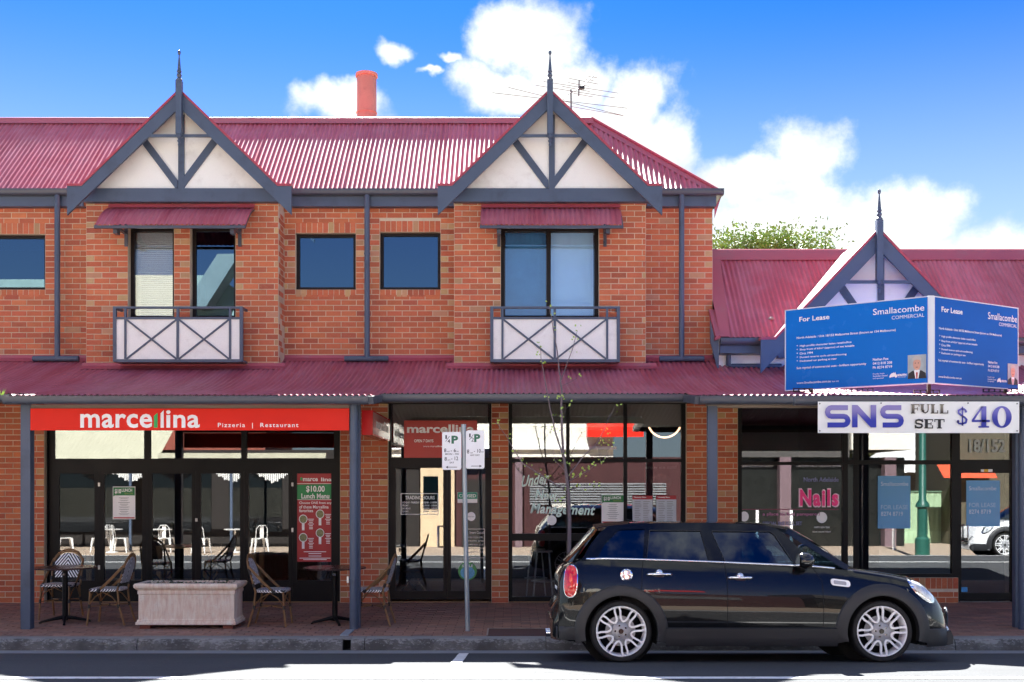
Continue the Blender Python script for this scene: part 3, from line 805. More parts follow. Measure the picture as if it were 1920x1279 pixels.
def gable(parent, T, Yb, Yi, Yback, back_drop=0.):
    """T maps the measured points of the first gable to this one"""
    def pts(l): return [T(*p) for p in l]
    for sgn in (0, 1):
        mir = (lambda p: p) if sgn == 0 else (lambda p: (672 - p[0], p[1]))
        mb = MB(); mb.pprism(pts([mir(p) for p in [(335.8, 171), (152, 348.5), (125.5, 348.5), (125.5, 403), (328, 209), (335.8, 201.5)]]), Yb, .045)
        mb.build('barge_board', M_trim, parent)
        mb = MB(); mb.pprism(pts([mir(p) for p in [(335.8, 165.5), (151, 344), (125, 344), (125, 348.3), (152.3, 348.3), (335.8, 170.8)]]), Yb - .012, .14)
        mb.build('barge_capping', mat('red_capping', '#a8434f', rough=.35, var=.06), parent)
        # roof slope behind the barge board
        ax, az_ = T(336, 166); fx, fz = T(*mir((125, 349))); bx_, bz_ = T(*mir((152, 345)))
        A = P(ax, az_, Yb); B = P(bx_, bz_, Yb); n = (B - A); dn = Vector((-n.z, 0, n.x)).normalized() if sgn else Vector((n.z, 0, -n.x)).normalized()
        if dn.z < 0: dn = -dn
        mb = MB(); vsx = []
        for y in (Yb + .02, Yback): vsx += [(A.x, y, A.z), (B.x, y, B.z), (B.x - dn.x * .03, y, B.z - dn.z * .03), (A.x, y, A.z - .04)]
        f = [(0, 1, 5, 4), (1, 2, 6, 5), (2, 3, 7, 6), (0, 3, 2, 1), (4, 5, 6, 7)]
        mb.add(vsx, f if not sgn else [q[::-1] for q in f]); mb.build('gable_roof', M_ridge, parent)
        mb = MB(); mb.pprism(pts([mir(p) for p in [(265, 268), (275, 260), (333, 338), (333, 352), (328, 352)]]), Yi - .03, .03); mb.build('brace', M_trim, parent)
    mb = MB(); mb.pprism(pts([(336, 190), (160, 362), (160, 372), (512, 372), (512, 362)]), Yi, .08); mb.build('gable_panel', M_white, parent)
    mb = MB(); mb.pprism(pts([(158, 353), (522, 353), (524, 378), (156, 378)]), Yi - .05, .12); mb.build('tie_beam', M_trim, parent)
    mb = MB(); a, b = T(334, 215), T(345, 353); mb.pbox(a[0], b[0], a[1], b[1], Yi - .032, .03); mb.build('king_post', M_trim, parent)
    mb = MB(); a, b = T(278, 251.7), T(394, 256.7); mb.pbox(a[0], b[0], a[1], b[1], Yb + .005, .03); mb.build('collar', M_trim, parent)
    # finial: square shaft with turned spire and drop
    mb = MB(); Yf = Yb - .04; a, b = T(330.5, 152), T(341.5, 252); w = (X(b[0], Yf) - X(a[0], Yf)) / 2; xc_ = (X(a[0], Yf) + X(b[0], Yf)) / 2
    zt_, zb_ = Z(a[1], Yf), Z(b[1], Yf); mb.box(xc_ - w, xc_ + w, Yf - w, Yf + w, zb_, zt_)
    mb.lathe([(w * .9, 0), (w * 1.1, .02), (w * .55, .05), (w * .9, .085), (w * .55, .12), (w * .85, .14), (w * .62, .16), (w * .22, .37), (w * .2, .385), (w * .45, .40), (w * .55, .425), (w * .4, .45), (0.001, .462)], (xc_, Yf, zt_), 12)
    mb.lathe([(.001, -.19), (w * .4, -.18), (w * .5, -.15), (w * .3, -.125), (w * .7, -.10), (w * .4, -.07), (w * .95, -.04), (w * .9, 0)], (xc_, Yf, zb_), 12)
    mb.build('finial', M_trim, parent, auto=35)
    # soffit closing the overhang
    mb = MB(); l, r_ = T(152, 349), T(520, 349)


gable(bl, lambda a, b: (a, b), 16.25, 16.56, 18.45)
gable(bl, lambda a, b: (a + 695.3, b), 16.25, 16.56, 18.45)


def awning(parent, x0, x1):
    Yw = YB; prof = []
    for k in range(9):
        u = k / 8; prof.append((Yw - .02 - .54 * (1 - math.cos(u * math.pi / 2)) ** .62 if False else Yw - .02 - .54 * u, 6.035 - .16 * u - .22 * u * u))
    corr(parent, x0, x1, prof, name='awning_sheet', ns=8, amp=.009)
    mb = MB(); grid_x(mb, x0 - .005, x1 + .035, [(Yw, 6.10), (Yw - .02, 6.10), (Yw - .05, 6.035), (Yw - .12, 6.02)]); mb.build('awning_flashing', M_ridge, parent)
    mb = MB(); e = prof[-1]; mb.box(x0 - .01, x1 + .03, e[0] - .03, e[0] + .015, e[1] - .058, e[1] - .018); mb.build('awning_edge', M_gut, parent)
    for xx in (x0 + .005, x1 + .02):
        mb = MB()
        for (a, b), (c, d) in zip(prof, prof[1:]): mb.bar((xx, a, b - .03), (xx, c, d - .03), .02, .03)
        mb.build('awning_rib', M_gut, parent)
    for xx in (x0 + .24, x1 - .22):
        mb = MB(); mb.box(xx, xx + .05, Yw - .40, Yw - .02, 5.63, 5.66); mb.box(xx, xx + .05, Yw - .03, Yw - .002, 5.45, 5.9); mb.bar((xx + .025, Yw - .38, 5.66), (xx + .025, Yw - .03, 5.90), .03)
        mb.box(xx, xx + .06, Yw - .50, Yw - .38, 5.54, 5.665); mb.build('awning_bracket', M_gut, parent)


awning(bl, X(205, YB), X(474, YB)); awning(bl, X(903, YB), X(1158, YB))


def balconette(parent, dx, lab=None):
    Yf = 16.33
    def q(a): return X(a + dx, Yf)
    z = lambda b: Z(b, Yf)
    pn = MB(); pn.box(q(217), q(449.5), Yf + .02, Yf + .035, z(674), z(597)); panel = pn
    fr = MB()
    for a, b in ((211.5, 217.5), (449, 455)): fr.box(q(a), q(b), Yf, Yf + .05, z(678), z(574.5))
    for a, b in ((232.6, 236.5), (330.5, 335), (429, 433)): fr.box(q(a), q(b), Yf + .001, Yf + .045, z(673), z(578))
    for a, b in ((574.5, 578.5), (594.5, 598.5), (673.5, 679)): fr.box(q(217.5), q(449), Yf + .002, Yf + .048, z(b), z(a))
    for s0, s1 in ((236.5, 330.5), (335, 429)):
        for a, b in (((s0, 599), (s1, 673)), ((s0, 673), (s1, 599))):
            fr.bar((q(a[0]), Yf + .01 + (.004 if a[1] > 600 else 0), z(a[1])), (q(b[0]), Yf + .01 + (.004 if a[1] > 600 else 0), z(b[1])), .026, .02)
    for a in (212, 450):
        fr.box(q(a), q(a + 4.5), Yf + .05, YB, z(578.5), z(574.5)); fr.box(q(a), q(a + 4.5), Yf + .05, YB, z(678.5), z(674))
    f_ = fr.build('balcony_rail', M_trim, parent); panel.build('infill_panel', mat('white_acrylic', '#f1f2ee', rough=.35, var=.03, dirt=((.5, .48, .45), .3, 3.)), f_)
    b = MB(); b.box(q(212), q(455), Yf + .05, YB, z(678.6), z(677)); b.build('balcony_base', M_gut, f_)


balconette(bl, 0); balconette(bl, 707.5)
for px in (107.5, 688.3, 1278):
    x_ = X(px, 16.91); mb = MB(); mb.tube([(x_, 16.91, 6.34), (x_, 16.91, 3.79)], .043, 12)
    for zz_ in (5.4, 4.45): mb.lathe([(.049, -.012), (.049, .012)], (x_, 16.91, zz_), 12)
    dp = mb.build('downpipe', M_trim, bl, auto=40)
    # spreader lying over the verandah sheets
    mb = MB(); off = {107.5: (62, 147.5), 688.3: (646, 728.5), 1278: (1236, 1320)}[px]
    mb.tube([(X(off[0], 16.91), 16.91, Z(672.5, 16.91)), (X(off[1], 16.91), 16.91, Z(672.5, 16.91))], .043, 12); mb.build('spreader', M_trim, dp, auto=40)

# flue through the roof
mb = MB(); Yq = 23.0; mb.lathe([(.208, 5.0), (.208, Z(140, Yq)), (.20, Z(139, Yq)), (.185, Z(139.5, Yq)), (.185, Z(150, Yq))], (X(687.5, Yq), Yq, 0), 28)
mb.lathe([(.222, 0), (.222, .014)], (X(687.5, Yq), Yq, Z(213, Yq)), 28)
mb.lathe([(.235, -.03), (.235, .03)], (X(687.5, Yq), Yq, Z(142, Yq)), 28); mb.build('flue_pipe', mat('terracotta_flue', '#b98270', rough=.6, var=.1, vs_=2, dirt=((.25, .12, .09), .5, 3.)), bl, auto=40)


# verandah --------------------------------------------------------------------
def vz(Y): u = 17 - Y; return 3.74 - .40 * u + .047 * u * u


def vpath(Yend, n=12): return [(17.06 + (Yend - 17.06) * i / n, vz(17.06 + (Yend - 17.06) * i / n)) for i in range(n + 1)]


VL, VR, VM0, VM1 = -6.2, 9.4, X(694, 13.5), X(1300, 13.8)
YS, YM = 13.40, 14.33
corr(bl, -11, VL, vpath(YM), name='verandah_sheet', amp=.0125); corr(bl, VL, VM0, vpath(YS), name='verandah_sheet', amp=.0125)
corr(bl, VM0, VM1, vpath(YM), name='verandah_sheet', amp=.0125)
V2 = X(1337, 17)     # the party line: sheets right of it belong to the single-storey shop
corr(bl, VM1, V2 + .02, vpath(YS), name='verandah_sheet', amp=.0125)
for x0, x1, Yf in ((-11, VL - .05, YM - .1), (VL - .03, VM0, YS - .1), (VM0 + .02, VM1 - .02, YM - .1), (VM1, V2 + .3, YS - .1)):
    mb = MB(); zt_ = vz(Yf + .1) - .018; grid_x(mb, x0, x1, gutter_prof(Yf, zt_, r=.048), closed=True); mb.build('verandah_gutter', M_gut, bl, auto=40)
for x_ in (VL, VM0 + .01, VM1 - .01):
    mb = MB(); z1 = vz(YS) - .018; z2 = vz(YM) - .018; mb.prism([(x_ - .05, 0), (x_ + .05, 0), (x_ + .05, -.1), (x_ - .05, -.1)], 0, .01) if False else None
    mb.add([(x_ - .05, YS - .08, z1), (x_ + .05, YS - .08, z1), (x_ + .05, YM - .08, z2), (x_ - .05, YM - .08, z2), (x_ - .05, YS - .05, z1 - .095), (x_ + .05, YS - .05, z1 - .095), (x_ + .05, YM - .05, z2 - .095), (x_ - .05, YM - .05, z2 - .095)],
           [(0, 1, 2, 3), (7, 6, 5, 4), (0, 3, 7, 4), (1, 5, 6, 2), (0, 4, 5, 1), (2, 6, 7, 3)]); mb.build('gutter_return', M_gut, bl)
# flashings along the wall
for x0, x1, Yf in ((-11, xa, YW), (xb, xc, YW), (xd, X(1337, YW), YW), (xa - .06, xb + .1, YB), (xc - .12, xd + .16, YB)):
    mb = MB(); z_ = vz(Yf - .16); zz_ = vz(Yf) + .035
    grid_x(mb, x0, x1, [(Yf - .004, zz_ + .03), (Yf - .008, zz_ - .01), (Yf - .10, vz(Yf - .10) + .012), (Yf - .15, vz(Yf - .15) + .012)]); mb.build('apron_flashing', M_ridge, bl)
# posts, beam
mb = MB(); x0, x1 = X(38.5, 13.6), X(56.5, 13.6); mb.box(x0, x1, 13.6, 13.6 + x1 - x0, -.005, Z(757.5, 13.6)); mb.build('verandah_post', M_trim, bl)
mb = MB(); mb.tube([(X(663.2, 13.62), 13.62, .0), (X(663.2, 13.62), 13.62, 2.83)], .052, 14)
for z_ in (.62, 2.45): mb.lathe([(.058, -.01), (.058, .01)], (X(663.2, 13.62), 13.62, z_), 14)
mb.build('post_downpipe', M_trim, bl, auto=40)
mb = MB(); x0 = X(664, 13.75); mb.box(x0, x0 + .075, 13.74, 13.82, -.005, 2.85); mb.build('verandah_post', M_trim, bl)
mb = MB(); x0 = X(654.8, 13.68); mb.box(x0 - .02, x0 + .005, 13.60, 13.64, .58, .66); mb.build('pipe_clip', mat('clip_steel', '#c9ced3', rough=.3, metal=.6), bl)
mb = MB(); x0, x1 = X(1328, 13.6), X(1345, 13.6); mb.box(x0, x1, 13.6, 13.6 + x1 - x0, -.005, Z(761, 13.6)); mb.build('verandah_post', M_trim, bl)
mb = MB(); mb.box(X(56.5, 13.6), X(655, 13.6), 13.615, 13.70, Z(765.5, 13.6), Z(757, 13.6)); mb.build('verandah_beam', M_timber, bl)
mb = MB(); mb.box(X(1326, 13.6), X(1345, 13.6), 13.59, 13.72, Z(761, 13.59), Z(757, 13.59)); mb.build('verandah_beam', M_timber, bl)
mb = MB(); mb.box(-11, X(1345, YG), YG - .02, YG + .05, Z(757, YG) + .0, 3.35); mb.build('head_beam', mat('dark_head', '#2a2523', rough=.8), bl)

# shopfronts -----------------------------------------------------------------
YF = 16.74


def bars(parent, lst, Y=YF, d=.07, m=M_black, name='mullion'):
    for a in lst: b = MB(); b.pbox(a[0], a[1], a[2], a[3], Y + (a[4] if len(a) > 4 else 0), d); b.build(name, m, parent)


def pane(parent, a, b, c, d_, Y=YF + .035, g=None, name='pane'):
    q = MB(); q.pbox(a, b, c, d_, Y, .006); return q.build(name, g or M_glass_sh, parent)


def leaf(parent, a, b, c, d_, sl, sr, tp, bt, name='door', m=M_black, handle=None, Y=YF):
    """glazed leaf between px columns a..b, rows c..d_; stile widths sl sr, rails tp bt in px"""
    q = MB(); q.pbox(a, a + sl, c, d_, Y, .05); q.pbox(b - sr, b, c, d_, Y, .05); q.pbox(a + sl, b - sr, c, c + tp, Y + .001, .048); q.pbox(a + sl, b - sr, d_ - bt, d_, Y + .001, .048)
    o = q.build(name, m, parent); pane(o, a + sl - .5, b - sr + .5, c + tp - .5, d_ - bt + .5, Y + .022)
    if handle:
        h = MB(); hx, y0, y1, dx = handle; Yh = Y - .07
        h.tube([P(hx, y0, Y), P(hx, y0, Yh + .02), P(hx + dx, y0, Yh), P(hx + dx + (3 if dx < 0 else -3) * 0, y1, Yh), P(hx, y1, Yh + .02), P(hx, y1, Y)], .013, 8)
        h.build('handle', mat('brushed_steel', '#c9c9c6', rough=.25, metal=.9), o, auto=50)
    return o


# folding doors of the restaurant
sf = bars(bl, [(83, 90, 757, 1128), (90, 103.5, 757, 1128, .03), (626, 637.5, 757, 1128), (103.5, 626, 860, 863.5, -.005), (103.5, 626, 863.5, 883, .0), (270, 281, 757, 860), (452, 462, 757, 860), (103.5, 626, 1119.5, 1128, .0), (103.5, 626, 752, 758)])
for a, b in ((103.5, 270), (281, 452), (462, 626)): pane(bl, a, b, 758, 860, name='transom_pane')
for a, b, sl, sr in ((103.5, 185.5, 7, 8.5), (185.8, 275.5, 9, 9), (275.8, 367, 9, 7.5), (367.3, 457.5, 9, 7.5), (457.8, 548.5, 8, 7.5), (548.8, 626, 8, 5)):
    leaf(bl, a, b, 883, 1119.5, sl, sr, 5, 31, name='folding_door')
bars(bl, [(183.8, 187.2, 905, 912, -.012), (183.8, 187.2, 1060, 1068, -.012), (546.5, 550, 905, 912, -.012), (546.5, 550, 990, 998, -.012), (366, 370, 972, 978, -.02)], d=.012, m=mat('hinge_steel', '#a8a8a8', rough=.3, metal=.7), name='hinge')
# entrance double door
bars(bl, [(727.5, 733.5, 752, 1128), (917, 922, 752, 1128), (733.5, 917, 858.5, 871), (733.5, 917, 752, 757.5)], m=M_frame)
pane(bl, 733.5, 917, 757.5, 858.5, name='transom_pane')
leaf(bl, 733.5, 838, 871, 1124, 8.5, 7, 6.5, 16, m=M_frame, handle=(833, 987, 1026, -12)); leaf(bl, 838.5, 917, 871, 1124, 7, 7, 6.5, 16, m=M_frame)
# window bay
bars(bl, [(953.5, 960.5, 752, 1128), (1061.7, 1068.2, 752, 1128), (1169.3, 1176, 752, 1128), (1277.5, 1287, 752, 1128)], m=M_black)
for a, b in ((960.5, 1061.7), (1068.2, 1169.3), (1176, 1277.5)):
    bars(bl, [(a, b, 860.5, 866.5, .002), (a, b, 1000.5, 1014, .002), (a, b, 1119, 1128, .002), (a, b, 752, 757, .002)], m=M_black, name='transom')
    pane(bl, a, b, 757, 860.5, name='window_pane'); pane(bl, a, b, 866.5, 1000.5, name='window_pane'); pane(bl, a, b, 1014, 1119, name='window_pane')
    q = MB(); q.pbox(a - 2, b + 2, 750, 801, YF + .14, .004); q.build('roller_blind', M_blind, bl)
q = MB(); q.pbox(736, 915, 750, 799, YF + .14, .004); q.build('roller_blind', M_blind, bl)

# ---------------------------------------------------------------- single-storey nail salon building
ns = thing('single_storey_shop', 'single storey nail salon with maroon roof and one gable beside the taller brick row', 'building', (6, 17, 0))
W2 = Wall()
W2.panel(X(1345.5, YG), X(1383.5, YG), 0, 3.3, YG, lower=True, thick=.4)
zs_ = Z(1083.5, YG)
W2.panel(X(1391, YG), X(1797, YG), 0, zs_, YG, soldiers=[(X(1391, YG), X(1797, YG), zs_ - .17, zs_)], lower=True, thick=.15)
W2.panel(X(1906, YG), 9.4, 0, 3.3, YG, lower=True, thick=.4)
W2.finish(ns)
mb = MB(); mb.box(X(1383, YG), 9.4, YW - .05, YW + .05, 3.15, 4.1); mb.box(XR + .02, X(1383, YG), YW - .05, YW + .05, 3.3, 4.1)
mb.build('gable_wall', M_white, ns)
mb = MB(); Ys = 16.45; x0 = X(1350, Ys); mb.box(x0, 9.4, Ys + .02, Ys + .05, Z(662, Ys), Z(640, Ys)); mb.box(x0, 9.4, Ys + .05, YW, Z(662, Ys), Z(660.5, Ys)); mb.build('fascia', M_trim, ns)
mb = MB(); mb.box(x0 - .0, 9.4, Ys + .3, Ys + .34, Z(690, Ys), Z(661, Ys)); mb.build('white_frieze', M_white, ns)
mb = MB(); grid_x(mb, x0, 9.4, gutter_prof(Ys - .10, Z(633.5, Ys - .1), r=.05), closed=True); mb.build('roof_gutter', M_gut, ns, auto=40)
RY2, RZ2, EY2 = 18.05, 5.68, 16.5; EZ2 = Z(632, 16.5)
corr(ns, X(1341, 16.5), 9.4, [(RY2, RZ2), ((RY2 + EY2) / 2, (RZ2 + EZ2) / 2), (EY2, EZ2)], clips=[((X(1344, RY2), RY2, RZ2), Vector((-1, -(X(1366, 16.5) - X(1344, RY2)) / (RY2 - EY2), 0)).normalized())])
mb = MB(); grid_x(mb, XR + .01, 9.4, [(RY2 - .20, RZ2 - .18), (RY2 - .03, RZ2 + .015), (RY2, RZ2 + .04), (RY2 + .03, RZ2 + .01), (RY2 + .2, RZ2 - .17)]); mb.build('ridge_cap', M_ridge, ns, auto=50)
mb = MB(); mb.add([(XR, RY2, RZ2 - .02), (9.4, RY2, RZ2 - .02), (9.4, 21, 2.8), (XR, 21, 2.8)], [(3, 2, 1, 0)]); mb.build('rear_roof', M_ridge, ns)
# side flashing against the tall wall and the wide apron at its foot
mb = MB(); mb.add([(XR + .004, RY2, RZ2 + .02), (X(1349, RY2 - .1), RY2 - .1, RZ2 - .07), (X(1369, 16.5), 16.5, EZ2 + .025), (XR + .004, 16.5, EZ2 + .025)], [(0, 3, 2, 1)])
mb.build('side_flashing', M_ridge, ns)
mb = MB(); pl = [(1328, 580), (1358, 582), (1369, 633), (1343, 633)]
mb.add([P(1329, 580, 17.02), P(1357, 582, 16.98), P(1369, 631, 16.48), P(1342, 631, 16.48), P(1333, 640, 16.9)], [(3, 2, 1, 0), (0, 4, 3)])
mb.build('apron_sheet', M_ridge, ns)
mb = MB(); mb.pprism([(1340, 633), (1350, 628), (1351, 634), (1341, 638)], 16.38, .1); mb.build('barge_capping', mat('red_capping', '#a8434f'), ns)
mb = MB(); mb.pprism([(1332, 600), (1340, 634), (1348, 636), (1348, 690), (1345, 690), (1332, 640)], 16.45, .04); mb.build('barge_end', M_gut, ns)
gable(ns, lambda a, b: (1648.5 + (a - 335.8) * 1.055, 427 + (b - 166) * (1.15 if b > 166 else 1.0)), 16.15, 16.42, 18.02)
mb = MB(); x_ = X(1365, 16.7); mb.tube([(x_, 16.62, Z(645, 16.62)), (x_, 16.66, Z(650, 16.62)), (x_, 16.66, Z(684, 16.66)), (x_ + .05, 16.66, Z(686.5, 16.66)), (X(1465, 16.66), 16.66, Z(686.5, 16.66))], .038, 10); mb.build('downpipe', M_trim, ns, auto=40)
mb = MB(); Yq = 16.9; mb.lathe([(.045, -.02), (.055, 0), (.03, .03), (.001, .035)], P(1446, 598, 16.8), 10); mb.build('roof_vent', mat('vent_grey', '#9a958c'), ns)
corr(ns, V2 + .02, VR, [(16.98 + (YS - 16.98) * i / 12, vz(16.98 + (YS - 16.98) * i / 12) - .003) for i in range(13)], name='verandah_sheet', amp=.0125)
mb = MB(); mb.add([(V2, YW, 3.83), (9.4, YW, 3.83), (9.4, YW - .22, vz(YW - .22) + .012), (V2, YW - .22, vz(YW - .22) + .012)], [(3, 2, 1, 0)]); mb.build('apron_flashing', M_ridge, ns)
mb = MB(); zt_ = vz(YS) - .018; grid_x(mb, V2 + .32, 9.4, gutter_prof(YS - .1, zt_, r=.055), closed=True); mb.build('verandah_gutter', M_gut, ns, auto=40)
mb = MB(); mb.box(X(1345, 13.6), X(1906, 13.6), 13.60, 13.69, Z(764.5, 13.6), Z(757, 13.6)); mb.build('verandah_beam', M_timber, ns)
x0 = X(1917.5, 13.6); mb = MB(); mb.tube([(x0, 13.6, 0), (x0, 13.6, 2.83)], .052, 14)
for z_ in (.62, 2.5): mb.lathe([(.058, -.01), (.058, .01)], (x0, 13.6, z_), 14)
mb.build('post_downpipe', M_trim, ns, auto=40)
mb = MB(); mb.box(X(1897, 13.85), X(1912, 13.85), 13.75, 13.84, 0, 2.85); mb.build('verandah_post', M_trim, ns)
mb = MB(); mb.box(X(1345, YG), 9.4, YG - .02, YG + .05, Z(762, YG), 3.3); mb.build('head_beam', mat('dark_head', '#2a2523'), ns)
mb = MB(); mb.box(X(1345, YG), 9.4, 20.4, 20.5, 0, 3.3); mb.box(X(1345, YG), 9.4, 16.68, 20.5, 3.24, 3.3); mb.box(X(1345, 17), X(1350, 17), 17, 20.4, 0, 3.3); mb.box(9.3, 9.4, 16.9, 20.4, 0, 3.3)
mb.box(X(1605, 17), X(1605, 17) + .08, 17.4, 20.4, 0, 3.24)
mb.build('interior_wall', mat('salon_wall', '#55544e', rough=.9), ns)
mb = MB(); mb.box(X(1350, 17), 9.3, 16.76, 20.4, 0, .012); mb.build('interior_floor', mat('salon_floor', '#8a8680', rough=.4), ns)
bars(ns, [(1383.5, 1391, 757, 1128), (1580, 1590, 757, 1083), (1600, 1611, 757, 1083, .03), (1785, 1800, 757, 1128), (1897, 1906, 757, 1128), (1391, 1580, 866, 872, .002), (1590, 1785, 863, 871, .002), (1800, 1897, 862, 878, .002), (1391, 1785, 1076, 1083.5, .002), (1391, 1897, 752, 764, .002)])
for a, b in ((1391, 1580), (1590, 1600), (1611, 1785)):
    pane(ns, a, b, 764, 866, name='window_pane'); pane(ns, a, b, 871, 1076, name='window_pane')
pane(ns, 1800, 1897, 764, 862, name='transom_pane')
leaf(ns, 1800, 1897, 878, 1126, 2.5, 2.5, 9, 14, handle=(1803, 985, 1014, 12))
# ---------------------------------------------------------------- signs
def pmat(name, h, **k):
    k.setdefault('rough', .45); k.setdefault('var', .03); k.setdefault('fine', .01)
    return mat(name, h, **k)


M_red = pmat('sign_red', '#ea2f22', rough=.4, spec=.15); M_wht = pmat('print_white', '#fbfbfa'); M_grn = pmat('print_green', '#1fae5a'); M_blk = pmat('print_black', '#1a1a1c')
M_dgrn = pmat('poster_green', '#1c7a3d'); M_pred = pmat('poster_red', '#b5242b'); M_grey = pmat('print_grey', '#8b8d90'); M_back = pmat('sign_backing', '#b9bcc0', rough=.5)

# restaurant fascia sign
Yq = 13.585
s = thing('fascia_sign', 'long red fascia sign with white pizzeria restaurant lettering between two verandah posts', 'sign', (X(355, Yq), Yq, Z(807, Yq)))
q = MB(); q.pbox(57, 654.5, 766, 807, Yq, .03); q.build('sign_board', M_red, s)
fr = face_pl(Yq - .004)
q = MB(); put_text(q, 'marce', fr, 150.5, 285.5, 776, 802.5, .022, 1.05); put_text(q, 'ina', fr, 311.5, 374.5, 769, 802.5, .022, 1.05)
q.add([fr(301, 802), fr(307, 802), fr(307, 769), fr(301, 775)], [(0, 1, 2, 3)]); q.build('lettering', M_wht, s)
q = MB(); q.add([fr(288.5, 802), fr(295.5, 802), fr(295.5, 774), fr(288.5, 780)], [(0, 1, 2, 3)]); q.build('green_stroke', M_grn, s)
q = MB(); put_text(q, 'Pizzeria  |  Restaurant', fr, 408.5, 559.5, 793, 803.5, .01, 1.25); q.build('lettering', M_wht, s)

# projecting light box
s = thing('projecting_sign', 'red light box sign projecting from the brick pier above the entrance', 'sign', (-1.93, 15.6, 2.47))
x1 = -1.857; x0 = x1 - .145; q = MB(); q.box(x0, x1, 14.5, 16.55, 2.47, 2.80); q.build('light_box', pmat('sign_red_deep', '#cf1f22', rough=.25), s)
fs = lambda u, v: Vector((x1 + .004, u, v))
q = MB(); q.add([fs(14.52, 2.49), fs(16.53, 2.49), fs(16.53, 2.78), fs(14.52, 2.78)], [(0, 1, 2, 3)]); q.build('side_panel', pmat('sign_face', '#d98a86', rough=.12), s)
fs2 = lambda u, v: Vector((x1 + .008, u, v)); q = MB(); put_text(q, 'marcellina', fs2, 14.8, 16.3, 2.72, 2.58, .03); q.build('lettering', M_wht, s)
q = MB(); q.box(x0 + .03, x0 + .07, 16.5, 16.66, 2.80, 2.84); q.box(x0 + .03, x0 + .07, 14.9, 16.6, 2.80, 2.83); q.build('bracket', M_black, s)

# banner SNS FULL SET $40
Yq = 13.265
s = thing('nail_banner', 'white banner reading SNS FULL SET $40 under the gutter of the nail salon', 'banner', (X(1722, Yq), Yq, Z(812, Yq)))


def grad(name, top, bot, z0, z1):
    m_ = bpy.data.materials.new(name); m_.use_nodes = True; t = NT(m_.node_tree)
    sp = t.n('ShaderNodeSeparateXYZ'); t.put(sp.inputs[0], t.n('ShaderNodeNewGeometry').outputs['Position'])
    c = t.mix(t.ss(sp.outputs[2], z0, z1), lin(bot), lin(top)); b = t.n('ShaderNodeBsdfPrincipled'); t.put(b.inputs['Base Color'], c); b.inputs['Roughness'].default_value = .4
    o = t.n('ShaderNodeOutputMaterial'); t.put(o.inputs[0], b.outputs[0]); return m_


q = MB(); n = 24; rows = []
for j in range(3):
    rows.append([P(1533.5 + (1911 - 1533.5) * i / n, 753 + (812 - 753) * j / 2, Yq) + Vector((0, .012 * math.sin(i * 1.3) * math.sin(j * 1.6), 0)) for i in range(n + 1)])
q.grid(rows, flip=True); q.pbox(1533.5, 1911, 753, 812, Yq + .014, .006); q.build('banner_sheet', pmat('banner_vinyl', '#f3f5f1', rough=.4), s, auto=40)
fr = face_pl(Yq - .016)


def stroke(mb, pts, w, fr, wx=None):
    """flat wide stroke through px points with mitred joints"""
    wx = wx or w; L = []; Rr = []
    for i, p in enumerate(pts):
        a = pts[max(i - 1, 0)]; b = pts[min(i + 1, len(pts) - 1)]
        def nrm_(u, v): d = math.hypot(v[0] - u[0], v[1] - u[1]) or 1; return (-(v[1] - u[1]) / d, (v[0] - u[0]) / d)
        n1 = nrm_(a, p) if i else nrm_(p, b); n2 = nrm_(p, b) if i < len(pts) - 1 else n1
        nx, ny = n1[0] + n2[0], n1[1] + n2[1]; d = math.hypot(nx, ny) or 1; nx /= d; ny /= d; c = max(.5, nx * n1[0] + ny * n1[1])
        L.append((p[0] + nx * wx / 2 / c, p[1] + ny * w / 2 / c)); Rr.append((p[0] - nx * wx / 2 / c, p[1] - ny * w / 2 / c))
    o = len(mb.v); mb.v += [fr(*a) for a in L] + [fr(*a) for a in Rr]; m = len(L)
    for i in range(m - 1): mb.face((o + i, o + i + 1, o + m + i + 1, o + m + i))


def S_pts(x0, x1, y0, y1, r):
    """centre line of a wide rounded S"""
    ym = (y0 + y1) / 2; pts = [(x1, y0), (x0 + r, y0)]
    for k in range(1, 7): a = math.pi / 2 + k / 6 * math.pi; pts.append((x0 + r + r * math.cos(a), (y0 + ym) / 2 - (ym - y0) / 2 * math.sin(a)))
    for k in range(0, 7): a = math.pi / 2 - k / 6 * math.pi; pts.append((x1 - r + r * math.cos(a), (y1 + ym) / 2 - (y1 - ym) / 2 * math.sin(a)))
    pts.append((x0, y1)); return pts


q = MB()
stroke(q, S_pts(1551.5, 1590, 764.5, 797, 8), 9.4, fr); stroke(q, S_pts(1655, 1690, 764.5, 797, 8), 9.4, fr)
for a, b in ((1597.5, 1608), (1632.5, 1643)): quad_pr(q, fr, a, b, 759.5, 801.5)
q.add([fr(1608, 759.5), fr(1632.5, 786), fr(1632.5, 801.5), fr(1608, 775)], [(0, 3, 2, 1)])
q.build('lettering', grad('print_blue_fade', '#8f85c0', '#1e2ea8', Z(790, Yq), Z(766, Yq)), s)


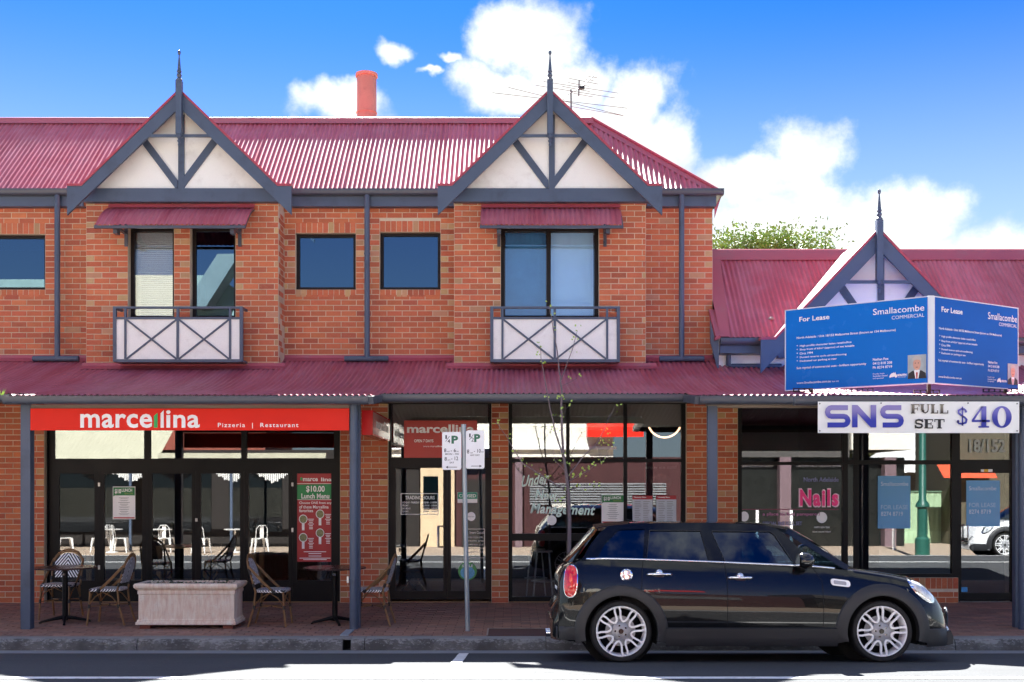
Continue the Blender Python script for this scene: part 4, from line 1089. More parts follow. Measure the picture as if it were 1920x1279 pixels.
def serif(mb, ch, x0, x1, y0, y1, fr, t, h):
    """slab serif capitals: t thick stem, h hairline"""
    xm = (x0 + x1) / 2; qd = lambda a, b, c, d: quad_pr(mb, fr, a, b, c, d)
    if ch in 'FEL':
        qd(x0 + 1.5, x0 + 1.5 + t, y0, y1); qd(x0, x0 + t + 3, y1 - h, y1); qd(x0, x0 + t + 3, y0, y0 + h)
        if ch in 'FE': qd(x0 + 1.5 + t, x1, y0, y0 + h); qd(x1 - 1.6, x1, y0, y0 + 4.5); qd(x0 + 1.5 + t, x1 - 3, (y0 + y1) / 2 - h / 2, (y0 + y1) / 2 + h / 2); qd(x1 - 4.4, x1 - 3, (y0 + y1) / 2 - 3, (y0 + y1) / 2 + 3)
        if ch in 'EL': qd(x0 + 1.5 + t, x1, y1 - h, y1); qd(x1 - 1.8, x1, y1 - 6, y1)
    if ch == 'T': qd(xm - t / 2, xm + t / 2, y0, y1); qd(x0, x1, y0, y0 + h); qd(x0, x0 + 1.6, y0, y0 + 5.5); qd(x1 - 1.6, x1, y0, y0 + 5.5); qd(xm - t / 2 - 2, xm + t / 2 + 2, y1 - h, y1)
    if ch == 'U':
        qd(x0 + 1.2, x0 + 1.2 + t, y0, y1 - 6); qd(x0, x0 + t + 2.4, y0, y0 + h); qd(x1 - 5, x1, y0, y0 + h)
        stroke(mb, [(x0 + 1.2 + t / 2, y1 - 7), (x0 + 3 + t / 2, y1 - 3), (xm + 1, y1 - 1.2), (x1 - 4, y1 - 3.4), (x1 - 2.6, y1 - 7), (x1 - 2.6, y0)], 2.2, fr)
        qd(x0 + 2.6, x0 + t + 2.5, y1 - 7, y1 - 3.5)
    if ch == 'S':
        pts = [(x1 - 1, y0 + 5.5), (x1 - 2.5, y0 + 2.2), (xm, y0 + 1.2), (x0 + 3, y0 + 2.6), (x0 + 2, y0 + 5.5), (x0 + 3.6, y0 + 8), (xm, y0 + (y1 - y0) / 2), (x1 - 3, y1 - 7.6), (x1 - 2, y1 - 4.6), (x1 - 4, y1 - 2), (xm, y1 - 1.2), (x0 + 2.5, y1 - 2.4), (x0 + 1, y1 - 6)]
        stroke(mb, pts, t * .62, fr); qd(x1 - 1.8, x1 - .6, y0, y0 + 6); qd(x0 + .4, x0 + 1.6, y1 - 6, y1)


q = MB()
for ch, a, b in (('F', 1708, 1724), ('U', 1725.5, 1743), ('L', 1745, 1759), ('L', 1762, 1778)): serif(q, ch, a, b, 758, 775.5, fr, 5.2, 1.7)
q.build('lettering', grad('print_grey_fade', '#8f8676', '#4a443f', Z(775, Yq), Z(760, Yq)), s)
q = MB()
for ch, a, b in (('S', 1715, 1731), ('E', 1733, 1749.5), ('T', 1752, 1771)): serif(q, ch, a, b, 786, 803.5, fr, 5.4, 1.8)
q.build('lettering', M_blk, s)
q = MB()
stroke(q, [(1811, 770), (1808, 767.4), (1803, 767), (1797.5, 770), (1797.5, 774.5), (1803, 779), (1809, 783), (1812.5, 787), (1811, 792.5), (1804, 795), (1798, 794), (1794.6, 790)], 3.6, fr)
quad_pr(q, fr, 1803.3, 1806, 762.5, 798.5); disc_pr(q, fr, 1811, 771.5, 2.4, 2.4, 10); disc_pr(q, fr, 1796.5, 790, 2.6, 2.6, 10)
quad_pr(q, fr, 1840, 1849.5, 762, 799); quad_pr(q, fr, 1834.5, 1854.5, 799, 802); quad_pr(q, fr, 1822, 1856, 787.5, 791.5); q.add([fr(1822, 787.5), fr(1827, 787.5), fr(1844, 762), fr(1840.5, 762)], [(0, 1, 2, 3)])
n = 28; ro = [fr(1878.5 + 18.5 * math.cos(2 * math.pi * k / n), 782 - 20.5 * math.sin(2 * math.pi * k / n)) for k in range(n)]; ri = [fr(1878.5 + 8 * math.cos(2 * math.pi * k / n), 782 - 17.2 * math.sin(2 * math.pi * k / n)) for k in range(n)]
o_ = len(q.v); q.v += ro + ri
for k in range(n): j = (k + 1) % n; q.face((o_ + k, o_ + j, o_ + n + j, o_ + n + k))
q.build('lettering', grad('print_blue_fade2', '#6f6cc0', '#1a289c', Z(790, Yq), Z(768, Yq)), s)
q = MB()
for a, b in ((1537, 757), (1907, 757), (1537, 808), (1907, 808), (1652, 756), (1815, 756)): q.lathe([(.008, -.004), (.008, .002)], P(a, b, Yq - .018), 8, axis='Y')
q.build('eyelet', M_blk, s, kind='stuff')

# lease board: two panels meeting in a V above the verandah roof
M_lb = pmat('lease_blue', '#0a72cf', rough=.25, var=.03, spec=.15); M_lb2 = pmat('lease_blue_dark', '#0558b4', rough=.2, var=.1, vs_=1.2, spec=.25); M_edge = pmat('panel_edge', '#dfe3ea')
s = thing('lease_board', 'blue two sided For Lease board standing on the verandah roof before the small gable', 'sign board', (5.19, 13.5, 2.95))


def ray_pl(px, py, A, B):
    """where the photo ray meets the upright plane through A and B (plan points); returns distance along A->B and height"""
    dx, dy = (px - CX) / F, 1.0; ex, ey = B[0] - A[0], B[1] - A[1]
    # s*(dx,dy) = A + t*(ex,ey)
    det = dx * (-ey) - (-ex) * dy; s_ = (A[0] * (-ey) - (-ex) * A[1]) / det
    px_, py_ = s_ * dx, s_ * dy; L = math.hypot(ex, ey); t = ((px_ - A[0]) * ex + (py_ - A[1]) * ey) / L
    return t, CAMZ - (py - HOR) / F * s_


def lease_panel(A, B, m, T, spec):
    """A left plan point, B right plan point"""
    L = math.hypot(B[0] - A[0], B[1] - A[1]); e = ((B[0] - A[0]) / L, (B[1] - A[1]) / L); nx, ny = e[1], -e[0]
    z0, z1 = spec['z']
    def fr(u, v, off=.004): return Vector((A[0] + e[0] * u + nx * off, A[1] + e[1] * u + ny * off, v))
    q = MB(); M_ = [fr(0, z0, 0), fr(L, z0, 0), fr(L, z1, 0), fr(0, z1, 0), fr(0, z0, -.03), fr(L, z0, -.03), fr(L, z1, -.03), fr(0, z1, -.03)]
    q.add(M_, [(0, 1, 2, 3), (5, 4, 7, 6), (1, 5, 6, 2), (4, 0, 3, 7), (3, 2, 6, 7), (4, 5, 1, 0)]); pn = q.build('panel', m, s)
    q = MB()
    for a, b, c, d in ((-.006, L + .006, z1, z1 + .012), (-.006, L + .006, z0 - .012, z0), (-.012, 0, z0 - .012, z1 + .012), (L, L + .012, z0 - .012, z1 + .012)):
        q.add([fr(a, c, .006), fr(b, c, .006), fr(b, d, .006), fr(a, d, .006), fr(a, c, -.032), fr(b, c, -.032), fr(b, d, -.032), fr(a, d, -.032)], [(0, 1, 2, 3), (5, 4, 7, 6), (1, 5, 6, 2), (4, 0, 3, 7), (3, 2, 6, 7), (4, 5, 1, 0)])
    q.build('edge_trim', M_edge, pn)
    q = MB()
    for (txt, p0, p1, h, bold) in T:      # p0 = left end baseline px, p1 = right end baseline px, h = letter height px at the left
        u0, b0 = ray_pl(p0[0], p0[1], A, B); u1, b1 = ray_pl(p1[0], p1[1], A, B); _, t0 = ray_pl(p0[0], p0[1] - h, A, B)
        base = (b0 + b1) / 2; put_text(q, txt, fr, u0, u1, base + (t0 - b0), base, bold)
    q.build('lettering', M_wht, pn)
    # small portrait of a man in a suit, and the logo mark
    (pa, pb, pc, pd) = spec['photo']; u0, v1 = ray_pl(pa, pb, A, B); u1, v0 = ray_pl(pc, pd, A, B); w, h = u1 - u0, v1 - v0
    def qd(name, mm, pts, off):
        g = MB(); g.add([fr(u0 + w * a, v0 + h * b, off) for a, b in pts], [tuple(range(len(pts)))]); return g.build(name, mm, pn)
    qd('portrait', pmat('portrait_ground', '#aab6b9', var=.2, vs_=8), [(0, 0), (1, 0), (1, 1), (0, 1)], .005)
    qd('portrait_suit', pmat('suit_black', '#1d1c22'), [(0, 0), (1, 0), (.97, .22), (.75, .33), (.5, .36), (.25, .33), (.03, .22)], .0065)
    qd('portrait_shirt', M_wht, [(.42, 0), (.58, 0), (.66, .34), (.5, .38), (.34, .34)], .0075)
    qd('portrait_tie', M_pred, [(.47, 0), (.53, 0), (.55, .24), (.5, .28), (.45, .24)], .0085)
    qd('portrait_face', pmat('portrait_skin', '#d9a48c'), [(.5 + .21 * math.cos(k * math.pi / 10), .60 + .25 * math.sin(k * math.pi / 10)) for k in range(20)], .0080)
    qd('portrait_hair', pmat('portrait_hair', '#c4beb6'), [(.28, .66), (.32, .76), (.5, .80), (.68, .76), (.72, .66), (.75, .84), (.6, .95), (.4, .95), (.25, .84)], .0095)
    qd('portrait_mouth', pmat('portrait_mouth', '#8d4a44'), [(.42, .49), (.58, .49), (.54, .46), (.46, .46)], .0095)
    g = MB()
    for ex in (.42, .58): g.add([fr(u0 + w * (ex + .03 * math.cos(k * math.pi / 4)), v0 + h * (.65 + .018 * math.sin(k * math.pi / 4)), .0095) for k in range(8)], [tuple(range(8))])
    g.build('portrait_eyes', M_blk, pn)
    lx, ly, lw = spec['logo']; u0, v0 = ray_pl(lx, ly, A, B); k = lw
    g = MB(); g.add([fr(u0 + k * a, v0 + k * b, .005) for a, b in ((0, .2), (.15, .45), (.35, .62), (.5, .6), (.55, .72), (.66, .55), (.74, .75), (.85, .45), (1, .3), (.96, .08), (.8, 0), (.65, .16), (.45, .1), (.25, .1), (.08, .02))], [tuple(range(15))]); g.build('logo_mark', M_wht, pn)
    return fr


A1, B1 = (X(1473.5, 14.6), 14.6), (X(1740, 13.52), 13.52); A2, B2 = (X(1752, 13.52), 13.52), (X(1908, 14.42), 14.42)
def cv(x, y): return (1460 + x / 4.174, 540 + y / 4.174)
T1 = [('For Lease', cv(163, 262), cv(398, 248), 9, .015), ('Smallacombe', cv(740, 214), cv(1140, 176), 11.5, .0), ('COMMERCIAL', cv(886, 247), cv(1140, 226), 6.5, -.005),
      ('North Adelaide : Unit 18/152 Melbourne Street (known as 154 Melbourne)', cv(142, 404), cv(917, 343), 5.3, .012),
      ('*  High profile character laden retail/office', cv(142, 466), cv(570, 436), 4.6, .01), ('*  Shop front of 62m\u00b2 (approx) of net lettable', cv(142, 494), cv(593, 465), 4.6, .01),
      ('*  Circa 1994', cv(142, 523), cv(268, 516), 4.4, .01), ('*  Ducted reverse cycle airconditioning', cv(142, 555), cv(531, 530), 4.6, .01), ('*  Dedicated car parking at rear', cv(142, 583), cv(455, 567), 4.6, .01),
      ('Suit myriad of commercial uses - brilliant opportunity', cv(142, 640), cv(686, 606), 5, .012), ('Nathan Fox', cv(738, 570), cv(860, 563), 4.6, .015), ('0412 818 208', cv(738, 600), cv(888, 594), 4.6, .01),
      ('Ph 8274 8719', cv(738, 634), cv(888, 625), 4.8, .01), ('www.Smallacombe.com.au', cv(142, 752), cv(410, 738), 4, .01), ('RLA 1020', cv(420, 737), cv(472, 735), 2.4, 0.), ('Proudly South', cv(738, 682), cv(828, 676), 3, 0.),
      ('Australian Owned', cv(738, 697), cv(852, 691), 3, 0.), ('and operated', cv(738, 716), cv(822, 712), 3, 0.), ('SOUTH', cv(930, 692), cv(1000, 688), 4.2, .05), ('AUSTRALIAN', cv(932, 702), cv(998, 699), 1.4, 0.)]
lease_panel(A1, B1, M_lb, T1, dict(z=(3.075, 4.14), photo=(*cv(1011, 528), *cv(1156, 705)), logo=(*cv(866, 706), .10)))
T2 = [('For Lease', cv(1273, 188), cv(1437, 208), 10, .015), ('Smallacombe', cv(1637, 245), cv(1863, 270), 13, .0), ('COMMERCIAL', cv(1723, 298), cv(1862, 312), 6.3, -.005),
      ('North Adelaide : Unit 18/152 Melbourne Street (known as 154 Melbourne)', cv(1253, 326), cv(1744, 388), 5.6, .012),
      ('*  High profile character laden retail/office', cv(1255, 388), cv(1540, 420), 4.8, .01), ('*  Shop front of 62m\u00b2 (approx) of net lettable', cv(1255, 425), cv(1553, 455), 4.8, .01),
      ('*  Circa 1994', cv(1255, 455), cv(1340, 462), 4.6, .01), ('*  Ducted reverse cycle airconditioning', cv(1255, 488), cv(1515, 516), 4.8, .01), ('*  Dedicated car parking at rear', cv(1255, 518), cv(1463, 541), 4.8, .01),
      ('Suit myriad of commercial uses - brilliant opportunity', cv(1248, 577), cv(1605, 613), 5.2, .012), ('Nathan Fox', cv(1637, 590), cv(1710, 595), 4.6, .015), ('0412 818 208', cv(1637, 622), cv(1724, 627), 4.6, .01),
      ('Ph 8274 8719', cv(1637, 655), cv(1722, 661), 4.8, .01), ('www.Smallacombe.com.au', cv(1248, 700), cv(1430, 716), 4, .01), ('Proudly South', cv(1633, 703), cv(1686, 708), 3, 0.),
      ('Australian Owned', cv(1633, 720), cv(1700, 725), 3, 0.), ('and operated', cv(1633, 737), cv(1682, 741), 3, 0.), ('SOUTH', cv(1742, 737), cv(1782, 741), 4.2, .05)]
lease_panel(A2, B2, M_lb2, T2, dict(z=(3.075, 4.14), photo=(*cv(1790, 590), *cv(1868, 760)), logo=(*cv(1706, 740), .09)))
q = MB(); q.box(X(1740.5, 13.5), X(1751.5, 13.5), 13.5, 13.56, 3.06, 4.155); q.build('corner_post', M_edge, s)
q = MB()
for xx, yy in ((X(1745, 13.52), 13.56), (A1[0] + .3, 14.42), (B2[0] - .2, 14.33)):
    q.box(xx - .02, xx + .02, yy, yy + .04, vz(yy) - .01, 3.2)
q.build('stand_leg', mat('stand_rust', '#3a2c28', rough=.8), s, kind='stuff')
q = MB()
for (xa_, xb_, yy) in ((A1[0] + .05, A1[0] + 1.1, 14.38), (X(1720, 13.5), X(1768, 13.5), 13.60), (B2[0] - .5, B2[0] + .02, 14.3)):
    zz_ = vz(yy) + .02; q.box(xa_, xb_, yy, yy + .03, zz_, zz_ + .012); q.box(xa_, xb_, yy, yy + .03, zz_ + .04, zz_ + .05); n = max(3, int((xb_ - xa_) / .07))
    for k in range(n + 1): u = xa_ + (xb_ - xa_) * k / n; q.box(u - .004, u + .004, yy, yy + .03, zz_, zz_ + .05)
q.build('stand_rail', mat('stand_rust', '#3a2c28'), s, kind='stuff')


# ---------------------------------------------------------------- posters and decals in the windows
YP = YF + .014          # on the face of the panes
def poster(name, label, cat, a, b, c, d, m, Y=YP, group=None, th=.003):
    s_ = thing(name, label, cat, (X((a + b) / 2, Y), Y, Z(d, Y)), group); g = MB(); g.pbox(a, b, c, d, Y, th); g.build('sheet', m, s_); return s_, face_pl(Y - .0025)


def lunch(a, b, c, d, label):
    s_, fr = poster('lunch_poster', label, 'poster', a, b, c, d, M_wht, group='ten dollar lunch posters'); w, h = b - a, d - c
    g = MB(); g.add([fr(a + w * .02, c + h * .30), fr(a + w * .1, c + h * .27), fr(b - w * .02, c + h * .27), fr(b - w * .02, c + h * .02), fr(a + w * .02, c + h * .02)], [(0, 1, 2, 3, 4)]); g.build('header', M_dgrn, s_)
    fr2 = face_pl(YP - .004); g = MB(); put_text(g, '$10', fr2, a + w * .09, a + w * .37, c + h * .07, c + h * .23, .03); put_text(g, 'LUNCH', fr2, a + w * .40, a + w * .86, c + h * .06, c + h * .16, .02); g.build('lettering', M_wht, s_)
    g = MB(); put_text(g, 'Specials', fr2, a + w * .52, a + w * .9, c + h * .18, c + h * .245, .0); g.build('lettering', pmat('print_olive', '#9ab54a'), s_)
    g = MB()
    for k in range(8):
        y = c + h * (.34 + .07 * k); ww = w * random.uniform(.18, .3); quad_pr(g, fr, a + w / 2 - ww, a + w / 2 + ww, y, y + h * .012)
        quad_pr(g, fr, a + w / 2 - ww * .7, a + w / 2 + ww * .7, y + h * .025, y + h * .033)
    g.build('small_print', M_grey, s_)
    g = MB(); quad_pr(g, fr, a + w * .03, b - w * .03, d - h * .06, d - h * .02); g.build('footer', M_pred, s_)


lunch(211.5, 253.5, 912.5, 973.5, 'ten dollar lunch poster taped inside the second folding door'); lunch(1128, 1170, 927.5, 981, 'ten dollar lunch poster in the bay window above the car roof')
s_, fr = poster('menu_poster', 'tall red ten dollar lunch menu poster filling the last folding door', 'poster', 556.5, 624.8, 888, 1053.5, M_pred)
fr2 = face_pl(YP - .004); g = MB(); g.add([fr(556.8, 937), fr(624.5, 936), fr(624.5, 907.5), fr(556.8, 909)], [(0, 1, 2, 3)]); g.build('green_band', pmat('poster_band', '#12904c'), s_)
g = MB(); put_text(g, 'marce', fr2, 568, 596, 896.5, 902.5, .03); put_text(g, 'lina', fr2, 602, 622, 895.5, 902.5, .03); put_text(g, '$10.00', fr2, 574, 609, 911, 924, .03); put_text(g, 'Lunch Menu', fr2, 565, 617.5, 925.5, 935, .03)
for i, l in enumerate(('Choose ONE from any', 'of these Marcellina', 'favorites')): put_text(g, l, fr2, 561, (621.5, 616, 587)[i], 940.5 + 7 * i, 946.5 + 7 * i, .015)
for cx_, cy_ in ((568.5, 973.5), (600, 964), (568.5, 1008), (600, 999.5)): quad_pr(g, fr2, cx_ - 2.5, cx_ + 2.5, cy_ + 6, cy_ + 21)
for cx_, cy_ in ((583, 972), (615, 963), (583, 1008), (615, 999)):
    for k in range(7):
        w = 5.5 - (k % 3) if k < 4 else 3.5; quad_pr(g, fr2, cx_ - w, cx_ + w, cy_ + 1 + k * 3, cy_ + 2.2 + k * 3)
for y, w in ((1034, 21), (1037.5, 12), (1042, 12), (1046, 29), (1048.6, 22)): quad_pr(g, fr2, 590.5 - w, 590.5 + w, y, y + 1.3)
quad_pr(g, fr, 556.8, 624.5, 906.4, 907.3); quad_pr(g, fr, 556.8, 624.5, 936.6, 937.5)
g.build('lettering', M_wht, s_)
for i, (cx_, cy_) in enumerate(((568.5, 973.5), (600, 964), (568.5, 1008), (600, 999.5))):
    g = MB(); disc_pr(g, fr, cx_, cy_, 8, 8.5, 18); g.build('dish_picture', M_wht, s_); g = MB(); disc_pr(g, fr2, cx_, cy_, 6.8, 7.2, 16); g.build('dish_food', mat('food_print_%d' % 0, '#8c8a5c', var=.5, vs_=40, fine=.3, fs=120), s_)
g = MB(); disc_pr(g, fr2, 565, 898, 2.2, 3.4, 8); g.build('logo_leaf', M_grn, s_)

# entrance
s_, fr = poster('transom_poster', 'red and white poster reading OPEN 7 DAYS on the glass above the entrance door', 'poster', 757.5, 894.5, 788.5, 858.5, pmat('poster_red2', '#c2382f'))
fr2 = face_pl(YP - .004); g = MB(); put_text(g, 'marcellina', fr2, 763, 889, 796, 812, .03); put_text(g, 'OPEN 7 DAYS', fr2, 776.5, 812.5, 824, 829.5, .015); put_text(g, 'www.marcellina.com.au', fr2, 793.5, 846, 835, 838.5, 0); g.build('lettering', M_wht, s_)
s_ = thing('trading_hours_decal', 'white framed trading hours lettering on the entrance door glass', 'decal', (X(785, YP), YP, Z(965, YP))); fr = face_pl(YP)
g = MB()
for a, b, c, d in ((751.5, 822, 925, 926.3), (751.5, 822, 963.8, 965), (751.5, 752.8, 926.3, 963.8), (820.7, 822, 926.3, 963.8)): quad_pr(g, fr, a, b, c, d)
g.build('frame_line', M_wht, s_)
g = MB(); put_text(g, 'TRADING HOURS', fr, 759.5, 815, 930, 936.5, .02)
for i, (l, r_) in enumerate((('MONDAY - THURSDAY', '11:00AM - 11:00PM'), ('FRIDAY', '11:00AM - 1:00AM'), ('SATURDAY', '4:00PM - 1:00AM'), ('SUNDAY', '4:00PM - 11:00PM'))):
    y = 940.5 + 5.6 * i; put_text(g, l, fr, 754.5, 754.5 + len(l) * 1.9, y, y + 3.6, .02); put_text(g, r_, fr, 819 - len(r_) * 1.65, 819, y, y + 3.6, .02)
g.build('lettering', M_wht, s_)
s_, fr = poster('closed_sign', 'small green and white CLOSED sign hung inside the entrance door', 'sign', 858, 895, 923, 943, M_wht)
g = MB(); quad_pr(g, fr, 858.3, 894.7, 923.3, 935.5); g.build('green_band', pmat('sign_teal', '#159a73'), s_); fr2 = face_pl(YP - .004); g = MB(); put_text(g, 'CLOSED', fr2, 860.5, 892.5, 926.5, 932.8, .02); g.build('lettering', M_wht, s_)
s_ = thing('round_sticker', 'round white sticker on the entrance door glass below the CLOSED sign', 'sticker', P(883, 976, YP), 'round white stickers on the glass'); fr = face_pl(YP); g = MB(); disc_pr(g, fr, 883.5, 968.5, 8, 8.5); g.build('sheet', M_wht, s_)
fr2 = face_pl(YP - .002); g = MB(); put_text(g, 'tourism', fr2, 877.5, 889.5, 967, 970, 0); g.build('lettering', M_grey, s_)
s_ = thing('price_decal', 'white framed pizza price lettering low on the entrance door glass', 'decal', P(893, 1046, YP)); fr = face_pl(YP); g = MB()
for a, b, c, d in ((875, 909, 991.5, 992.6), (875, 909, 1045.5, 1046.6), (875, 876, 992.6, 1045.5), (908, 909, 992.6, 1045.5)): quad_pr(g, fr, a, b, c, d)
put_text(g, 'Smart Casual', fr, 880, 907, 996, 1001, .02)
for i, l in enumerate(('DEEP PIZZA DEAL', 'FROM 5PM', 'LARGE PIZZA  $20.90', 'LARGE PIZZA  $23.90', 'LARGE PIZZA  $25.90')): put_text(g, l, fr, 878.5, 906, 1006 + 7 * i, 1009 + 7 * i, .02)
g.build('lettering', pmat('print_blush', '#d9cfc9'), s_)
s_ = thing('round_green_sticker', 'round green and blue sticker low on the entrance door glass', 'sticker', P(877, 1089, YP)); fr = face_pl(YP); g = MB(); disc_pr(g, fr, 876.5, 1071, 17.5, 17.5); g.build('sheet', pmat('sticker_green', '#4f9a4e', var=.2, vs_=30), s_)
g = MB(); disc_pr(g, face_pl(YP - .001), 876.5, 1074, 13.5, 12); g.build('centre_print', pmat('sticker_blue', '#5fa3c8', var=.4, vs_=40), s_); g = MB(); put_text(g, 'SMILE', face_pl(YP - .002), 866, 887, 1058.5, 1063.5, .02); g.build('lettering', M_wht, s_)

# bay window lettering
M_mint = pmat('brush_mint', '#e2fff4')
s_ = thing('window_lettering', 'pale mint brush lettering reading Under New Management on the bay window', 'lettering', P(1045, 975, YP)); fr = face_pl(YP)
for w, a, b, c, d, sl in (('Under', 976, 1027, 893, 914, 5), ('New', 1004, 1043, 917, 935, 3), ('Management', 993, 1112, 943, 968, 6)):
    g = MB()
    def tilt(u, v, a=a, b=b): return fr(u, v - (u - a) / (b - a) * (8 if a < 980 else -4))
    put_text(g, w, tilt, a, b, c, d, .03, 1.06, slant=sl); g.build('word', M_mint, s_)
g = MB(); fr = face_pl(YP); stroke(g, [(1088, 946), (1095, 943), (1106, 946), (1116, 947), (1127, 943)], 1.4, fr); g.build('flourish', M_mint, s_)
s_ = thing('round_sticker', 'round white sticker on the bay window under the mint lettering', 'sticker', P(1035, 985, YP), 'round white stickers on the glass'); g = MB(); disc_pr(g, fr, 1034.5, 975.5, 9, 9.5); g.build('sheet', M_wht, s_)
for i, (a, b, lab) in enumerate(((1186, 1223.5, 'white menu sheet with red heading in the bay window next to the lunch poster'), (1230.5, 1268, 'white menu sheet with red heading at the outer end of the bay window'))):
    s_, f1 = poster('menu_sheet', lab, 'menu', a, b, 929.5, 984, pmat('menu_paper', '#c9cfd6'), group='menu sheets in the bay window')
    g = MB(); quad_pr(g, f1, a, b, 929.5, 936.5); g.build('header', M_pred, s_)
    f2 = face_pl(YP - .004); g = MB(); put_text(g, 'Takeaway Menu', f2, a + 2, b - 12, 931, 934.5, .03); g.build('lettering', M_wht, s_)
    g = MB()
    for k in range(13):
        for c0 in (a + 4, a + 20): quad_pr(g, f1, c0, c0 + random.uniform(8, 13), 940 + 3.3 * k, 941 + 3.3 * k)
    g.build('small_print', M_grey, s_)
s_ = thing('drinks_poster', 'dark red drinks poster reading enjoy ice cold behind the bay window glass', 'poster', P(1240, 990, YF + .12)); g = MB(); g.pbox(1208, 1280, 866, 998, YF + .12, .004); g.build('sheet', pmat('poster_maroon', '#5e1219', var=.2, vs_=2), s_)
g = MB(); put_text(g, 'enjoy ice cold', face_pl(YF + .115), 1210.5, 1268, 873, 881, .0); g.build('lettering', pmat('print_pink_grey', '#b9a9ab'), s_)
g = MB(); disc_pr(g, face_pl(YF + .116), 1239, 905, 20, 17, 18); g.build('ice_picture', mat('ice_print', '#7a4a44', var=.7, vs_=9, fine=.4, fs=50), s_)
s_ = thing('neon_ring', 'glowing peach coloured neon arc behind the top pane of the bay window', 'lamp', P(1246, 820, YF + .5))
g = MB(); g.tube([P(1246 + 31 * math.cos(R(q)), 790 - 31 * math.sin(R(q)) * .98, YF + .45) for q in range(195, 346, 10)], .014, 8); g.build('tube', mat('neon_peach', '#f0b08a', emit=((1, .55, .32), .9), var=0, fine=0), s_)
for k, (x_, h) in enumerate(((1208, .3), (1233, .3))):
    pass

# nail salon decals
M_pink = pmat('print_pink', '#ff2a8c'); M_pinkp = pmat('print_pale_pink', '#ffd6e8'); fr = face_pl(YP); fr2 = face_pl(YP - .002)
s_ = thing('salon_lettering', 'pink Nails lettering with North Adelaide above it on the salon window', 'lettering', P(1510, 1000, YP))
g = MB(); put_text(g, 'Nails', fr, 1497.5, 1574, 915.5, 951.5, .07, 1.2); g.build('outline', M_pinkp, s_)
g = MB(); put_text(g, 'Nails', fr2, 1500, 1571.5, 918, 949, .042, 1.2); g.build('word', M_pink, s_)
g = MB(); put_text(g, 'North Adelaide', fr, 1507, 1572.5, 895, 903.5, .02); g.build('word', pmat('print_violet', '#7f84b0'), s_)
g = MB(); put_text(g, 'a place to feel pampered', fr, 1430, 1537, 961, 968.5, .01); g.build('word', pmat('print_mauve', '#c678a8'), s_)
g = MB(); put_text(g, 'SPECIAL SNS FULL SET', fr, 1430, 1504, 978, 985, .02); g.build('word', pmat('print_violet', '#7f84b0'), s_)
g = MB(); quad_pr(g, fr, 1392, 1572, 954.5, 956); g.build('rule', pmat('print_plum', '#7d2447'), s_)
s_ = thing('round_sticker', 'round white sticker on the salon window beside the brick pier', 'sticker', P(1395, 979, YP), 'round white stickers on the glass'); g = MB(); disc_pr(g, fr, 1395.5, 968.5, 8.5, 9.5); g.build('sheet', M_wht, s_)
s_ = thing('round_sticker', 'round white sticker on the salon window under the pink Nails lettering', 'sticker', P(1541, 980, YP), 'round white stickers on the glass'); g = MB(); disc_pr(g, fr, 1541, 970.5, 10, 10.5); g.build('sheet', M_wht, s_)
g = MB(); put_text(g, 'HAPPY NEW YEAR', fr, 1527, 1556, 987, 990.5, .01); put_text(g, 'BOOK ONLINE TODAY', fr, 1524, 1558, 996, 998.5, .01); g.build('lettering', M_wht, s_)
M_sky = pmat('poster_sky_blue', '#4f9ad2', rough=.3); M_pale = pmat('print_pale_blue', '#a9cdea')
for (a, b, c, d, x0, lab) in ((1646, 1707, 892.5, 991, 1652, 'pale blue FOR LEASE poster inside the wide salon window'), (1812, 1875, 901, 987, 1817, 'pale blue FOR LEASE poster on the salon door glass')):
    s_, f1 = poster('lease_poster', lab, 'poster', a, b, c, d, M_sky, group='for lease posters'); g = MB()
    put_text(g, 'Smallacombe', f1, x0, x0 + 51, c + 11, c + 18.5, -.005); put_text(g, '8274 8719', f1, x0, x0 + 41, d - 31.5, d - 23.5, 0); g.build('lettering', pmat('print_ice', '#cfe4f5'), s_)
    g = MB(); put_text(g, 'FOR LEASE', f1, x0, x0 + 50, d - 44, d - 36, .0); g.build('lettering', M_pale, s_)
s_ = thing('number_decal', 'pale grey 18/152 street number on the glass above the salon door', 'number', P(1850, 850, YP)); g = MB(); put_text(g, '18/152', fr, 1817, 1885, 823.5, 848.5, .03); g.build('digits', pmat('print_frost', '#b7c0bb'), s_)
s_ = thing('push_plate_sticker', 'tiny yellow and white sticker on the head of the salon door', 'sticker', P(1850, 885, YF)); g = MB(); quad_pr(g, face_pl(YF - .004), 1839, 1861, 880, 885); g.build('sheet', M_wht, s_); g = MB(); quad_pr(g, face_pl(YF - .006), 1845, 1853, 880, 885); g.build('centre_print', pmat('print_yellow', '#e6b422'), s_)
s_ = thing('alarm_sticker', 'small bright blue sticker in the bottom corner of the salon door', 'sticker', P(1808, 1110, YP)); g = MB(); quad_pr(g, fr, 1802, 1814, 1101, 1110); g.build('sheet', pmat('print_azure', '#2d8ed0'), s_)
s_ = thing('window_film', 'whitish frosted sheet low inside the salon window', 'film', P(1715, 1075, YF + .07)); g = MB(); g.pbox(1648, 1783, 996, 1075.5, YF + .07, .002); g.build('sheet', glass('frost_film', (.80, .82, .82), .05), s_)
g = MB(); g.pbox(1648, 1783, 996, 1075.5, YF + .075, .002); g.build('backing', pmat('film_paper', '#7d8584', rough=.8), s_)

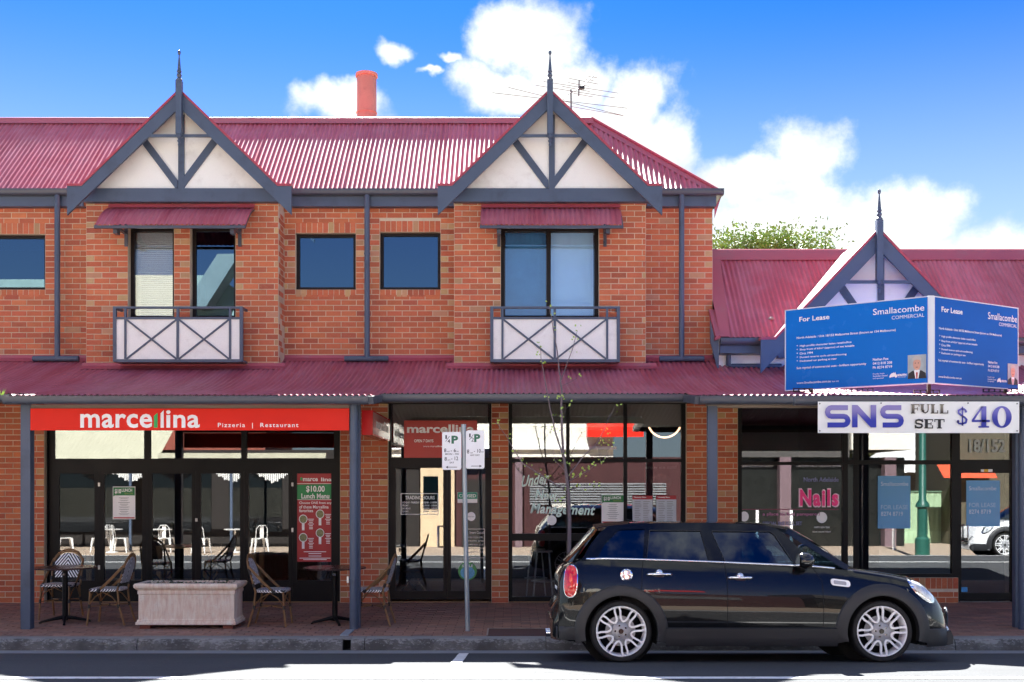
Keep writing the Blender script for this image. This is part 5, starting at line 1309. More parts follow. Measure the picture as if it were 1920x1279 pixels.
# ---------------------------------------------------------------- parking sign
M_galv = mat('galvanised_steel', '#9aa5ad', rough=.38, metal=.55, var=.1, vs_=6, stretch=(1, 1, .3), fine=.04)
s = thing('parking_sign', 'leaning galvanised parking sign post with quarter hour and half hour plates', 'street sign', (X(877, 13.45), 13.45, 0)); Yq = 13.45
q = MB(); top = P(869.5, 801, Yq); q.tube([(X(877, Yq), Yq, -.01), P(873, 990, Yq), top], .030, 14); q.tube([top, top + Vector((-.001, 0, .035))], .033, 14); q.build('pole', M_galv, s, auto=40)
q = MB()
for y in (812.5, 875): a = P(869.5 + (y - 801) * .02, y, Yq); q.tube([a + Vector((0, 0, -.012)), a + Vector((0, 0, .012))], .036, 14)
q.build('clamp', M_galv, s, auto=40)


def rrect(x0, x1, y0, y1, r, n=5):
    o = []
    for cx_, cy_, a0 in ((x1 - r, y0 + r, -90), (x1 - r, y1 - r, 0), (x0 + r, y1 - r, 90), (x0 + r, y0 + r, 180)):
        for k in range(n + 1): a = R(a0 + 90 * k / n); o.append((cx_ + r * math.cos(a), cy_ + r * math.sin(a)))
    return o


M_plate = pmat('sign_plate_white', '#f1f4f7', rough=.3); M_pg = pmat('print_parking_green', '#1f6b4f'); M_sgrey = pmat('print_charcoal', '#3a3d44')
for (a, b, c, d, kind) in ((829, 865, 810, 881, 0), (873.5, 908.5, 807, 879, 1)):
    q = MB(); q.pprism(rrect(a, b, c, d, 4), Yq - .036, .003); pl_ = q.build('sign_plate', M_plate, s); f1 = face_pl(Yq - .0375)
    q = MB(); put_text(q, 'P', f1, a + 17.5 if not kind else a + 15.5, b - 6 if not kind else b - 8, c + 7, c + 22, .05); q.build('parking_letter', M_pg, pl_)
    q = MB(); put_text(q, '1', f1, a + 6, a + 9, c + 6, c + 13, .005); put_text(q, '4' if not kind else '2', f1, a + 10, a + 15, c + 13.5, c + 21, .005); stroke(q, [(a + 6.5, c + 18), (a + 14, c + 8)], .9, f1)
    if not kind:
        put_text(q, '8', f1, a + 3.5, a + 7.8, c + 31, c + 38, .01); put_text(q, '- 6', f1, a + 16, a + 26, c + 31, c + 38, .01); put_text(q, 'AM', f1, a + 9, a + 14, c + 35.5, c + 38, 0); put_text(q, 'PM', f1, a + 27, a + 31, c + 35.5, c + 38, 0)
        put_text(q, 'MON - FRI', f1, a + 6, a + 31, c + 40, c + 43, .01); put_text(q, '8', f1, a + 4.5, a + 8.8, c + 47, c + 54, .01); put_text(q, '- 12', f1, a + 17, a + 30, c + 46, c + 53, .01); put_text(q, 'AM', f1, a + 10, a + 15, c + 51.5, c + 54, 0)
        put_text(q, 'SAT', f1, a + 14, a + 22.5, c + 56, c + 59, .01)
    else:
        put_text(q, '8', f1, a + 2, a + 6.3, c + 36, c + 43.5, .01); put_text(q, '- 10', f1, a + 15, a + 28, c + 35, c + 42, .01); put_text(q, 'AM', f1, a + 8, a + 13, c + 41, c + 43.5, 0); put_text(q, 'PM', f1, a + 29, a + 33, c + 39.5, c + 42, 0); put_text(q, 'ANY DAY', f1, a + 8, a + 26, c + 45, c + 48, .01)
    ya = d - 5; xa1, xb1 = (a + 9, a + 28) if not kind else (a + 10, a + 29)
    quad_pr(q, f1, xa1, xb1, ya - .5, ya + .5); tip, bk = (xa1 - 2.5, xa1 + 2) if not kind else (xb1 + 1, xb1 - 3.5)
    q.add([f1(tip, ya), f1(bk, ya - 2.4), f1(bk, ya + 2.4)], [(0, 1, 2) if kind else (0, 2, 1)]); q.build('lettering', M_sgrey, pl_)

# ---------------------------------------------------------------- TV antenna
s = thing('tv_antenna', 'thin metal television antenna behind the peak of the second gable', 'antenna', P(1072, 225, 18.8)); M_ant = mat('antenna_grey', '#77716f', rough=.5, metal=.4); Ya = 18.8
q = MB(); q.tube([P(1071.5, 235, Ya), P(1070.5, 168, Ya)], .014, 8); q.tube([P(1085, 180, Ya), P(1086, 150, Ya)], .012, 8); q.build('mast', M_ant, s)
q = MB(); q.tube([P(1056, 186, Ya - .5), P(1066, 176, Ya), P(1088, 165, Ya + .3), P(1113, 142, Ya + 1.0)], .010, 6); q.build('boom', M_ant, s)
rows_ = [(923, 174, 1020, 187, 1079, 180, 1176, 203), (953, 164, 1020, 174, 1060, 181, 1169, 217), (1004, 160, 1050, 166, 1090, 168, 1154, 184), (1019, 153, 1070, 158, 1100, 161, 1160, 175), (1067, 147, 1095, 152, 1100, 153, 1122, 158), (1054, 162, 1075, 166, 1085, 170, 1106, 172), (1075, 175, 1090, 177, 1100, 179, 1112, 182), (1103, 143, 1110, 144, 1113, 145, 1120, 146), (1097, 148, 1103, 149.5, 1105, 150, 1113, 151.5), (1065, 155, 1075, 157, 1085, 158, 1104, 162), (1060, 198, 1100, 203, 1120, 207, 1168, 217)]
for i, r_ in enumerate(rows_):
    q = MB(); q.tube([P(r_[0], r_[1], Ya + i * .05), P(r_[6], r_[7], Ya + i * .05)], .0052, 5); q.build('element', M_ant, s)
q = MB(); q.box(X(1086, Ya), X(1096, Ya), Ya, Ya + .06, Z(166, Ya), Z(161, Ya)); q.build('junction_box', M_blk, s)

# ---------------------------------------------------------------- planter
Yq = 13.62
s = thing('planter', 'long weathered pinkish terracotta trough planter with fluted side before the folding doors', 'planter', (X(348, 13.9), 13.9, 0))


def terra():
    m_ = bpy.data.materials.new('weathered_terracotta'); m_.use_nodes = True; t = NT(m_.node_tree); pos = t.n('ShaderNodeNewGeometry').outputs['Position']
    a = t.noise(t.vec(pos, (5, 5, 1.2)), 4, 6, .6); b = t.noise(pos, 9, 6, .65); c = t.noise(pos, 70, 3)
    col = t.mix(t.ss(a, .35, .65), lin('#e9dccb'), lin('#dcc2ae')); col = t.mix(t.m('MULTIPLY', t.ss(b, .5, .7), .6), col, lin('#e4ddd0')); col = t.mix(t.m('MULTIPLY', t.ss(c, .58, .75), .35), col, lin('#8d6a5e'))
    v2 = t.ss(t.noise(t.vec(pos, (26, 2, 1.5)), 3, 3, .5), .56, .68); col = t.mix(t.m('MULTIPLY', v2, .35), col, lin('#b58d78'))
    bs_ = t.n('ShaderNodeBsdfPrincipled'); t.put(bs_.inputs['Base Color'], col); bs_.inputs['Roughness'].default_value = .88
    bn = t.n('ShaderNodeBump'); bn.inputs['Strength'].default_value = .5; bn.inputs['Distance'].default_value = .004; t.put(bn.inputs['Height'], b); t.put(bs_.inputs['Normal'], bn.outputs[0])
    o = t.n('ShaderNodeOutputMaterial'); t.put(o.inputs[0], bs_.outputs[0]); return m_


M_terra = terra()
x0, x1 = X(256, Yq), X(441, Yq); y0, y1 = Yq, Yq + .46; cxp, cyp = (x0 + x1) / 2, (y0 + y1) / 2; hx, hy = (x1 - x0) / 2, .23
q = MB(); prof = [(.0, .05), (.012, .055), (.012, .085), (-.004, .095), (.0, .11), (-.015, .12), (-.018, .125), (-.018, .43), (-.008, .44), (-.008, .475), (-.014, .48), (.01, .50), (.028, .52), (.032, .545), (.022, .568), (-.01, .572), (-.045, .570), (-.05, .52)]
rows = []
for off, z_ in prof:
    a, b = hx + off, hy + off; rc = .012; ring = []
    nfl = 26
    fl = .125 <= z_ <= .43
    for k in range(nfl * 2 + 1):      # front side with shallow flutes
        u = -a + 2 * a * k / (nfl * 2); d = (.003 if k % 2 else 0) if fl and 2 < k < nfl * 2 - 2 else 0
        ring.append((cxp + u, cyp - b + d, z_))
    ring += [(cxp + a, cyp - b * .3, z_), (cxp + a, cyp + b, z_), (cxp - a, cyp + b, z_), (cxp - a, cyp - b * .3, z_)]
    rows.append(ring)
q.grid(rows, close=True); q.add(rows[0], [tuple(range(len(rows[0])))[::-1]]); q.build('trough', M_terra, s, auto=28)
q = MB()
for a, b in ((x0 + .03, y0 + .03), (x1 - .16, y0 + .03), (x0 + .03, y1 - .15), (x1 - .16, y1 - .15)): q.box(a, a + .12, b, b + .11, -.003, .052)
q.build('foot', mat('brick_foot', '#7d4a3d', rough=.9), s)
q = MB(); q.box(x0 + .05, x1 - .05, y0 + .05, y1 - .05, .50, .535); q.build('soil', mat('potting_soil', '#2c241e', rough=1, fine=.2), s)
M_leafd = mat('planter_leaf', '#3c4a2c', rough=.6, var=.3, vs_=10)
q = MB(); rl = random.Random(4)
for _ in range(420):
    c = Vector((rl.uniform(x0 + .08, x1 - .08), rl.uniform(y0 + .07, y1 - .07), .535 + abs(rl.gauss(0, .025)))); a = rl.uniform(0, 6.28); u = Vector((math.cos(a), math.sin(a), rl.uniform(-.3, .8))) * rl.uniform(.012, .03); v = Vector((-u.y, u.x, rl.uniform(-.01, .01))) * .45
    q.add([c - u, c + v, c + u, c - v], [(0, 1, 2, 3)])
q.build('ground_cover', M_leafd, s, kind='stuff')

# ---------------------------------------------------------------- bistro chairs and tables
M_cane = mat('cane_brown', '#7d5b36', rough=.45, var=.25, vs_=14, fine=.05); M_caned = mat('cane_binding', '#1c1a1b', rough=.5)


def weave():
    m_ = bpy.data.materials.new('chevron_weave'); m_.use_nodes = True; t = NT(m_.node_tree); g = t.n('ShaderNodeTexCoord').outputs['Object']; sx = t.n('ShaderNodeSeparateXYZ'); t.put(sx.inputs[0], g)
    u = t.m('ABSOLUTE', sx.outputs[0]); w = t.m('ADD', t.m('MULTIPLY', u, .95), t.m('SUBTRACT', sx.outputs[2], t.m('MULTIPLY', sx.outputs[1], 1.0)))
    f = t.ss(t.m('SINE', t.m('MULTIPLY', w, 165.)), -.12, .12); col = t.mix(f, lin('#f2f3f6'), lin('#15171c'))
    bs_ = t.n('ShaderNodeBsdfPrincipled'); t.put(bs_.inputs['Base Color'], col); bs_.inputs['Roughness'].default_value = .5
    o = t.n('ShaderNodeOutputMaterial'); t.put(o.inputs[0], bs_.outputs[0]); return m_


M_weave = weave()
ch = local_thing('bistro_chair', 'cane bistro chair with chevron seat facing the street behind the table by the first post', 'chair', 'cane bistro chairs')
# local: faces -y; seat .45 high
q = MB(); w, d = .215, .20; ring = []
prof2 = [(1.0, .435), (1.03, .447), (1.02, .462), (.95, .468), (0.5, .466)]
rows = []
for k_, z_ in prof2: rows.append([(w * k_ * (abs(math.cos(a)) ** .45) * (1 if math.cos(a) > 0 else -1) * (1 - .06 * math.sin(a)), d * k_ * (abs(math.sin(a)) ** .45) * (1 if math.sin(a) > 0 else -1), z_) for a in [2 * math.pi * i / 28 for i in range(28)]])
q.grid(rows, close=True); q.add(rows[0], [tuple(range(28))[::-1]]); q.add(rows[-1], [tuple(range(28))]); q.build('seat', M_weave, ch, auto=50)
def backp(x, z):       # the back leans
    return (x, .185 + (z - .47) * .30 - .03 * (x / .2) ** 2 * -1 * 0 + .0, z)
q = MB(); out = [( -.165, .52), (.165, .52)] + [(.175 * math.cos(a), .72 + .155 * math.sin(a)) for a in [math.pi * i / 14 for i in range(15)]]
out = [(-.15, .535), (.15, .535)] + [(.178 * math.cos(math.pi * i / 14), .70 + .165 * math.sin(math.pi * i / 14)) for i in range(15)]
a_ = [Vector(backp(x, z)) + Vector((0, -.012, 0)) for x, z in out]; b_ = [v + Vector((0, .022, 0)) for v in a_]; n = len(a_)
q.add(a_ + b_, [tuple(range(n)), tuple(range(2 * n - 1, n - 1, -1))] + [(i, i + n, (i + 1) % n + n, (i + 1) % n) for i in range(n)]); q.build('backrest', M_weave, ch)
q = MB(); arch = [backp(-.20, .44)] + [backp(-.20, .6), backp(-.202, .70)] + [backp(.203 * math.cos(math.pi - math.pi * i / 12), .705 + .185 * math.sin(math.pi * i / 12)) for i in range(1, 12)] + [backp(.202, .70), backp(.20, .6), backp(.20, .44)]
q.tube(arch, .0135, 8); q.tube([(a, b + .0, c + .024) for a, b, c in arch[2:-2]], .010, 8); q.build('back_frame', M_cane, ch, auto=60)
for sg in (-1, 1):
    q = MB()
    for o_ in (0, .026): q.tube([backp(sg * .205, .79 - o_), (sg * .222, .10 - .0, .60 - o_), (sg * .222, -.05, .455 - o_ * .6)], .0095, 8)
    q.build('arm_strut', M_cane, ch, auto=60)
for sg in (-1, 1):
    q = MB(); q.tube([(sg * .19, -.17, .44), (sg * .195, -.18, .22), (sg * .205, -.205, 0)], .0135, 8); q.build('leg', M_cane, ch, auto=60)
    q = MB(); q.tube([(sg * .185, .18, .46), (sg * .19, .20, .25), (sg * .20, .275, 0)], .0135, 8); q.build('leg', M_cane, ch, auto=60)
q = MB()
for sg in (-1, 1):
    q.tube([(sg * .195, -.178, .24), (0 + sg * .02, .01, .25), (-sg * .19, .20, .24)], .008, 6)
    q.tube([(sg * .195, -.178, .27), (sg * .2, -.10, .37), (sg * .21, 0, .43), (sg * .2, .11, .37), (sg * .19, .195, .27)], .008, 6)
    q.tube([(sg * .19, -.18, .27), (sg * .12, -.185, .37), (0, -.19, .43)], .008, 6)
q.build('stretcher', M_cane, ch, auto=60)
q = MB()
for sg in (-1, 1):
    for a, b in (((sg * .195, -.180, .22), (sg * .195, -.178, .27)), ((sg * .19, .20, .22), (sg * .188, .196, .27)), (backp(sg * .202, .66), backp(sg * .2, .74)), (backp(sg * .199, .50), backp(sg * .2, .55)), ((sg * .222, -.06, .43), (sg * .222, -.03, .47))): q.tube([a, b], .0175, 8)
q.tube([(-.03, .01, .245), (.03, .01, .245)], .014, 8)
q.build('binding', M_caned, ch, auto=60, kind='stuff')
chairs = [((X(113, 14.75), 14.75), 0, None),
          ((X(204, 14.15), 14.15), -90, 'cane bistro chair facing the first post at the small table beside the planter'),
          ((X(512, 14.0), 14.0), 90, 'cane bistro chair between the planter and the second small table'),
          ((X(697, 14.05), 14.05), -93, 'cane bistro chair beyond the round downpipe before the entrance pier')]
for (loc, rz, lab) in chairs:
    c = ch if lab is None else copy_tree(ch); c.location = (loc[0], loc[1], .002); c.rotation_euler.z = R(rz)
    if lab: c['label'] = lab
M_tt = mat('table_top_dark', '#3d2b2a', rough=.25, var=.1, vs_=4)
tb = local_thing('bistro_table', 'round dark pedestal table beside the first verandah post', 'table', 'round pedestal tables')
q = MB(); q.lathe([(.36, .708), (.402, .711), (.405, .722), (.398, .730), (.001, .731)], (0, 0, 0), 40); q.build('table_top', M_tt, tb, auto=40)
q = MB(); q.tube([(0, 0, .03), (0, 0, .70)], .036, 14); q.lathe([(.10, .69), (.10, .708)], (0, 0, 0), 16); q.build('pedestal', M_black, tb, auto=40)
for k in range(4):
    a = R(20 + 90 * k); q = MB(); q.tube([(0, 0, .075), (.12 * math.cos(a), .12 * math.sin(a), .055), (.30 * math.cos(a), .30 * math.sin(a), .018)], [.028, .022, .013], 8); q.lathe([(.018, 0), (.018, .02)], (.30 * math.cos(a), .30 * math.sin(a), 0), 8); q.build('leg', M_black, tb, auto=40)
q = MB(); q.lathe([(.022, 0), (.026, .02), (.02, .035)], (-.0, -.055, .625), 10); q.build('clamp_knob', mat('knob_steel', '#cfcfcf', rough=.25, metal=.8), tb)
tb.location = (X(122, 14.25), 14.25, .002)
t2 = copy_tree(tb); t2.location = (X(628, 14.2), 14.2, .002); t2['label'] = 'round dark pedestal table next to the second verandah post'

# ---------------------------------------------------------------- young street tree
s = thing('street_tree', 'young bare street tree with a few fresh green leaves by the kerb behind the car', 'tree', (X(1067, 13.35), 13.35, 0)); Yt = 13.35
M_bark = mat('sapling_bark', '#6f6468', rough=.8, var=.2, vs_=12, fine=.08); M_lf = mat('spring_leaf', '#a6c75c', rough=.5, var=.3, vs_=20)


def kn(x, y): return (900 + x * .3672, 540 + y * .3674)      # from the enlarged view of the tree


def br(pts, r0, r1, name='branch', dy=0.):
    g = MB(); n = len(pts); L = []
    for i, (a, b) in enumerate(pts):
        u = i / max(1, n - 1); L.append(P(*kn(a, b), Yt) + Vector((0, dy * u, 0)))
    # subdivide with small kinks
    M2 = []
    for i in range(n - 1):
        for k in range(3): M2.append(L[i].lerp(L[i + 1], k / 3) + Vector((rl.uniform(-.004, .004), rl.uniform(-.01, .01), 0)) * (1 if k else 0))
    M2.append(L[-1]); m = len(M2); g.tube(M2, [r0 + (r1 - r0) * i / (m - 1) for i in range(m)], 7); g.build(name, M_bark, s, auto=60); return M2


allb = []
base = P(1067, 1183, Yt)
g = MB(); tr_ = [base, P(1067, 1060, Yt), P(*kn(457, 1180), Yt), P(*kn(452, 1050), Yt), P(*kn(437, 920), Yt)]; g.tube(tr_, [.027, .025, .023, .021, .018], 10); g.build('trunk', M_bark, s, auto=60)
for pts, a, b, dy in (([(437, 920), (425, 840), (418, 740), (415, 620), (418, 540), (412, 480)], .024, .014, 0), ([(412, 480), (402, 400), (392, 300), (375, 210), (365, 140), (353, 85)], .012, .004, .1),
                      ([(430, 880), (405, 800), (380, 720), (368, 660), (345, 560), (330, 470), (315, 390), (305, 300)], .016, .004, -.1), ([(415, 470), (440, 400), (470, 320), (490, 250), (503, 205)], .009, .003, .2),
                      ([(450, 1035), (380, 1000), (300, 950), (220, 900), (180, 840), (140, 770), (85, 695)], .015, .004, -.35), ([(452, 960), (520, 870), (600, 790), (640, 720), (670, 650), (700, 600)], .012, .003, .3),
                      ([(448, 1030), (500, 1020), (560, 1020), (605, 998)], .008, .003, -.2), ([(445, 990), (500, 960), (560, 930), (590, 900)], .008, .003, .1), ([(440, 940), (380, 880), (370, 800)], .007, .003, -.1),
                      ([(600, 790), (620, 900), (650, 850), (672, 790)], .005, .002, .1), ([(418, 500), (460, 480), (500, 455)], .005, .002, .1), ([(448, 1080), (420, 1090), (395, 1085)], .006, .003, 0), ([(420, 640), (445, 610), (465, 595)], .005, .002, 0),
                      ([(445, 960), (430, 900), (390, 870)], .005, .002, 0)):
    allb.append(br(pts, a * .72, b * .8, dy=dy))
tips = [(85, 690, 6), (140, 768, 4), (175, 820, 3), (210, 890, 4), (250, 905, 5), (300, 948, 8), (345, 975, 5), (375, 720, 6), (368, 655, 4), (345, 560, 5), (318, 385, 4), (302, 300, 5), (295, 335, 5), (353, 88, 3), (365, 130, 3), (375, 200, 3), (503, 205, 4), (490, 260, 4), (475, 320, 2), (500, 455, 5), (470, 465, 3), (400, 560, 9), (430, 610, 6), (460, 595, 5), (400, 880, 9), (430, 860, 5),
        (460, 905, 8), (475, 960, 7), (455, 1035, 10), (500, 1020, 4), (520, 960, 8), (545, 925, 8), (580, 905, 7), (600, 1000, 5), (640, 720, 5), (620, 785, 8), (655, 745, 5), (700, 600, 6), (672, 790, 8), (620, 885, 8), (405, 1085, 6), (435, 1075, 5), (560, 1022, 4), (420, 660, 4), (385, 740, 3)]
for (a, b, n_) in tips:
    g = MB(); c = P(*kn(a, b), Yt)
    for _ in range(max(2, int(n_ * .75))):
        o_ = c + Vector((rl.gauss(0, .028), rl.gauss(0, .03), rl.gauss(0, .022))); th = rl.uniform(0, 6.28); u = Vector((math.cos(th), rl.uniform(-.5, .5), abs(math.sin(th)) * .9 + .1)).normalized() * rl.uniform(.018, .034); v = u.cross(Vector((rl.uniform(-1, 1), 1, rl.uniform(-1, 1)))).normalized() * u.length * .42
        g.add([o_, o_ + u * .5 + v, o_ + u * 1.15, o_ + u * .5 - v], [(0, 1, 2, 3)])
    g.build('leaf_tuft', M_lf, s, kind='stuff')

# ---------------------------------------------------------------- trees beyond the roofs
M_crown = mat('sunny_foliage', '#84994e', rough=.6, var=.45, vs_=1.2, fine=.1); M_twig = mat('tree_bark', '#5c4c3d', rough=.9)


def leafy(name, label, x_, Y, h, rx, rz, n, group, seed, leaf=.11):
    rr = random.Random(seed); s_ = thing(name, label, 'tree', (x_, Y, -.3), group); g = MB(); zc_ = h - rz
    g.tube([(x_, Y, -.4), (x_ + .1, Y, zc_ * .6), (x_, Y, zc_)], [.28, .2, .14], 8); g.build('trunk', M_twig, s_, auto=60)
    cl = []
    for _ in range(30):
        v = Vector((rr.gauss(0, 1), rr.gauss(0, 1), rr.gauss(0, 1))).normalized() * rr.uniform(.35, 1.0) ** .6
        cl.append(Vector((x_ + v.x * rx, Y + v.y * rx, zc_ + v.z * rz)))
    g = MB()
    for c in cl:
        m = Vector((x_, Y, zc_ - rz * .4)); g.tube([m, m.lerp(c, .5) + Vector((rr.uniform(-.2, .2), 0, .2)), c], [.07, .04, .012], 5)
    g.build('limb', M_twig, s_, kind='stuff')
    g = MB()
    for _ in range(n):
        c = rr.choice(cl); o_ = c + Vector((rr.gauss(0, 1), rr.gauss(0, 1), rr.gauss(0, .8))) * (.42 if leaf > .1 else .27)
        u = Vector((rr.uniform(-1, 1), rr.uniform(-1, 1), rr.uniform(-1, 1))).normalized() * leaf * rr.uniform(.6, 1.3); v = u.cross(Vector((rr.uniform(-1, 1), rr.uniform(-1, 1), rr.uniform(-1, 1)))).normalized() * u.length * .5
        g.add([o_ - u, o_ + v, o_ + u, o_ - v], [(0, 1, 2, 3)])
    g.build('crown', M_crown, s_, kind='stuff')


for i, (px, py, rx, lab) in enumerate(((1372, 432, 1.05, 'leafy green tree top beyond the low roof, nearest the tall building corner'), (1412, 446, .6, 'smallest leafy tree top beyond the low roof'), (1460, 421, 1.0, 'tallest leafy tree top beyond the low roof'), (1530, 436, 1.15, 'broad leafy tree top beyond the low roof closest to the small gable'))):
    leafy('leafy_tree', lab, X(px, 33), 33, Z(py, 33), rx, 1.5, 5200, 'trees beyond the low roof', 20 + i, leaf=.062)
# a tuft of weed in the verandah gutter
s = thing('gutter_weed', 'small tuft of weed growing from the verandah gutter end', 'weed', P(5, 742, 13.5)); g = MB()
for k in range(14):
    a = P(4 + rl.uniform(-3, 3), 741, 13.4); t_ = a + Vector((rl.uniform(-.06, .06), rl.uniform(-.04, .04), rl.uniform(.04, .10))); g.add([a, a + Vector((.006, 0, 0)), t_], [(0, 1, 2)])
g.build('blades', M_lf, s, kind='stuff')

# ---------------------------------------------------------------- inside the restaurant
M_oak = mat('pale_oak', '#dcb583', rough=.5, var=.15, stretch=(6, 1, 1)); M_wire = mat('white_wire', '#e8e6e2', rough=.4)


def in_table(x_, Y, w, d, label):
    s_ = thing('dining_table', label, 'table', (x_, Y, .012), 'wooden tables inside the restaurant'); g = MB(); g.box(x_ - w / 2, x_ + w / 2, Y - d / 2, Y + d / 2, .72, .76); g.build('table_top', M_oak, s_)
    for a in (-1, 1):
        for b in (-1, 1): g = MB(); xx, yy = x_ + a * (w / 2 - .06), Y + b * (d / 2 - .06); g.box(xx - .035, xx + .035, yy - .035, yy + .035, .012, .72); g.build('leg', M_oak, s_)


in_table(X(215, 17.6), 17.7, .8, .7, 'pale wooden table inside behind the second folding door'); in_table(X(430, 17.6), 17.9, .9, .7, 'pale wooden table inside behind the fourth folding door'); in_table(X(335, 18.6), 18.9, .8, .7, 'pale wooden table deep inside the restaurant')
M_dark = mat('dark_cafe_chair', '#1d1815', rough=.5)
dc = local_thing('cafe_chair', 'dark slatted chair inside the restaurant behind the planter', 'chair', 'dark chairs inside the restaurant')
g = MB(); g.box(-.2, .2, -.2, .2, .44, .465); g.build('seat', mat('dark_seat', '#5a3a2a', rough=.5), dc)
for a in (-1, 1):
    g = MB(); g.tube([(a * .18, .19, 0), (a * .18, -.16, .44)], .014, 6); g.build('leg', M_dark, dc); g = MB(); g.tube([(a * .18, -.19, 0), (a * .18, .16, .46), (a * .18, .24, .86)], .014, 6); g.build('leg', M_dark, dc)
g = MB(); g.box(-.19, .19, .20, .22, .66, .72); g.box(-.19, .19, .22, .24, .78, .86); g.build('backrest', M_dark, dc)
for i, (px, Y, rz, lab) in enumerate(((310, 17.3, 90, None), (395, 17.35, -90, 'dark slatted chair inside behind the fourth folding door'), (775, 17.5, 120, 'dark slatted chair inside behind the entrance door'), (590, 17.4, -60, 'dark slatted chair inside under the red menu poster'))):
    c = dc if lab is None else copy_tree(dc); c.location = (X(px, Y), Y, .012); c.rotation_euler.z = R(rz)
    if lab: c['label'] = lab
st = local_thing('bar_stool', 'white wire bar stool behind the low pane of the bay window', 'stool', 'white bar stools')
g = MB(); g.lathe([(.001, .76), (.15, .76), (.155, .75), (.15, .735)], (0, 0, 0), 20); g.build('seat', M_wire, st, auto=40)
for k in range(4):
    a = R(45 + 90 * k); g = MB(); g.tube([(.13 * math.cos(a), .13 * math.sin(a), .745), (.22 * math.cos(a), .22 * math.sin(a), 0)], .011, 6); g.build('leg', M_wire, st)
g = MB(); g.tube([(.185 * math.cos(R(q_)), .185 * math.sin(R(q_)), .28) for q_ in range(0, 361, 20)], .008, 6, cap=False); g.build('foot_ring', M_wire, st)
st.location = (X(1018, 17.15), 17.15, .012)
s2 = copy_tree(st); s2.location = (X(1005, 17.6), 17.7, .012); s2['label'] = 'white wire bar stool set further inside the bay window'
s_ = thing('window_counter', 'dark timber counter along the inside of the bay window', 'counter', (X(1115, 17), 17.05, .012)); g = MB(); g.box(X(962, 17), X(1280, 17), 16.92, 17.3, 1.0, 1.04); g.build('counter_top', M_dark, s_)
g = MB(); g.box(X(1180, 17), X(1180, 17) + .05, 17.2, 17.28, .012, 1.0); g.box(X(1270, 17), X(1270, 17) + .05, 17.2, 17.28, .012, 1.0); g.build('counter_leg', M_dark, s_)
# ---------------------------------------------------------------- small five-door hatchback
def paint(name, h, rough=.25):
    if name in MATS: return MATS[name]
    m_ = bpy.data.materials.new(name); m_.use_nodes = True; t = NT(m_.node_tree); b = t.n('ShaderNodeBsdfPrincipled')
    pos = t.n('ShaderNodeNewGeometry').outputs['Position']; a = t.noise(pos, 1.5, 3); d = t.noise(pos, 40, 4, .7)
    c = lin(h); col = t.mix(t.m('MULTIPLY', t.ss(d, .5, .8), .012), c, (.25, .22, .2)); t.put(b.inputs['Base Color'], col); b.inputs['Roughness'].default_value = rough
    b.inputs['Coat Weight'].default_value = 1; t.put(b.inputs['Coat Roughness'], t.m('ADD', .012, t.m('MULTIPLY', t.ss(d, .55, .8), .03))); b.inputs['Coat IOR'].default_value = 1.42
    b.inputs['Specular IOR Level'].default_value = .12
    bn = t.n('ShaderNodeBump'); bn.inputs['Strength'].default_value = .06; bn.inputs['Distance'].default_value = .01; t.put(bn.inputs['Height'], t.noise(pos, 2.2, 1)); t.put(b.inputs['Coat Normal'], bn.outputs[0])
    o = t.n('ShaderNodeOutputMaterial'); t.put(o.inputs[0], b.outputs[0]); MATS[name] = m_; return m_


M_clad = mat('black_plastic_cladding', '#26272b', rough=.55, var=.06, fine=.06, fs=150); M_tyre = mat('tyre_rubber', '#1c1c1d', rough=.8, var=.12, vs_=9, fine=.05)
M_chrome = mat('chrome', '#e8eaee', rough=.06, metal=1, var=0, fine=0); M_alloy = mat('alloy_silver', '#f3f3f4', rough=.32, metal=.0, var=.05, fine=.02); M_dull = mat('wheel_grey', '#a3a4a8', rough=.4, metal=.3)
M_well = mat('wheel_well', '#0b0b0c', rough=.9); M_cglass = glass('car_glass', (.06, .12, .17), .11, 0.); M_trimb = mat('gloss_black', '#0c0d10', rough=.12, var=0, fine=0, coat=.5)


def ip(tab, x):
    if x <= tab[0][0]: return tab[0][1]
    for (a, va), (b, vb) in zip(tab, tab[1:]):
        if x <= b: return va + (vb - va) * (x - a) / (b - a)
    return tab[-1][1]


def sm(tab, x, d=.06): return (ip(tab, x - d) + 2 * ip(tab, x) + ip(tab, x + d)) / 4


WT = [(-.68, .56), (-.66, .64), (-.62, .70), (-.55, .765), (-.45, .805), (-.3, .835), (-.1, .855), (.3, .865), (2.6, .865), (2.8, .855), (2.95, .835), (3.08, .795), (3.18, .74), (3.26, .67), (3.32, .58), (3.36, .48)]
ZS = [(-.68, .47), (-.65, .54), (-.615, .60), (-.605, .80), (-.57, .89), (-.5, .955), (-.42, 1.0), (-.3, 1.02), (.22, 1.009), (.95, .983), (1.68, .951), (2.0, .935), (2.25, .905), (2.5, .862), (2.7, .828), (2.85, .79), (3.0, .72), (3.1, .65), (3.18, .57), (3.25, .49), (3.31, .41), (3.345, .34), (3.36, .28)]
ZD = [(-.68, .50), (-.65, .56), (-.615, .62), (-.605, .83), (-.57, .92), (-.5, .98), (-.42, 1.01), (-.3, 1.025), (.22, 1.012), (1.68, .955), (2.0, .94), (2.25, .935), (2.45, .912), (2.67, .88), (2.85, .848), (3.0, .80), (3.1, .74), (3.18, .67), (3.25, .58), (3.31, .50), (3.345, .42), (3.36, .34)]
FT = [(.1, .90), (.2, .935), (.3, .964), (.4, .984), (.5, .996), (.6, 1.0), (.68, .998), (.76, .986), (.84, .970), (.92, .950), (1.0, .925)]
XC0, XC1, RA, HUB = 0., 2.58, .372, .300


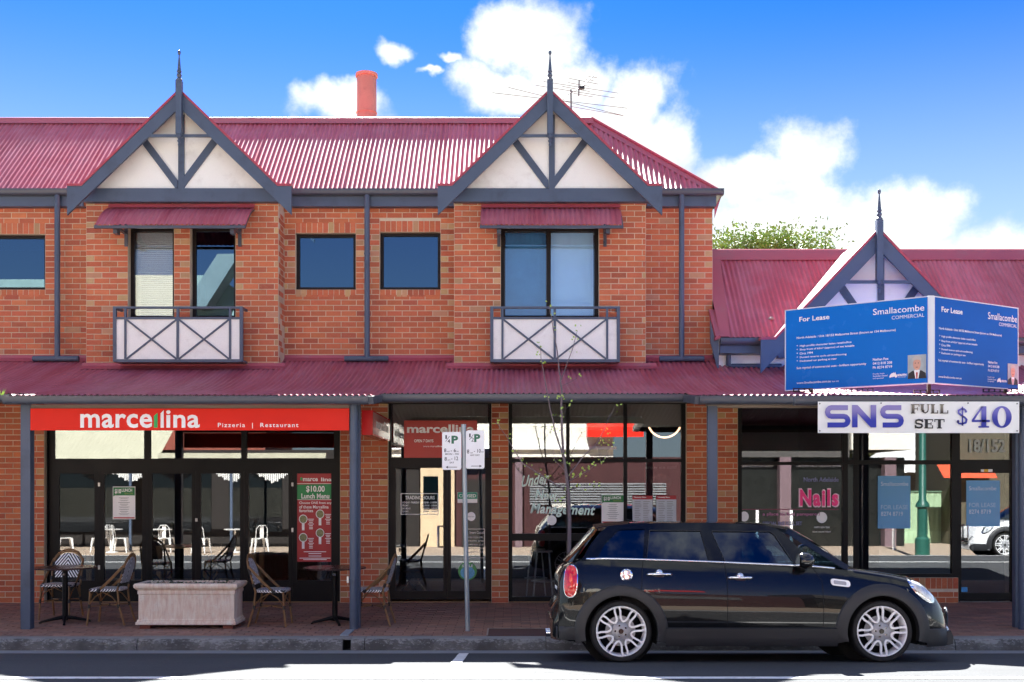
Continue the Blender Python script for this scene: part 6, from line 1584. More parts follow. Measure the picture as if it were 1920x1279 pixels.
def z_low(x):
    for xc_ in (XC0, XC1):
        if abs(x - xc_) < RA - 1e-4: return HUB + math.sqrt(RA * RA - (x - xc_) ** 2)
    if x < -RA: return ip([(-.68, .24), (-.5, .2), (-.37, .22)], x)
    if x > XC1 + RA: return .17
    return .20


def section(x, n=18):
    W_, zs, zd = sm(WT, x, .03), ip(ZS, x), ip(ZD, x); z0 = z_low(x); z0 = min(z0, zs - .02); pts = []
    for k in range(n + 1):
        z = z0 + (zs - z0) * k / n; pts.append((W_ * ip(FT, z * .99 / zs), z))
    e = pts[-1][0]; dz = zd - zs
    pts += [(e * .975, zs + .30 * dz + .004), (e * .93, zs + .55 * dz + .008), (e * .84, zs + .78 * dz + .008), (e * .6, zs + .95 * dz + .008), (e * .3, zd + .010), (0, zd + .012)]
    return pts


def surf(x, z):
    p = section(x); q_ = [(a, b) for b, a in p]
    return ip(sorted([(b, a) for a, b in p]), z)


def build_car(loc, body_m, label, cat_label, roll=0., rz=0., group=None):
    CYv = .80      # centre line lies this far from the root, which sits under the near wheels
    car = local_thing('parked_car', label, 'car', group)
    xs = set()
    for xc_ in (XC0, XC1):
        for k in range(25): xs.add(round(xc_ - RA * math.cos(math.pi * k / 24), 5))
        xs.add(xc_ - RA - .002); xs.add(xc_ + RA + .002)
    for tab in (WT, ZS, ZD):
        for a, _ in tab: xs.add(a)
    for k in range(30): xs.add(-.6 + k * .132)
    xs = sorted(x for x in xs if -.68 <= x <= 3.36); xs = [x for i, x in enumerate(xs) if i == 0 or x - xs[i - 1] > .0015]
    q = MB(); rows = []
    for x in xs:
        s_ = section(x); rows.append([(x, CYv - y, z) for y, z in s_] + [(x, CYv + y, z) for y, z in reversed(s_[:-1])])
    q.grid(rows, flip=True); n = len(rows[0])
    # close nose and tail
    for r_, rev in ((rows[0], False), (rows[-1], True)):
        m = n // 2
        for i in range(m): 
            f = [r_[i], r_[i + 1], r_[n - 2 - i], r_[n - 1 - i]]; q.add(f, [(0, 1, 2, 3)] if rev else [(3, 2, 1, 0)])
    body = q.build('body', body_m, car, auto=38)
    # glasshouse
    def L(px, py, Y=10.9): return ((px - CX) * Y / F - 1.08, CAMZ - (py - HOR) * Y / F - .05)
    def gy(z): return .790 - (z - .98) * .50
    outer = [L(*p) for p in ((1090, 1049), (1106, 1022), (1124, 999), (1142, 984.5), (1180, 980.5), (1260, 978.5), (1340, 978.5), (1410, 980.5), (1447, 985), (1462, 990), (1484, 1012), (1506, 1035), (1529, 1064), (1483, 1062), (1343, 1056), (1206, 1051))]
    wins = [[L(*p) for p in l] for l in ([(1162, 992), (1211, 991), (1204, 1047), (1118, 1046), (1135, 1018)], [(1220, 993), (1316, 993.5), (1327, 1053), (1211, 1049)], [(1337, 994.5), (1447, 995), (1455, 1001), (1486, 1058), (1484, 1060), (1358, 1054.5)])]
    for sgn in (-1, 1):
        bm = bmesh.new(); es = []
        for loop in [outer] + wins:
            vv = [bm.verts.new((x, CYv + sgn * gy(z), z)) for x, z in loop]
            for i in range(len(vv)): es.append(bm.edges.new((vv[i], vv[(i + 1) % len(vv)])))
        bmesh.ops.triangle_fill(bm, use_beauty=True, edges=es)
        r_ = bmesh.ops.extrude_face_region(bm, geom=bm.faces[:])
        for v in [g for g in r_['geom'] if isinstance(g, bmesh.types.BMVert)]: v.co.y -= sgn * .03
        bmesh.ops.recalc_face_normals(bm, faces=bm.faces[:])
        me = bpy.data.meshes.new('door_frame'); bm.to_mesh(me); bm.free(); me.materials.append(body_m); o = bpy.data.objects.new('door_frame', me); COL.objects.link(o); o.parent = car; ORG[o.name] = (0, 0, 0)
        for i, w in enumerate(wins):
            q = MB(); q.add([(x, CYv + sgn * (gy(z) - .010), z) for x, z in w], [tuple(range(len(w)))]); q.build('side_window', M_cglass, car)
            if i:
                q = MB(); cl = [(x, CYv + sgn * (gy(z) + .002), z) for x, z in w]; q.tube(cl + [cl[0]], .0045, 5, cap=False); q.build('window_seal', M_clad, car)
    edge = [(-.20, 1.335), (0.0, 1.352), (.3, 1.362), (.8, 1.366), (1.3, 1.358), (1.55, 1.342), (1.72, 1.308)]
    rows = []
    for x, z in edge:
        c = .048; fx = .09 if x > 1.6 else (.05 if x > 1.5 else 0); yb = gy(z) - .004
        rows.append([(x + fx * (1 - (k / 6) ** 2), CYv + yb * k / 6, z + c * (1 - abs(k / 6) ** 2.6)) for k in range(-6, 7)])
    q = MB(); q.grid(rows, flip=False); q.build('roof', body_m, car, smooth=True)
    rf = rows[-1]; rr_ = rows[0]
    q = MB(); ws = [[Vector(rf[k + 6]).lerp(Vector((2.25 + .17 * (1 - (k / 6) ** 2), CYv + .785 * k / 6, .930)), t) + Vector((0, 0, .03 * math.sin(math.pi * t))) for k in range(-6, 7)] for t in (0, .2, .4, .6, .8, 1)]; q.grid(ws); q.build('windscreen', M_cglass, car, smooth=True)
    q = MB(); ws = [[Vector(rr_[k + 6]).lerp(Vector((-.46 - .08 * (1 - (k / 6) ** 2), CYv + .76 * k / 6, .99)), t) for k in range(-6, 7)] for t in (0, .25, .5, .75, 1)]; q.grid(ws, flip=True); q.build('rear_window', M_cglass, car, smooth=True)
    for sgn in (-1, 1):
        q = MB(); q.bar((1.70, CYv + sgn * (gy(1.3) - .02), 1.302), (2.26, CYv + sgn * .775, .925), .055, .03); q.build('windscreen_pillar', body_m, car)
        q = MB(); q.tube([(1.76, CYv + sgn * (gy(1.3) - .055), 1.29), (2.28, CYv + sgn * .735, .935)], .008, 6); q.build('pillar_strip', M_dull, car)
    q = MB(); sp = [(x, z) for x, z in ((-.265, 1.368), (-.10, 1.392), (.10, 1.404), (.10, 1.360), (-.10, 1.325), (-.20, 1.30), (-.235, 1.335))]
    q.prism(sp, CYv - .56, CYv + .56); q.build('roof_spoiler', body_m, car, auto=30)
    # belt strip
    q = MB(); bl_ = [(x, ip(ZS, x) + .006) for x in (-.34, -.15, .2, .6, .95, 1.3, 1.68, 1.95, 2.12)]
    for sgn in (-1, 1):
        q = MB(); q.tube([(x, CYv + sgn * (ip(WT, x) * .925 + .006), z) for x, z in bl_], .010, 6); q.build('belt_strip', M_chrome, car, smooth=True)
    # arches, sills and bumper cladding
    def clad(pts, name, off=.014):          # strip rows of (x, z) pairs outer->inner
        for sgn in (-1, 1):
            q = MB(); rows = []
            for row in pts: rows.append([(x, CYv + sgn * (surf(x, min(z, ip(ZS, x) - .01)) + (off if i < len(row) - 1 else off * .6) * (0 if i == 0 else 1)), z) for i, (x, z) in enumerate(row)] + [(row[-1][0], CYv + sgn * (surf(*row[-1]) - .08), row[-1][1])])
            q.grid(rows, flip=sgn > 0); q.build(name, M_clad, car, auto=45)
    for xc_, ro, a0, a1 in ((XC0, .462, -14, 194), (XC1, .476, -14, 194)):
        pts = []
        for k in range(41):
            a = R(a0 + (a1 - a0) * k / 40); pts.append([(xc_ + r_ * math.cos(a), HUB + r_ * math.sin(a)) for r_ in (ro, ro - .012, (ro + .36) / 2, .368, .358)])
        clad(pts, 'wheel_arch')
        for sgn in (-1, 1):
            q = MB(); q.grid([[(xc_ + .37 * math.cos(R(a)), CYv + sgn * yy, HUB + .37 * math.sin(R(a))) for yy in (.80, .30)] for a in range(-20, 201, 10)]); q.add([(xc_ + .38 * math.cos(R(a)), CYv + sgn * .48, HUB + .38 * math.sin(R(a))) for a in range(0, 360, 15)], [tuple(range(24))]); q.build('wheel_liner', M_well, car)
    clad([[(x, .345), (x, .335), (x, .25), (x, .17), (x, .16)] for x in (.44, .8, 1.3, 1.8, 2.13)], 'sill_trim', .02)
    clad([[(x, .33), (x, .32), (x, .22), (x, .155), (x, .15)] for x in (3.03, 3.1, 3.2, 3.28, 3.34)], 'bumper_trim', .012)
    clad([[(x, .35), (x, .34), (x, .28), (x, .225), (x, .215)] for x in (-.64, -.58, -.5, -.4)], 'bumper_trim', .010)
    q = MB(); q.box(-.45, 3.15, CYv - .46, CYv + .46, .17, .62); q.box(.40, 2.18, CYv - .78, CYv + .78, .20, .50); q.build('underbody', M_well, car)
    # lamps
    def patch(cx_, cz_, ax, az_, rot, off, name, m, sgn, parent=car, n=20, rings=4, pw=1.0):
        q = MB(); rows = []
        for r_ in range(rings + 1):
            row = []
            for k in range(n):
                a = 2 * math.pi * k / n; u, v = ax * (r_ / rings) * abs(math.cos(a)) ** pw * (1 if math.cos(a) > 0 else -1), az_ * (r_ / rings) * abs(math.sin(a)) ** pw * (1 if math.sin(a) > 0 else -1)
                x, z = cx_ + u * math.cos(rot) - v * math.sin(rot), cz_ + u * math.sin(rot) + v * math.cos(rot); x = max(-.675, min(3.355, x))
                bul = off * (1.0 - .75 * (r_ / rings) ** 3)
                row.append((x, CYv + sgn * (surf(x, min(z, ip(ZD, x))) + bul), z))
            rows.append(row)
        q.grid(rows, close=True, flip=sgn < 0); return q.build(name, m, parent, smooth=True)
    M_lens = MATS.get('lamp_lens') or mat('lamp_lens', '#cdd2d6', rough=.15, metal=.2, var=.5, vs_=14, fine=.25, fs=45, coat=1); M_tail = MATS.get('tail_lens') or mat('tail_lens', '#d0141c', rough=.1, var=.25, vs_=9, coat=1)
    for sgn in (-1, 1):
        patch(2.995, .715, .185, .072, R(-42), .024, 'headlight_rim', M_chrome, sgn); hl = patch(2.995, .716, .168, .058, R(-42), .034, 'headlight', M_lens, sgn)
        patch(-.495, .80, .069, .164, R(-4), .018, 'tail_light_rim', M_chrome, sgn, pw=.75); patch(-.497, .80, .063, .156, R(-4), .030, 'tail_light', M_tail, sgn, pw=.75)
        patch(-.497, .83, .024, .07, R(-4), .036, 'brake_lens', MATS.get('brake_lens') or mat('brake_lens', '#e8452c', rough=.1, coat=1), sgn, pw=.75)
        # fuel cap, handles, side scuttle
        def on(x, z, o_=.0): return Vector((x, CYv + sgn * (surf(x, z) + o_), z))
        if sgn < 0:
            c = on(.052, .862, .002); q = MB(); q.lathe([(.060, 0), (.060, -.010), (.046, -.016), (.044, -.012), (.020, -.013), (.001, -.016)], c, 24, axis='Y'); q.build('fuel_cap', M_chrome, car, auto=40)
        for hx, hz in ((.375, .870), (1.175, .836)):
            q = MB(); a, b = on(hx - .12, hz, .028), on(hx + .12, hz, .028); q.tube([on(hx - .125, hz, .012), a + Vector((.02, 0, 0)), on(hx, hz, .040), b - Vector((.02, 0, 0)), on(hx + .125, hz, .012)], [.008, .013, .014, .013, .008], 8); hd = q.build('door_handle', M_chrome, car, smooth=True)
            q = MB(); c = on(hx, hz - .01, .001); q.lathe([(.055, .004), (.050, -.002), (.001, -.003)], c, 18, axis='Y'); q.build('handle_recess', M_trimb, hd)
            q = MB(); c = on(hx, hz + .015, .012); q.lathe([(.036, .0), (.030, -.012 * -sgn * -1 if False else -.010), (.001, -.014)], c, 14, axis='Y'); q.build('handle_cap', M_chrome, hd, smooth=True)
        q = MB(); c = on(2.165, .785, .004); cx_, cz_ = 2.165, .785
        prf = rrect(cx_ - .095, cx_ + .095, cz_ - .033, cz_ + .033, .028); q.add([on(x, z + (x - cx_) * -.12, .016) for x, z in prf] + [on(x, z + (x - cx_) * -.12, -.005) for x, z in prf], [tuple(range(len(prf)))] + [(i, (i + 1) % len(prf), (i + 1) % len(prf) + len(prf), i + len(prf)) for i in range(len(prf))]); sc_ = q.build('side_vent', M_alloy, car)
        prf = rrect(cx_ - .070, cx_ + .055, cz_ - .018, cz_ + .018, .012); q = MB(); q.add([on(x, z + (x - cx_) * -.12, .019) for x, z in prf], [tuple(range(len(prf)))]); q.build('vent_insert', M_dull, sc_)
        # panel gaps
        for gp in ([(.22, 1.0), (.205, .85), (.20, .70), (.235, .58), (.36, .56)][:4], [(1.03, .98), (1.045, .80), (1.045, .36)], [(1.90, .935), (1.985, .80), (1.99, .56), (1.99, .36)]):
            q = MB(); pts = []
            for (a, b), (c, d) in zip(gp, gp[1:]):
                for k in range(5): x, z = a + (c - a) * k / 4, b + (d - b) * k / 4; pts.append(on(x, z, .0005))
            q.tube(pts, .0032, 4); q.build('panel_gap', M_well, car)
        q = MB(); q.tube([on(2.86, .565, .001), on(3.0, .56, .001), on(3.13, .555, .001)], .003, 4); q.build('panel_gap', M_well, car)
        # mirror
        q = MB(); mx, my, mz = 1.80, CYv + sgn * .93, 1.005; rows = []
        for r_, x in ((.0, -.075), (.75, -.07), (1, -.04), (1, .01), (.8, .055), (.4, .08), (.0, .088)):
            rows.append([(mx + x, my + sgn * .10 * r_ * math.cos(2 * math.pi * k / 16), mz + .082 * r_ * math.sin(2 * math.pi * k / 16)) for k in range(16)])
        q.grid(rows, close=True); q.tube([(mx + .02, CYv + sgn * .79, .945), (mx, my - sgn * .03, .96)], [.03, .024], 8); mr = q.build('wing_mirror', M_trimb, car, auto=50)
        q = MB(); q.lathe([(.001, 0)], (0, 0, 0)) if False else q.grid([[(mx - .077, my + sgn * .088 * r_ * math.cos(2 * math.pi * k / 16), mz + .07 * r_ * math.sin(2 * math.pi * k / 16)) for k in range(16)] for r_ in (.01, 1)], close=True); q.build('mirror_glass', M_chrome, mr)
    # grille, plate, exhaust, fog lamp
    q = MB(); q.box(3.33, 3.372, CYv - .40, CYv + .40, .30, .46); q.build('grille', M_trimb, car)
    q = MB()
    for sgn in (-1, 1):
        q = MB(); pts = [(3.30, CYv + sgn * .58, .52), (3.345, CYv + sgn * .50, .46), (3.36, CYv + sgn * .46, .38), (3.355, CYv + sgn * .45, .32)]; q.tube(pts, .012, 8); q.build('grille_surround', M_chrome, car, smooth=True)
        q = MB(); q.lathe([(.001, -.02), (.05, -.015), (.055, .02), (.03, .03)], (3.285, CYv + sgn * .56, .30), 14, axis='Y'); q.build('fog_lamp', M_lens, car, smooth=True)
    q = MB(); q.prism([(3.335, .30), (3.36, .24), (3.355, .165), (3.28, .15), (3.05, .15), (3.2, .25)], CYv - .62, CYv + .62); q.build('front_splitter', M_clad, car, auto=30)
    q = MB(); q.prism([(-.69, .42), (-.70, .36), (-.69, .22), (-.60, .20), (-.40, .22), (-.5, .34)], CYv - .60, CYv + .60); q.build('rear_valance', M_trimb, car, auto=30)
    for dy_ in (-.09, .09): q = MB(); q.tube([(-.50, CYv + dy_, .235), (-.72, CYv + dy_, .235)], .04, 14, cap=False); q.build('exhaust', M_chrome, car, smooth=True)
    q = MB(); q.box(-.612, -.600, CYv - .26, CYv + .26, .62, .73); q.build('number_plate', M_wht, car)
    # wheels
    for wi, (xc_, sgn) in enumerate(((XC0, -1), (XC1, -1), (XC0, 1), (XC1, 1))):
        w = bpy.data.objects.new('wheel', None)
        yo = CYv + sgn * .815        # outer face of the wheel
        s1 = -sgn
        def wl(prof, name, m, parent, n=48, au=35, cap=True):
            q = MB(); q.lathe([(r_, sgn * h) for r_, h in prof], (xc_, yo, .305), n, axis='Y', cap=cap)
            if sgn > 0: q.f = [f[::-1] for f in q.f]
            return q.build(name, m, parent, auto=au)
        tyre = wl([(.245, -.012), (.252, -.004), (.272, .004), (.290, .0), (.301, -.015), (.305, -.035), (.305, -.165), (.300, -.190), (.25, -.20), (.245, -.18)], 'wheel', M_tyre, car, cap=False)
        rim = wl([(.247, -.014), (.250, -.006), (.246, -.001), (.238, -.004), (.232, -.016), (.226, -.05), (.222, -.10), (.225, -.18)], 'rim', M_alloy, tyre, cap=False)
        wl([(.001, -.085), (.150, -.085), (.150, -.10)], 'brake_disc', M_dull, tyre); wl([(.001, -.15), (.226, -.15)], 'wheel_back', M_well, tyre)
        wl([(.001, -.020), (.040, -.022), (.075, -.026), (.098, -.040), (.10, -.07)], 'hub', M_dull, tyre, 32)
        q = MB(); q.lathe([(.001, sgn * -.012), (.024, sgn * -.012), (.026, sgn * -.022)], (xc_, yo, .305), 16, axis='Y'); q.build('hub_cap', M_trimb, tyre)
        q = MB()
        for k in range(5):
            a = R(90 + 17 + 72 * k); q.lathe([(.001, sgn * -.023), (.010, sgn * -.023), (.011, sgn * -.04)], (xc_ + .056 * math.cos(a), yo, .305 + .056 * math.sin(a)), 10, axis='Y')
        q.build('wheel_bolt', M_trimb, tyre, kind='stuff')
        q = MB()
        for k in range(8):
            a = R(22.5 + 45 * k + (4 if xc_ > 1 else 10))
            path = [(-17.0, .240), (-14.5, .20), (-14.5, .165), (-14, .135), (-9, .110), (0, .100), (9, .110), (14, .135), (14.5, .165), (14.5, .20), (17.0, .240)]
            pts = [Vector((xc_ + r_ * math.cos(a + R(d)), yo + sgn * (-.010 - .012 * (.24 - r_) / .14), .305 + r_ * math.sin(a + R(d)))) for d, r_ in path]
            for p0, p1 in zip(pts, pts[1:]):
                e = (p1 - p0).normalized() * .004; q.bar(p0 - e, p1 + e, .0185, .022, up=(0, 1, 0))
        q.build('spokes', M_alloy, tyre)
        bpy.data.objects.remove(w)
    # cabin
    M_seat = mat('seat_fabric', '#2a2b30', rough=.8)
    for sy in (-.36, .36):
        q = MB(); q.prism([(1.02, .50), (1.50, .52), (1.52, .64), (1.12, .62), (.98, 1.10), (.88, 1.09), (.94, .62)], CYv + sy - .24, CYv + sy + .24); se = q.build('seat', M_seat, car, auto=30)
        q = MB(); q.box(.90, .99, CYv + sy - .13, CYv + sy + .13, 1.11, 1.26); q.build('headrest', M_seat, se)
    q = MB(); q.prism([(.12, .50), (.62, .52), (.62, .64), (.26, .62), (.08, 1.05), (-.02, 1.05), (.02, .60)], CYv - .6, CYv + .6); q.build('rear_bench', M_seat, car)
    q = MB(); q.prism([(1.78, .70), (2.25, .70), (2.30, .92), (1.98, .95), (1.84, .90)], CYv - .72, CYv + .72); q.build('dashboard', M_seat, car, auto=30)
    q = MB(); pts = [(1.70 + .05 * math.sin(R(a)), CYv + .36 + .18 * math.cos(R(a)), .92 + .17 * math.sin(R(a))) for a in range(0, 361, 20)]; q.tube(pts, .014, 6, cap=False); q.tube([(1.70, CYv + .36, .92), (1.85, CYv + .36, .85)], .03, 8); q.build('steering_wheel', M_well, car, smooth=True)
    q = MB(); q.tube([(.28, CYv, 1.385), (.22, CYv, 1.40), (.14, CYv, 1.435)], [.02, .016, .006], 8); q.build('roof_aerial', M_well, car, smooth=True)
    car.location = loc; car.rotation_euler = (roll, 0, rz)
    return car


M_paintk = paint('black_car_paint', '#08090c'); M_paintw = paint('white_car_paint', '#e9e9ea')
build_car((1.08, 10.75, .05), M_paintk, 'glossy black five door hatchback parked along the kerb before the nail salon', '', roll=R(-3.2))
# ---------------------------------------------------------------- the other side of the street, seen mirrored in the shop windows
def RX(px, Yo): return (px - CX) * (2 * 16.78 - Yo) / F
def RZ_(py, Yo): return CAMZ - (py - HOR) * (2 * 16.78 - Yo) / F


OZ = -.28
mb = MB(); mb.box(-40, 40, -12, 3.75, -.44, OZ); mb.build('opposite_footpath', M_opp, kind='structure')
mb = MB(); mb.box(-40, 40, 3.75, 3.95, -.44, OZ + .004); mb.build('opposite_kerb', M_conc, kind='structure')
M_cream = mat('cream_render', '#dcd7ca', rough=.8, var=.05); M_dbrown = mat('dark_brown_render', '#1f1916', rough=.8); M_mauve = mat('mauve_paint', '#6f5a60', rough=.7); M_maroon = mat('maroon_boards', '#3a1214', rough=.6)
M_creamr = mat('cream_corrugated', '#b3b09a', rough=.5, var=.06)


def obx(parent, name, m, x0, x1, y0, y1, z0, z1): b = MB(); b.box(x0, x1, y0, y1, z0, z1); return b.build(name, m, parent)


# corner cafe
b_ = thing('corner_cafe', 'dark cafe building with cream corrugated roof mirrored in the folding doors', 'building', (-12.5, -5, OZ))
obx(b_, 'wall', M_dbrown, -19, -3.15, -8.5, -3.4, OZ, 3.0); obx(b_, 'upper_wall', mat('far_brick', '#8c4a3c', rough=.9), -19, -9.2, -12, -7.0, 3.0, 8.1)
for x0, x1 in ((-18.4, -16), (-15.4, -13), (-12.4, -10.2), (-9.6, -7.8)): obx(b_, 'window', M_cglass, x0, x1, -3.42, -3.37, OZ + .5, 2.2)
q = MB(); q.grid([[(-19 + k * .038, -1.0, 2.62 + .012 * math.cos(k * math.pi / 2)), (-19 + k * .038, -3.6, 4.25 + .012 * math.cos(k * math.pi / 2))] for k in range(205)]); q.build('verandah_sheet', M_creamr, b_, smooth=True)
obx(b_, 'verandah_edge', M_creamr, -11.2, -5.9, -1.0, -.9, 2.66, 2.82)
q = MB(); q.prism([(-19.5, 8.1), (-8.8, 8.1), (-11, 9.6), (-19.5, 9.6)], -12, -6.8); q.build('roof', M_creamr, b_)
q = MB(); q.prism([(-11.9, 8.3), (-11.1, 8.3), (-9.9, 10.2), (-10.7, 10.2)], -6.8, -5.9); q.build('stone_coping', mat('coping_grey', '#9b968b', rough=.9), b_)
M_lace = mat('white_lace_iron', '#e8e6e0', rough=.5)
q = MB()
for k in range(150):
    x_ = -16.2 + k * .062; h = .07 + .05 * (k % 3 == 0); 
    for c in (-15.0, -12.1, -8.9, -7.6):
        d = abs(x_ - c); h += max(0, .34 - d * .55)
    q.box(x_, x_ + .042, -1.0, -.98, 2.30 - h, 2.33)
q.build('lace_frieze', M_lace, b_, kind='stuff')
for c in (-15.0, -12.1, -8.9): obx(b_, 'verandah_post', M_trim, c - .04, c + .04, -1.03, -.95, OZ, 2.64)

# cream shop with red awning right behind the camera
b_ = thing('cream_shop', 'cream rendered shop with maroon boards and a red awning mirrored in the bay window', 'building', (1, -4, OZ))
obx(b_, 'wall', M_maroon, -1.9, 6.6, -8, -3.2, OZ, 2.75); obx(b_, 'parapet', M_cream, -4.2, 3.4, -8, -3.0, 2.75, 4.1); obx(b_, 'parapet_ledge', M_wht, -5.3, 3.5, -3.0, -2.85, 3.0, 3.1)
for k in range(9): obx(b_, 'louvre', M_grey, .6, 5.2, -3.18, -3.10, 1.15 + k * .085, 1.19 + k * .085)
q = MB(); q.add([(2.5, -3.2, 4.0), (4.35, -3.2, 4.0), (4.35, -2.4, 3.62), (2.5, -2.4, 3.62), (2.5, -2.4, 3.4), (4.35, -2.4, 3.4)], [(0, 3, 2, 1), (3, 4, 5, 2)]); q.add([(2.5, -3.2, 4.0), (2.5, -2.4, 3.62), (2.5, -2.4, 3.4), (2.5, -3.2, 3.4)], [(0, 1, 2, 3)]); q.build('awning', M_red, b_)
obx(b_, 'door', M_dbrown, -1.7, -.9, -3.22, -3.12, OZ, 2.0); obx(b_, 'post', M_mauve, .1, .35, -3.2, -2.9, OZ, 2.75); obx(b_, 'post', M_cream, -1.6 + .9, -.4, -3.2, -2.95, OZ, 2.75)
# tall cream wall seen in the entrance door
b_ = thing('sandstone_house', 'pale stone house front mirrored in the entrance door', 'building', (-2.5, -4, OZ)); obx(b_, 'wall', mat('pale_stone', '#cbb493', rough=.85, var=.1), -3.1, -1.95, -7, -3.3, OZ, 3.6); obx(b_, 'window', M_cglass, -3.0, -2.5, -3.32, -3.27, 1.0, 2.1)
# mauve office with columns
b_ = thing('mauve_office', 'mauve columned shop with dark glass mirrored in the salon window', 'building', (10, -4, OZ))
obx(b_, 'wall', mat('dark_glass_wall', '#20211f', rough=.25), 7.0, 13.4, -8, -3.6, OZ, 2.75); obx(b_, 'parapet', mat('charcoal_render', '#4a4745', rough=.8), 7.0, 11.4, -8, -3.2, 2.75, 4.0); obx(b_, 'parapet', M_cream, 11.4, 13.5, -8, -3.0, 3.0, 3.75)
for x_ in (9.05, 12.6): obx(b_, 'column', M_mauve, x_, x_ + .38, -3.6, -3.2, OZ, 2.75)
obx(b_, 'lintel', M_wht, 7.2, 11.4, -3.62, -3.5, 2.55, 2.6)
q = MB()
fro = lambda u, v: Vector((u, -3.55, v))
for t_, u0, u1, v in (('COCKTAIL PARTIES AND WEDDINGS', 8.9, 7.3, 2.42), ('FINE FOOD CATERING', 11.2, 9.7, 2.42)): put_text(q, t_, fro, u0, u1, v + .09, v, .02)
q.build('lettering', M_wht, b_)
for i, x_ in enumerate((7.9, 9.0, 12.3)):
    s_ = thing('white_bollard', ('white timber bollard mirrored near the salon pier', 'white timber bollard mirrored under the pink lettering', 'white timber bollard mirrored beside the mauve column')[i], 'bollard', (x_, -1.5, OZ), 'white bollards'); q = MB(); q.tube([(x_, -1.5, OZ), (x_, -1.5, 1.0)], .05, 10); q.build('post', M_wht, s_)
s_ = thing('green_fence', 'pale green ribbed metal fence mirrored in the wide salon window', 'fence', (16, -5.5, OZ)); q = MB()
q.grid([[(13.4 + k * .09, -5.5 + (.02 if k % 2 else 0), OZ), (13.4 + k * .09, -5.5 + (.02 if k % 2 else 0), 1.55)] for k in range(45)]); q.build('fence_sheet', mat('fence_green', '#9db894', rough=.5), s_); obx(s_, 'rail', mat('fence_rail', '#5d7a62'), 13.4, 17.4, -5.53, -5.45, 1.55, 1.6)
b_ = thing('white_roof_house', 'low house with white gabled roof and solar panels mirrored in the salon window', 'building', (19, -13, OZ))
obx(b_, 'wall', mat('beige_shed', '#b9a994'), 15.5, 24, -16, -10, OZ, 2.3); q = MB(); q.prism([(15.2, 2.3), (24.3, 2.3), (21.3, 4.4), (18.2, 4.4)], -16, -9.8); q.build('roof', M_wht, b_)
q = MB(); q.add([(17.0, -9.7, 2.35), (21, -9.7, 2.35), (21, -10.9, 3.2), (17, -10.9, 3.2)], [(0, 1, 2, 3)]); q.build('solar_panel', mat('solar_blue', '#1d2740', rough=.15), b_)
b_ = thing('stone_cottage', 'beige stone cottage wall with orange awning mirrored in the salon door', 'building', (18, -4, OZ)); obx(b_, 'wall', mat('beige_stone', '#575142', rough=.9, var=.15, vs_=4), 15.4, 22, -8, -4.0, OZ, 4.2); q = MB(); q.add([(14.6, -3.98, 2.6), (16.4, -3.98, 2.6), (16.4, -3.2, 2.05), (14.6, -3.2, 2.05)], [(0, 3, 2, 1)]); q.build('awning', mat('awning_orange', '#d8583a'), b_)
s_ = thing('green_lamp_post', 'tall fluted green street lamp post mirrored in the wide salon window', 'street lamp', (11.45, 3.2, OZ)); xx = 11.45
q = MB(); q.lathe([(.20, OZ), (.20, .3), (.14, .36), (.135, 1.15), (.19, 1.2), (.18, 1.28), (.10, 1.4), (.085, 5.2), (.05, 5.3)], (xx, 3.2, 0), 18); q.build('pole', mat('lamp_green', '#23574b', rough=.4), s_, auto=40)
q = MB(); q.lathe([(.05, 5.3), (.16, 5.4), (.20, 5.75), (.05, 5.95), (.001, 6.05)], (xx, 3.2, 0), 16); q.build('lantern', M_lace, s_, auto=40)
M_fol = mat('olive_foliage', '#59602f', rough=.7, var=.3, vs_=1.)
for i, (x_, Y_, h) in enumerate(((17, -22, 7.5), (22, -24, 8.5), (27, -22, 7.8))):
    leafy('olive_tree', ('olive green tree mirrored above the white roof ridge', 'tallest olive green tree mirrored behind the white roof', 'olive green tree mirrored above the salon door')[i], x_, Y_, h, 3.2, 3.0, 2600, 'trees across the street', 60 + i, leaf=.3)
    [o for o in COL.objects if o.name.startswith('crown')][-1].data.materials[0] = M_fol
cw = build_car((15.1, 5.9, -.02), M_paintw, 'white hatchback parked across the street mirrored in the salon door', '', rz=R(180))
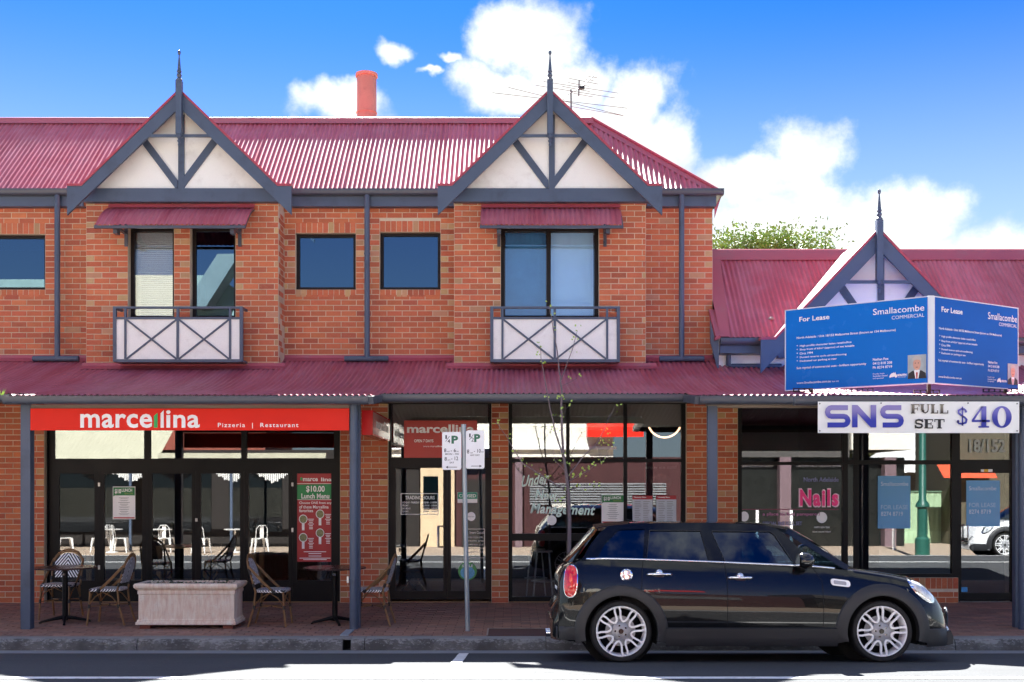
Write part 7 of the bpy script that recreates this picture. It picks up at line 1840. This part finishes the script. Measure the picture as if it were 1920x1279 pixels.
# white steel chairs and round tables on the far footpath
tc = local_thing('steel_chair', 'white stamped steel cafe chair mirrored in the first folding door', 'chair', 'white steel chairs across the street')
q = MB(); q.prism([(-.18, .43), (.18, .43), (.19, .455), (-.19, .455)], -.18, .18); q.build('seat', M_wire, tc)
for a in (-1, 1):
    for b in (-1, 1): q = MB(); q.tube([(a * .165, b * .165, .44), (a * .22, b * .22, 0)], [.045, .018], 6); q.build('leg', M_wire, tc)
q = MB(); q.tube([(-.18, .17, .45), (-.17, .22, .75), (-.1, .25, .85), (.1, .25, .85), (.17, .22, .75), (.18, .17, .45)], .013, 6); q.box(-.06, .06, .205, .215, .46, .83); q.build('backrest', M_wire, tc)
cpos = [(-13.85, -.2, 60, 0), (-12.75, -.2, -80, 'white stamped steel cafe chair mirrored beside the second door stile'), (-12.1, -.1, 80, 'white stamped steel cafe chair mirrored under the lunch poster'), (-10.7, -.2, 5, 'white stamped steel cafe chair mirrored in the third folding door'), (-9.55, .1, 10, 'white stamped steel cafe chair mirrored above the planter end'), (-7.75, 0.1, -30, 'white stamped steel cafe chair mirrored in the fifth folding door')]
for i, (x_, y_, r_, lab) in enumerate(cpos):
    c = tc if i == 0 else copy_tree(tc); c.location = (x_, y_, OZ); c.rotation_euler.z = R(r_)
    if lab: c['label'] = lab
tt = local_thing('cafe_table', 'round white cafe table mirrored between the two steel chairs', 'table', 'white tables across the street')
q = MB(); q.lathe([(.34, .70), (.35, .72), (.001, .725)], (0, 0, 0), 24); q.build('table_top', M_wire, tt, auto=40); q = MB(); q.tube([(0, 0, 0), (0, 0, .7)], .03, 8); q.lathe([(.22, 0), (.2, .02), (.03, .04)], (0, 0, 0), 16); q.build('pedestal', M_wire, tt)
for i, (x_, lab) in enumerate(((-12.45, 0), (-14.7, 'round white cafe table mirrored at the first door jamb'), (-10.9, 'round white cafe table mirrored in the third folding door'), (-8.6, 'round white cafe table mirrored in the fourth folding door'))):
    c = tt if i == 0 else copy_tree(tt); c.location = (x_, -.25, OZ)
    if lab: c['label'] = lab
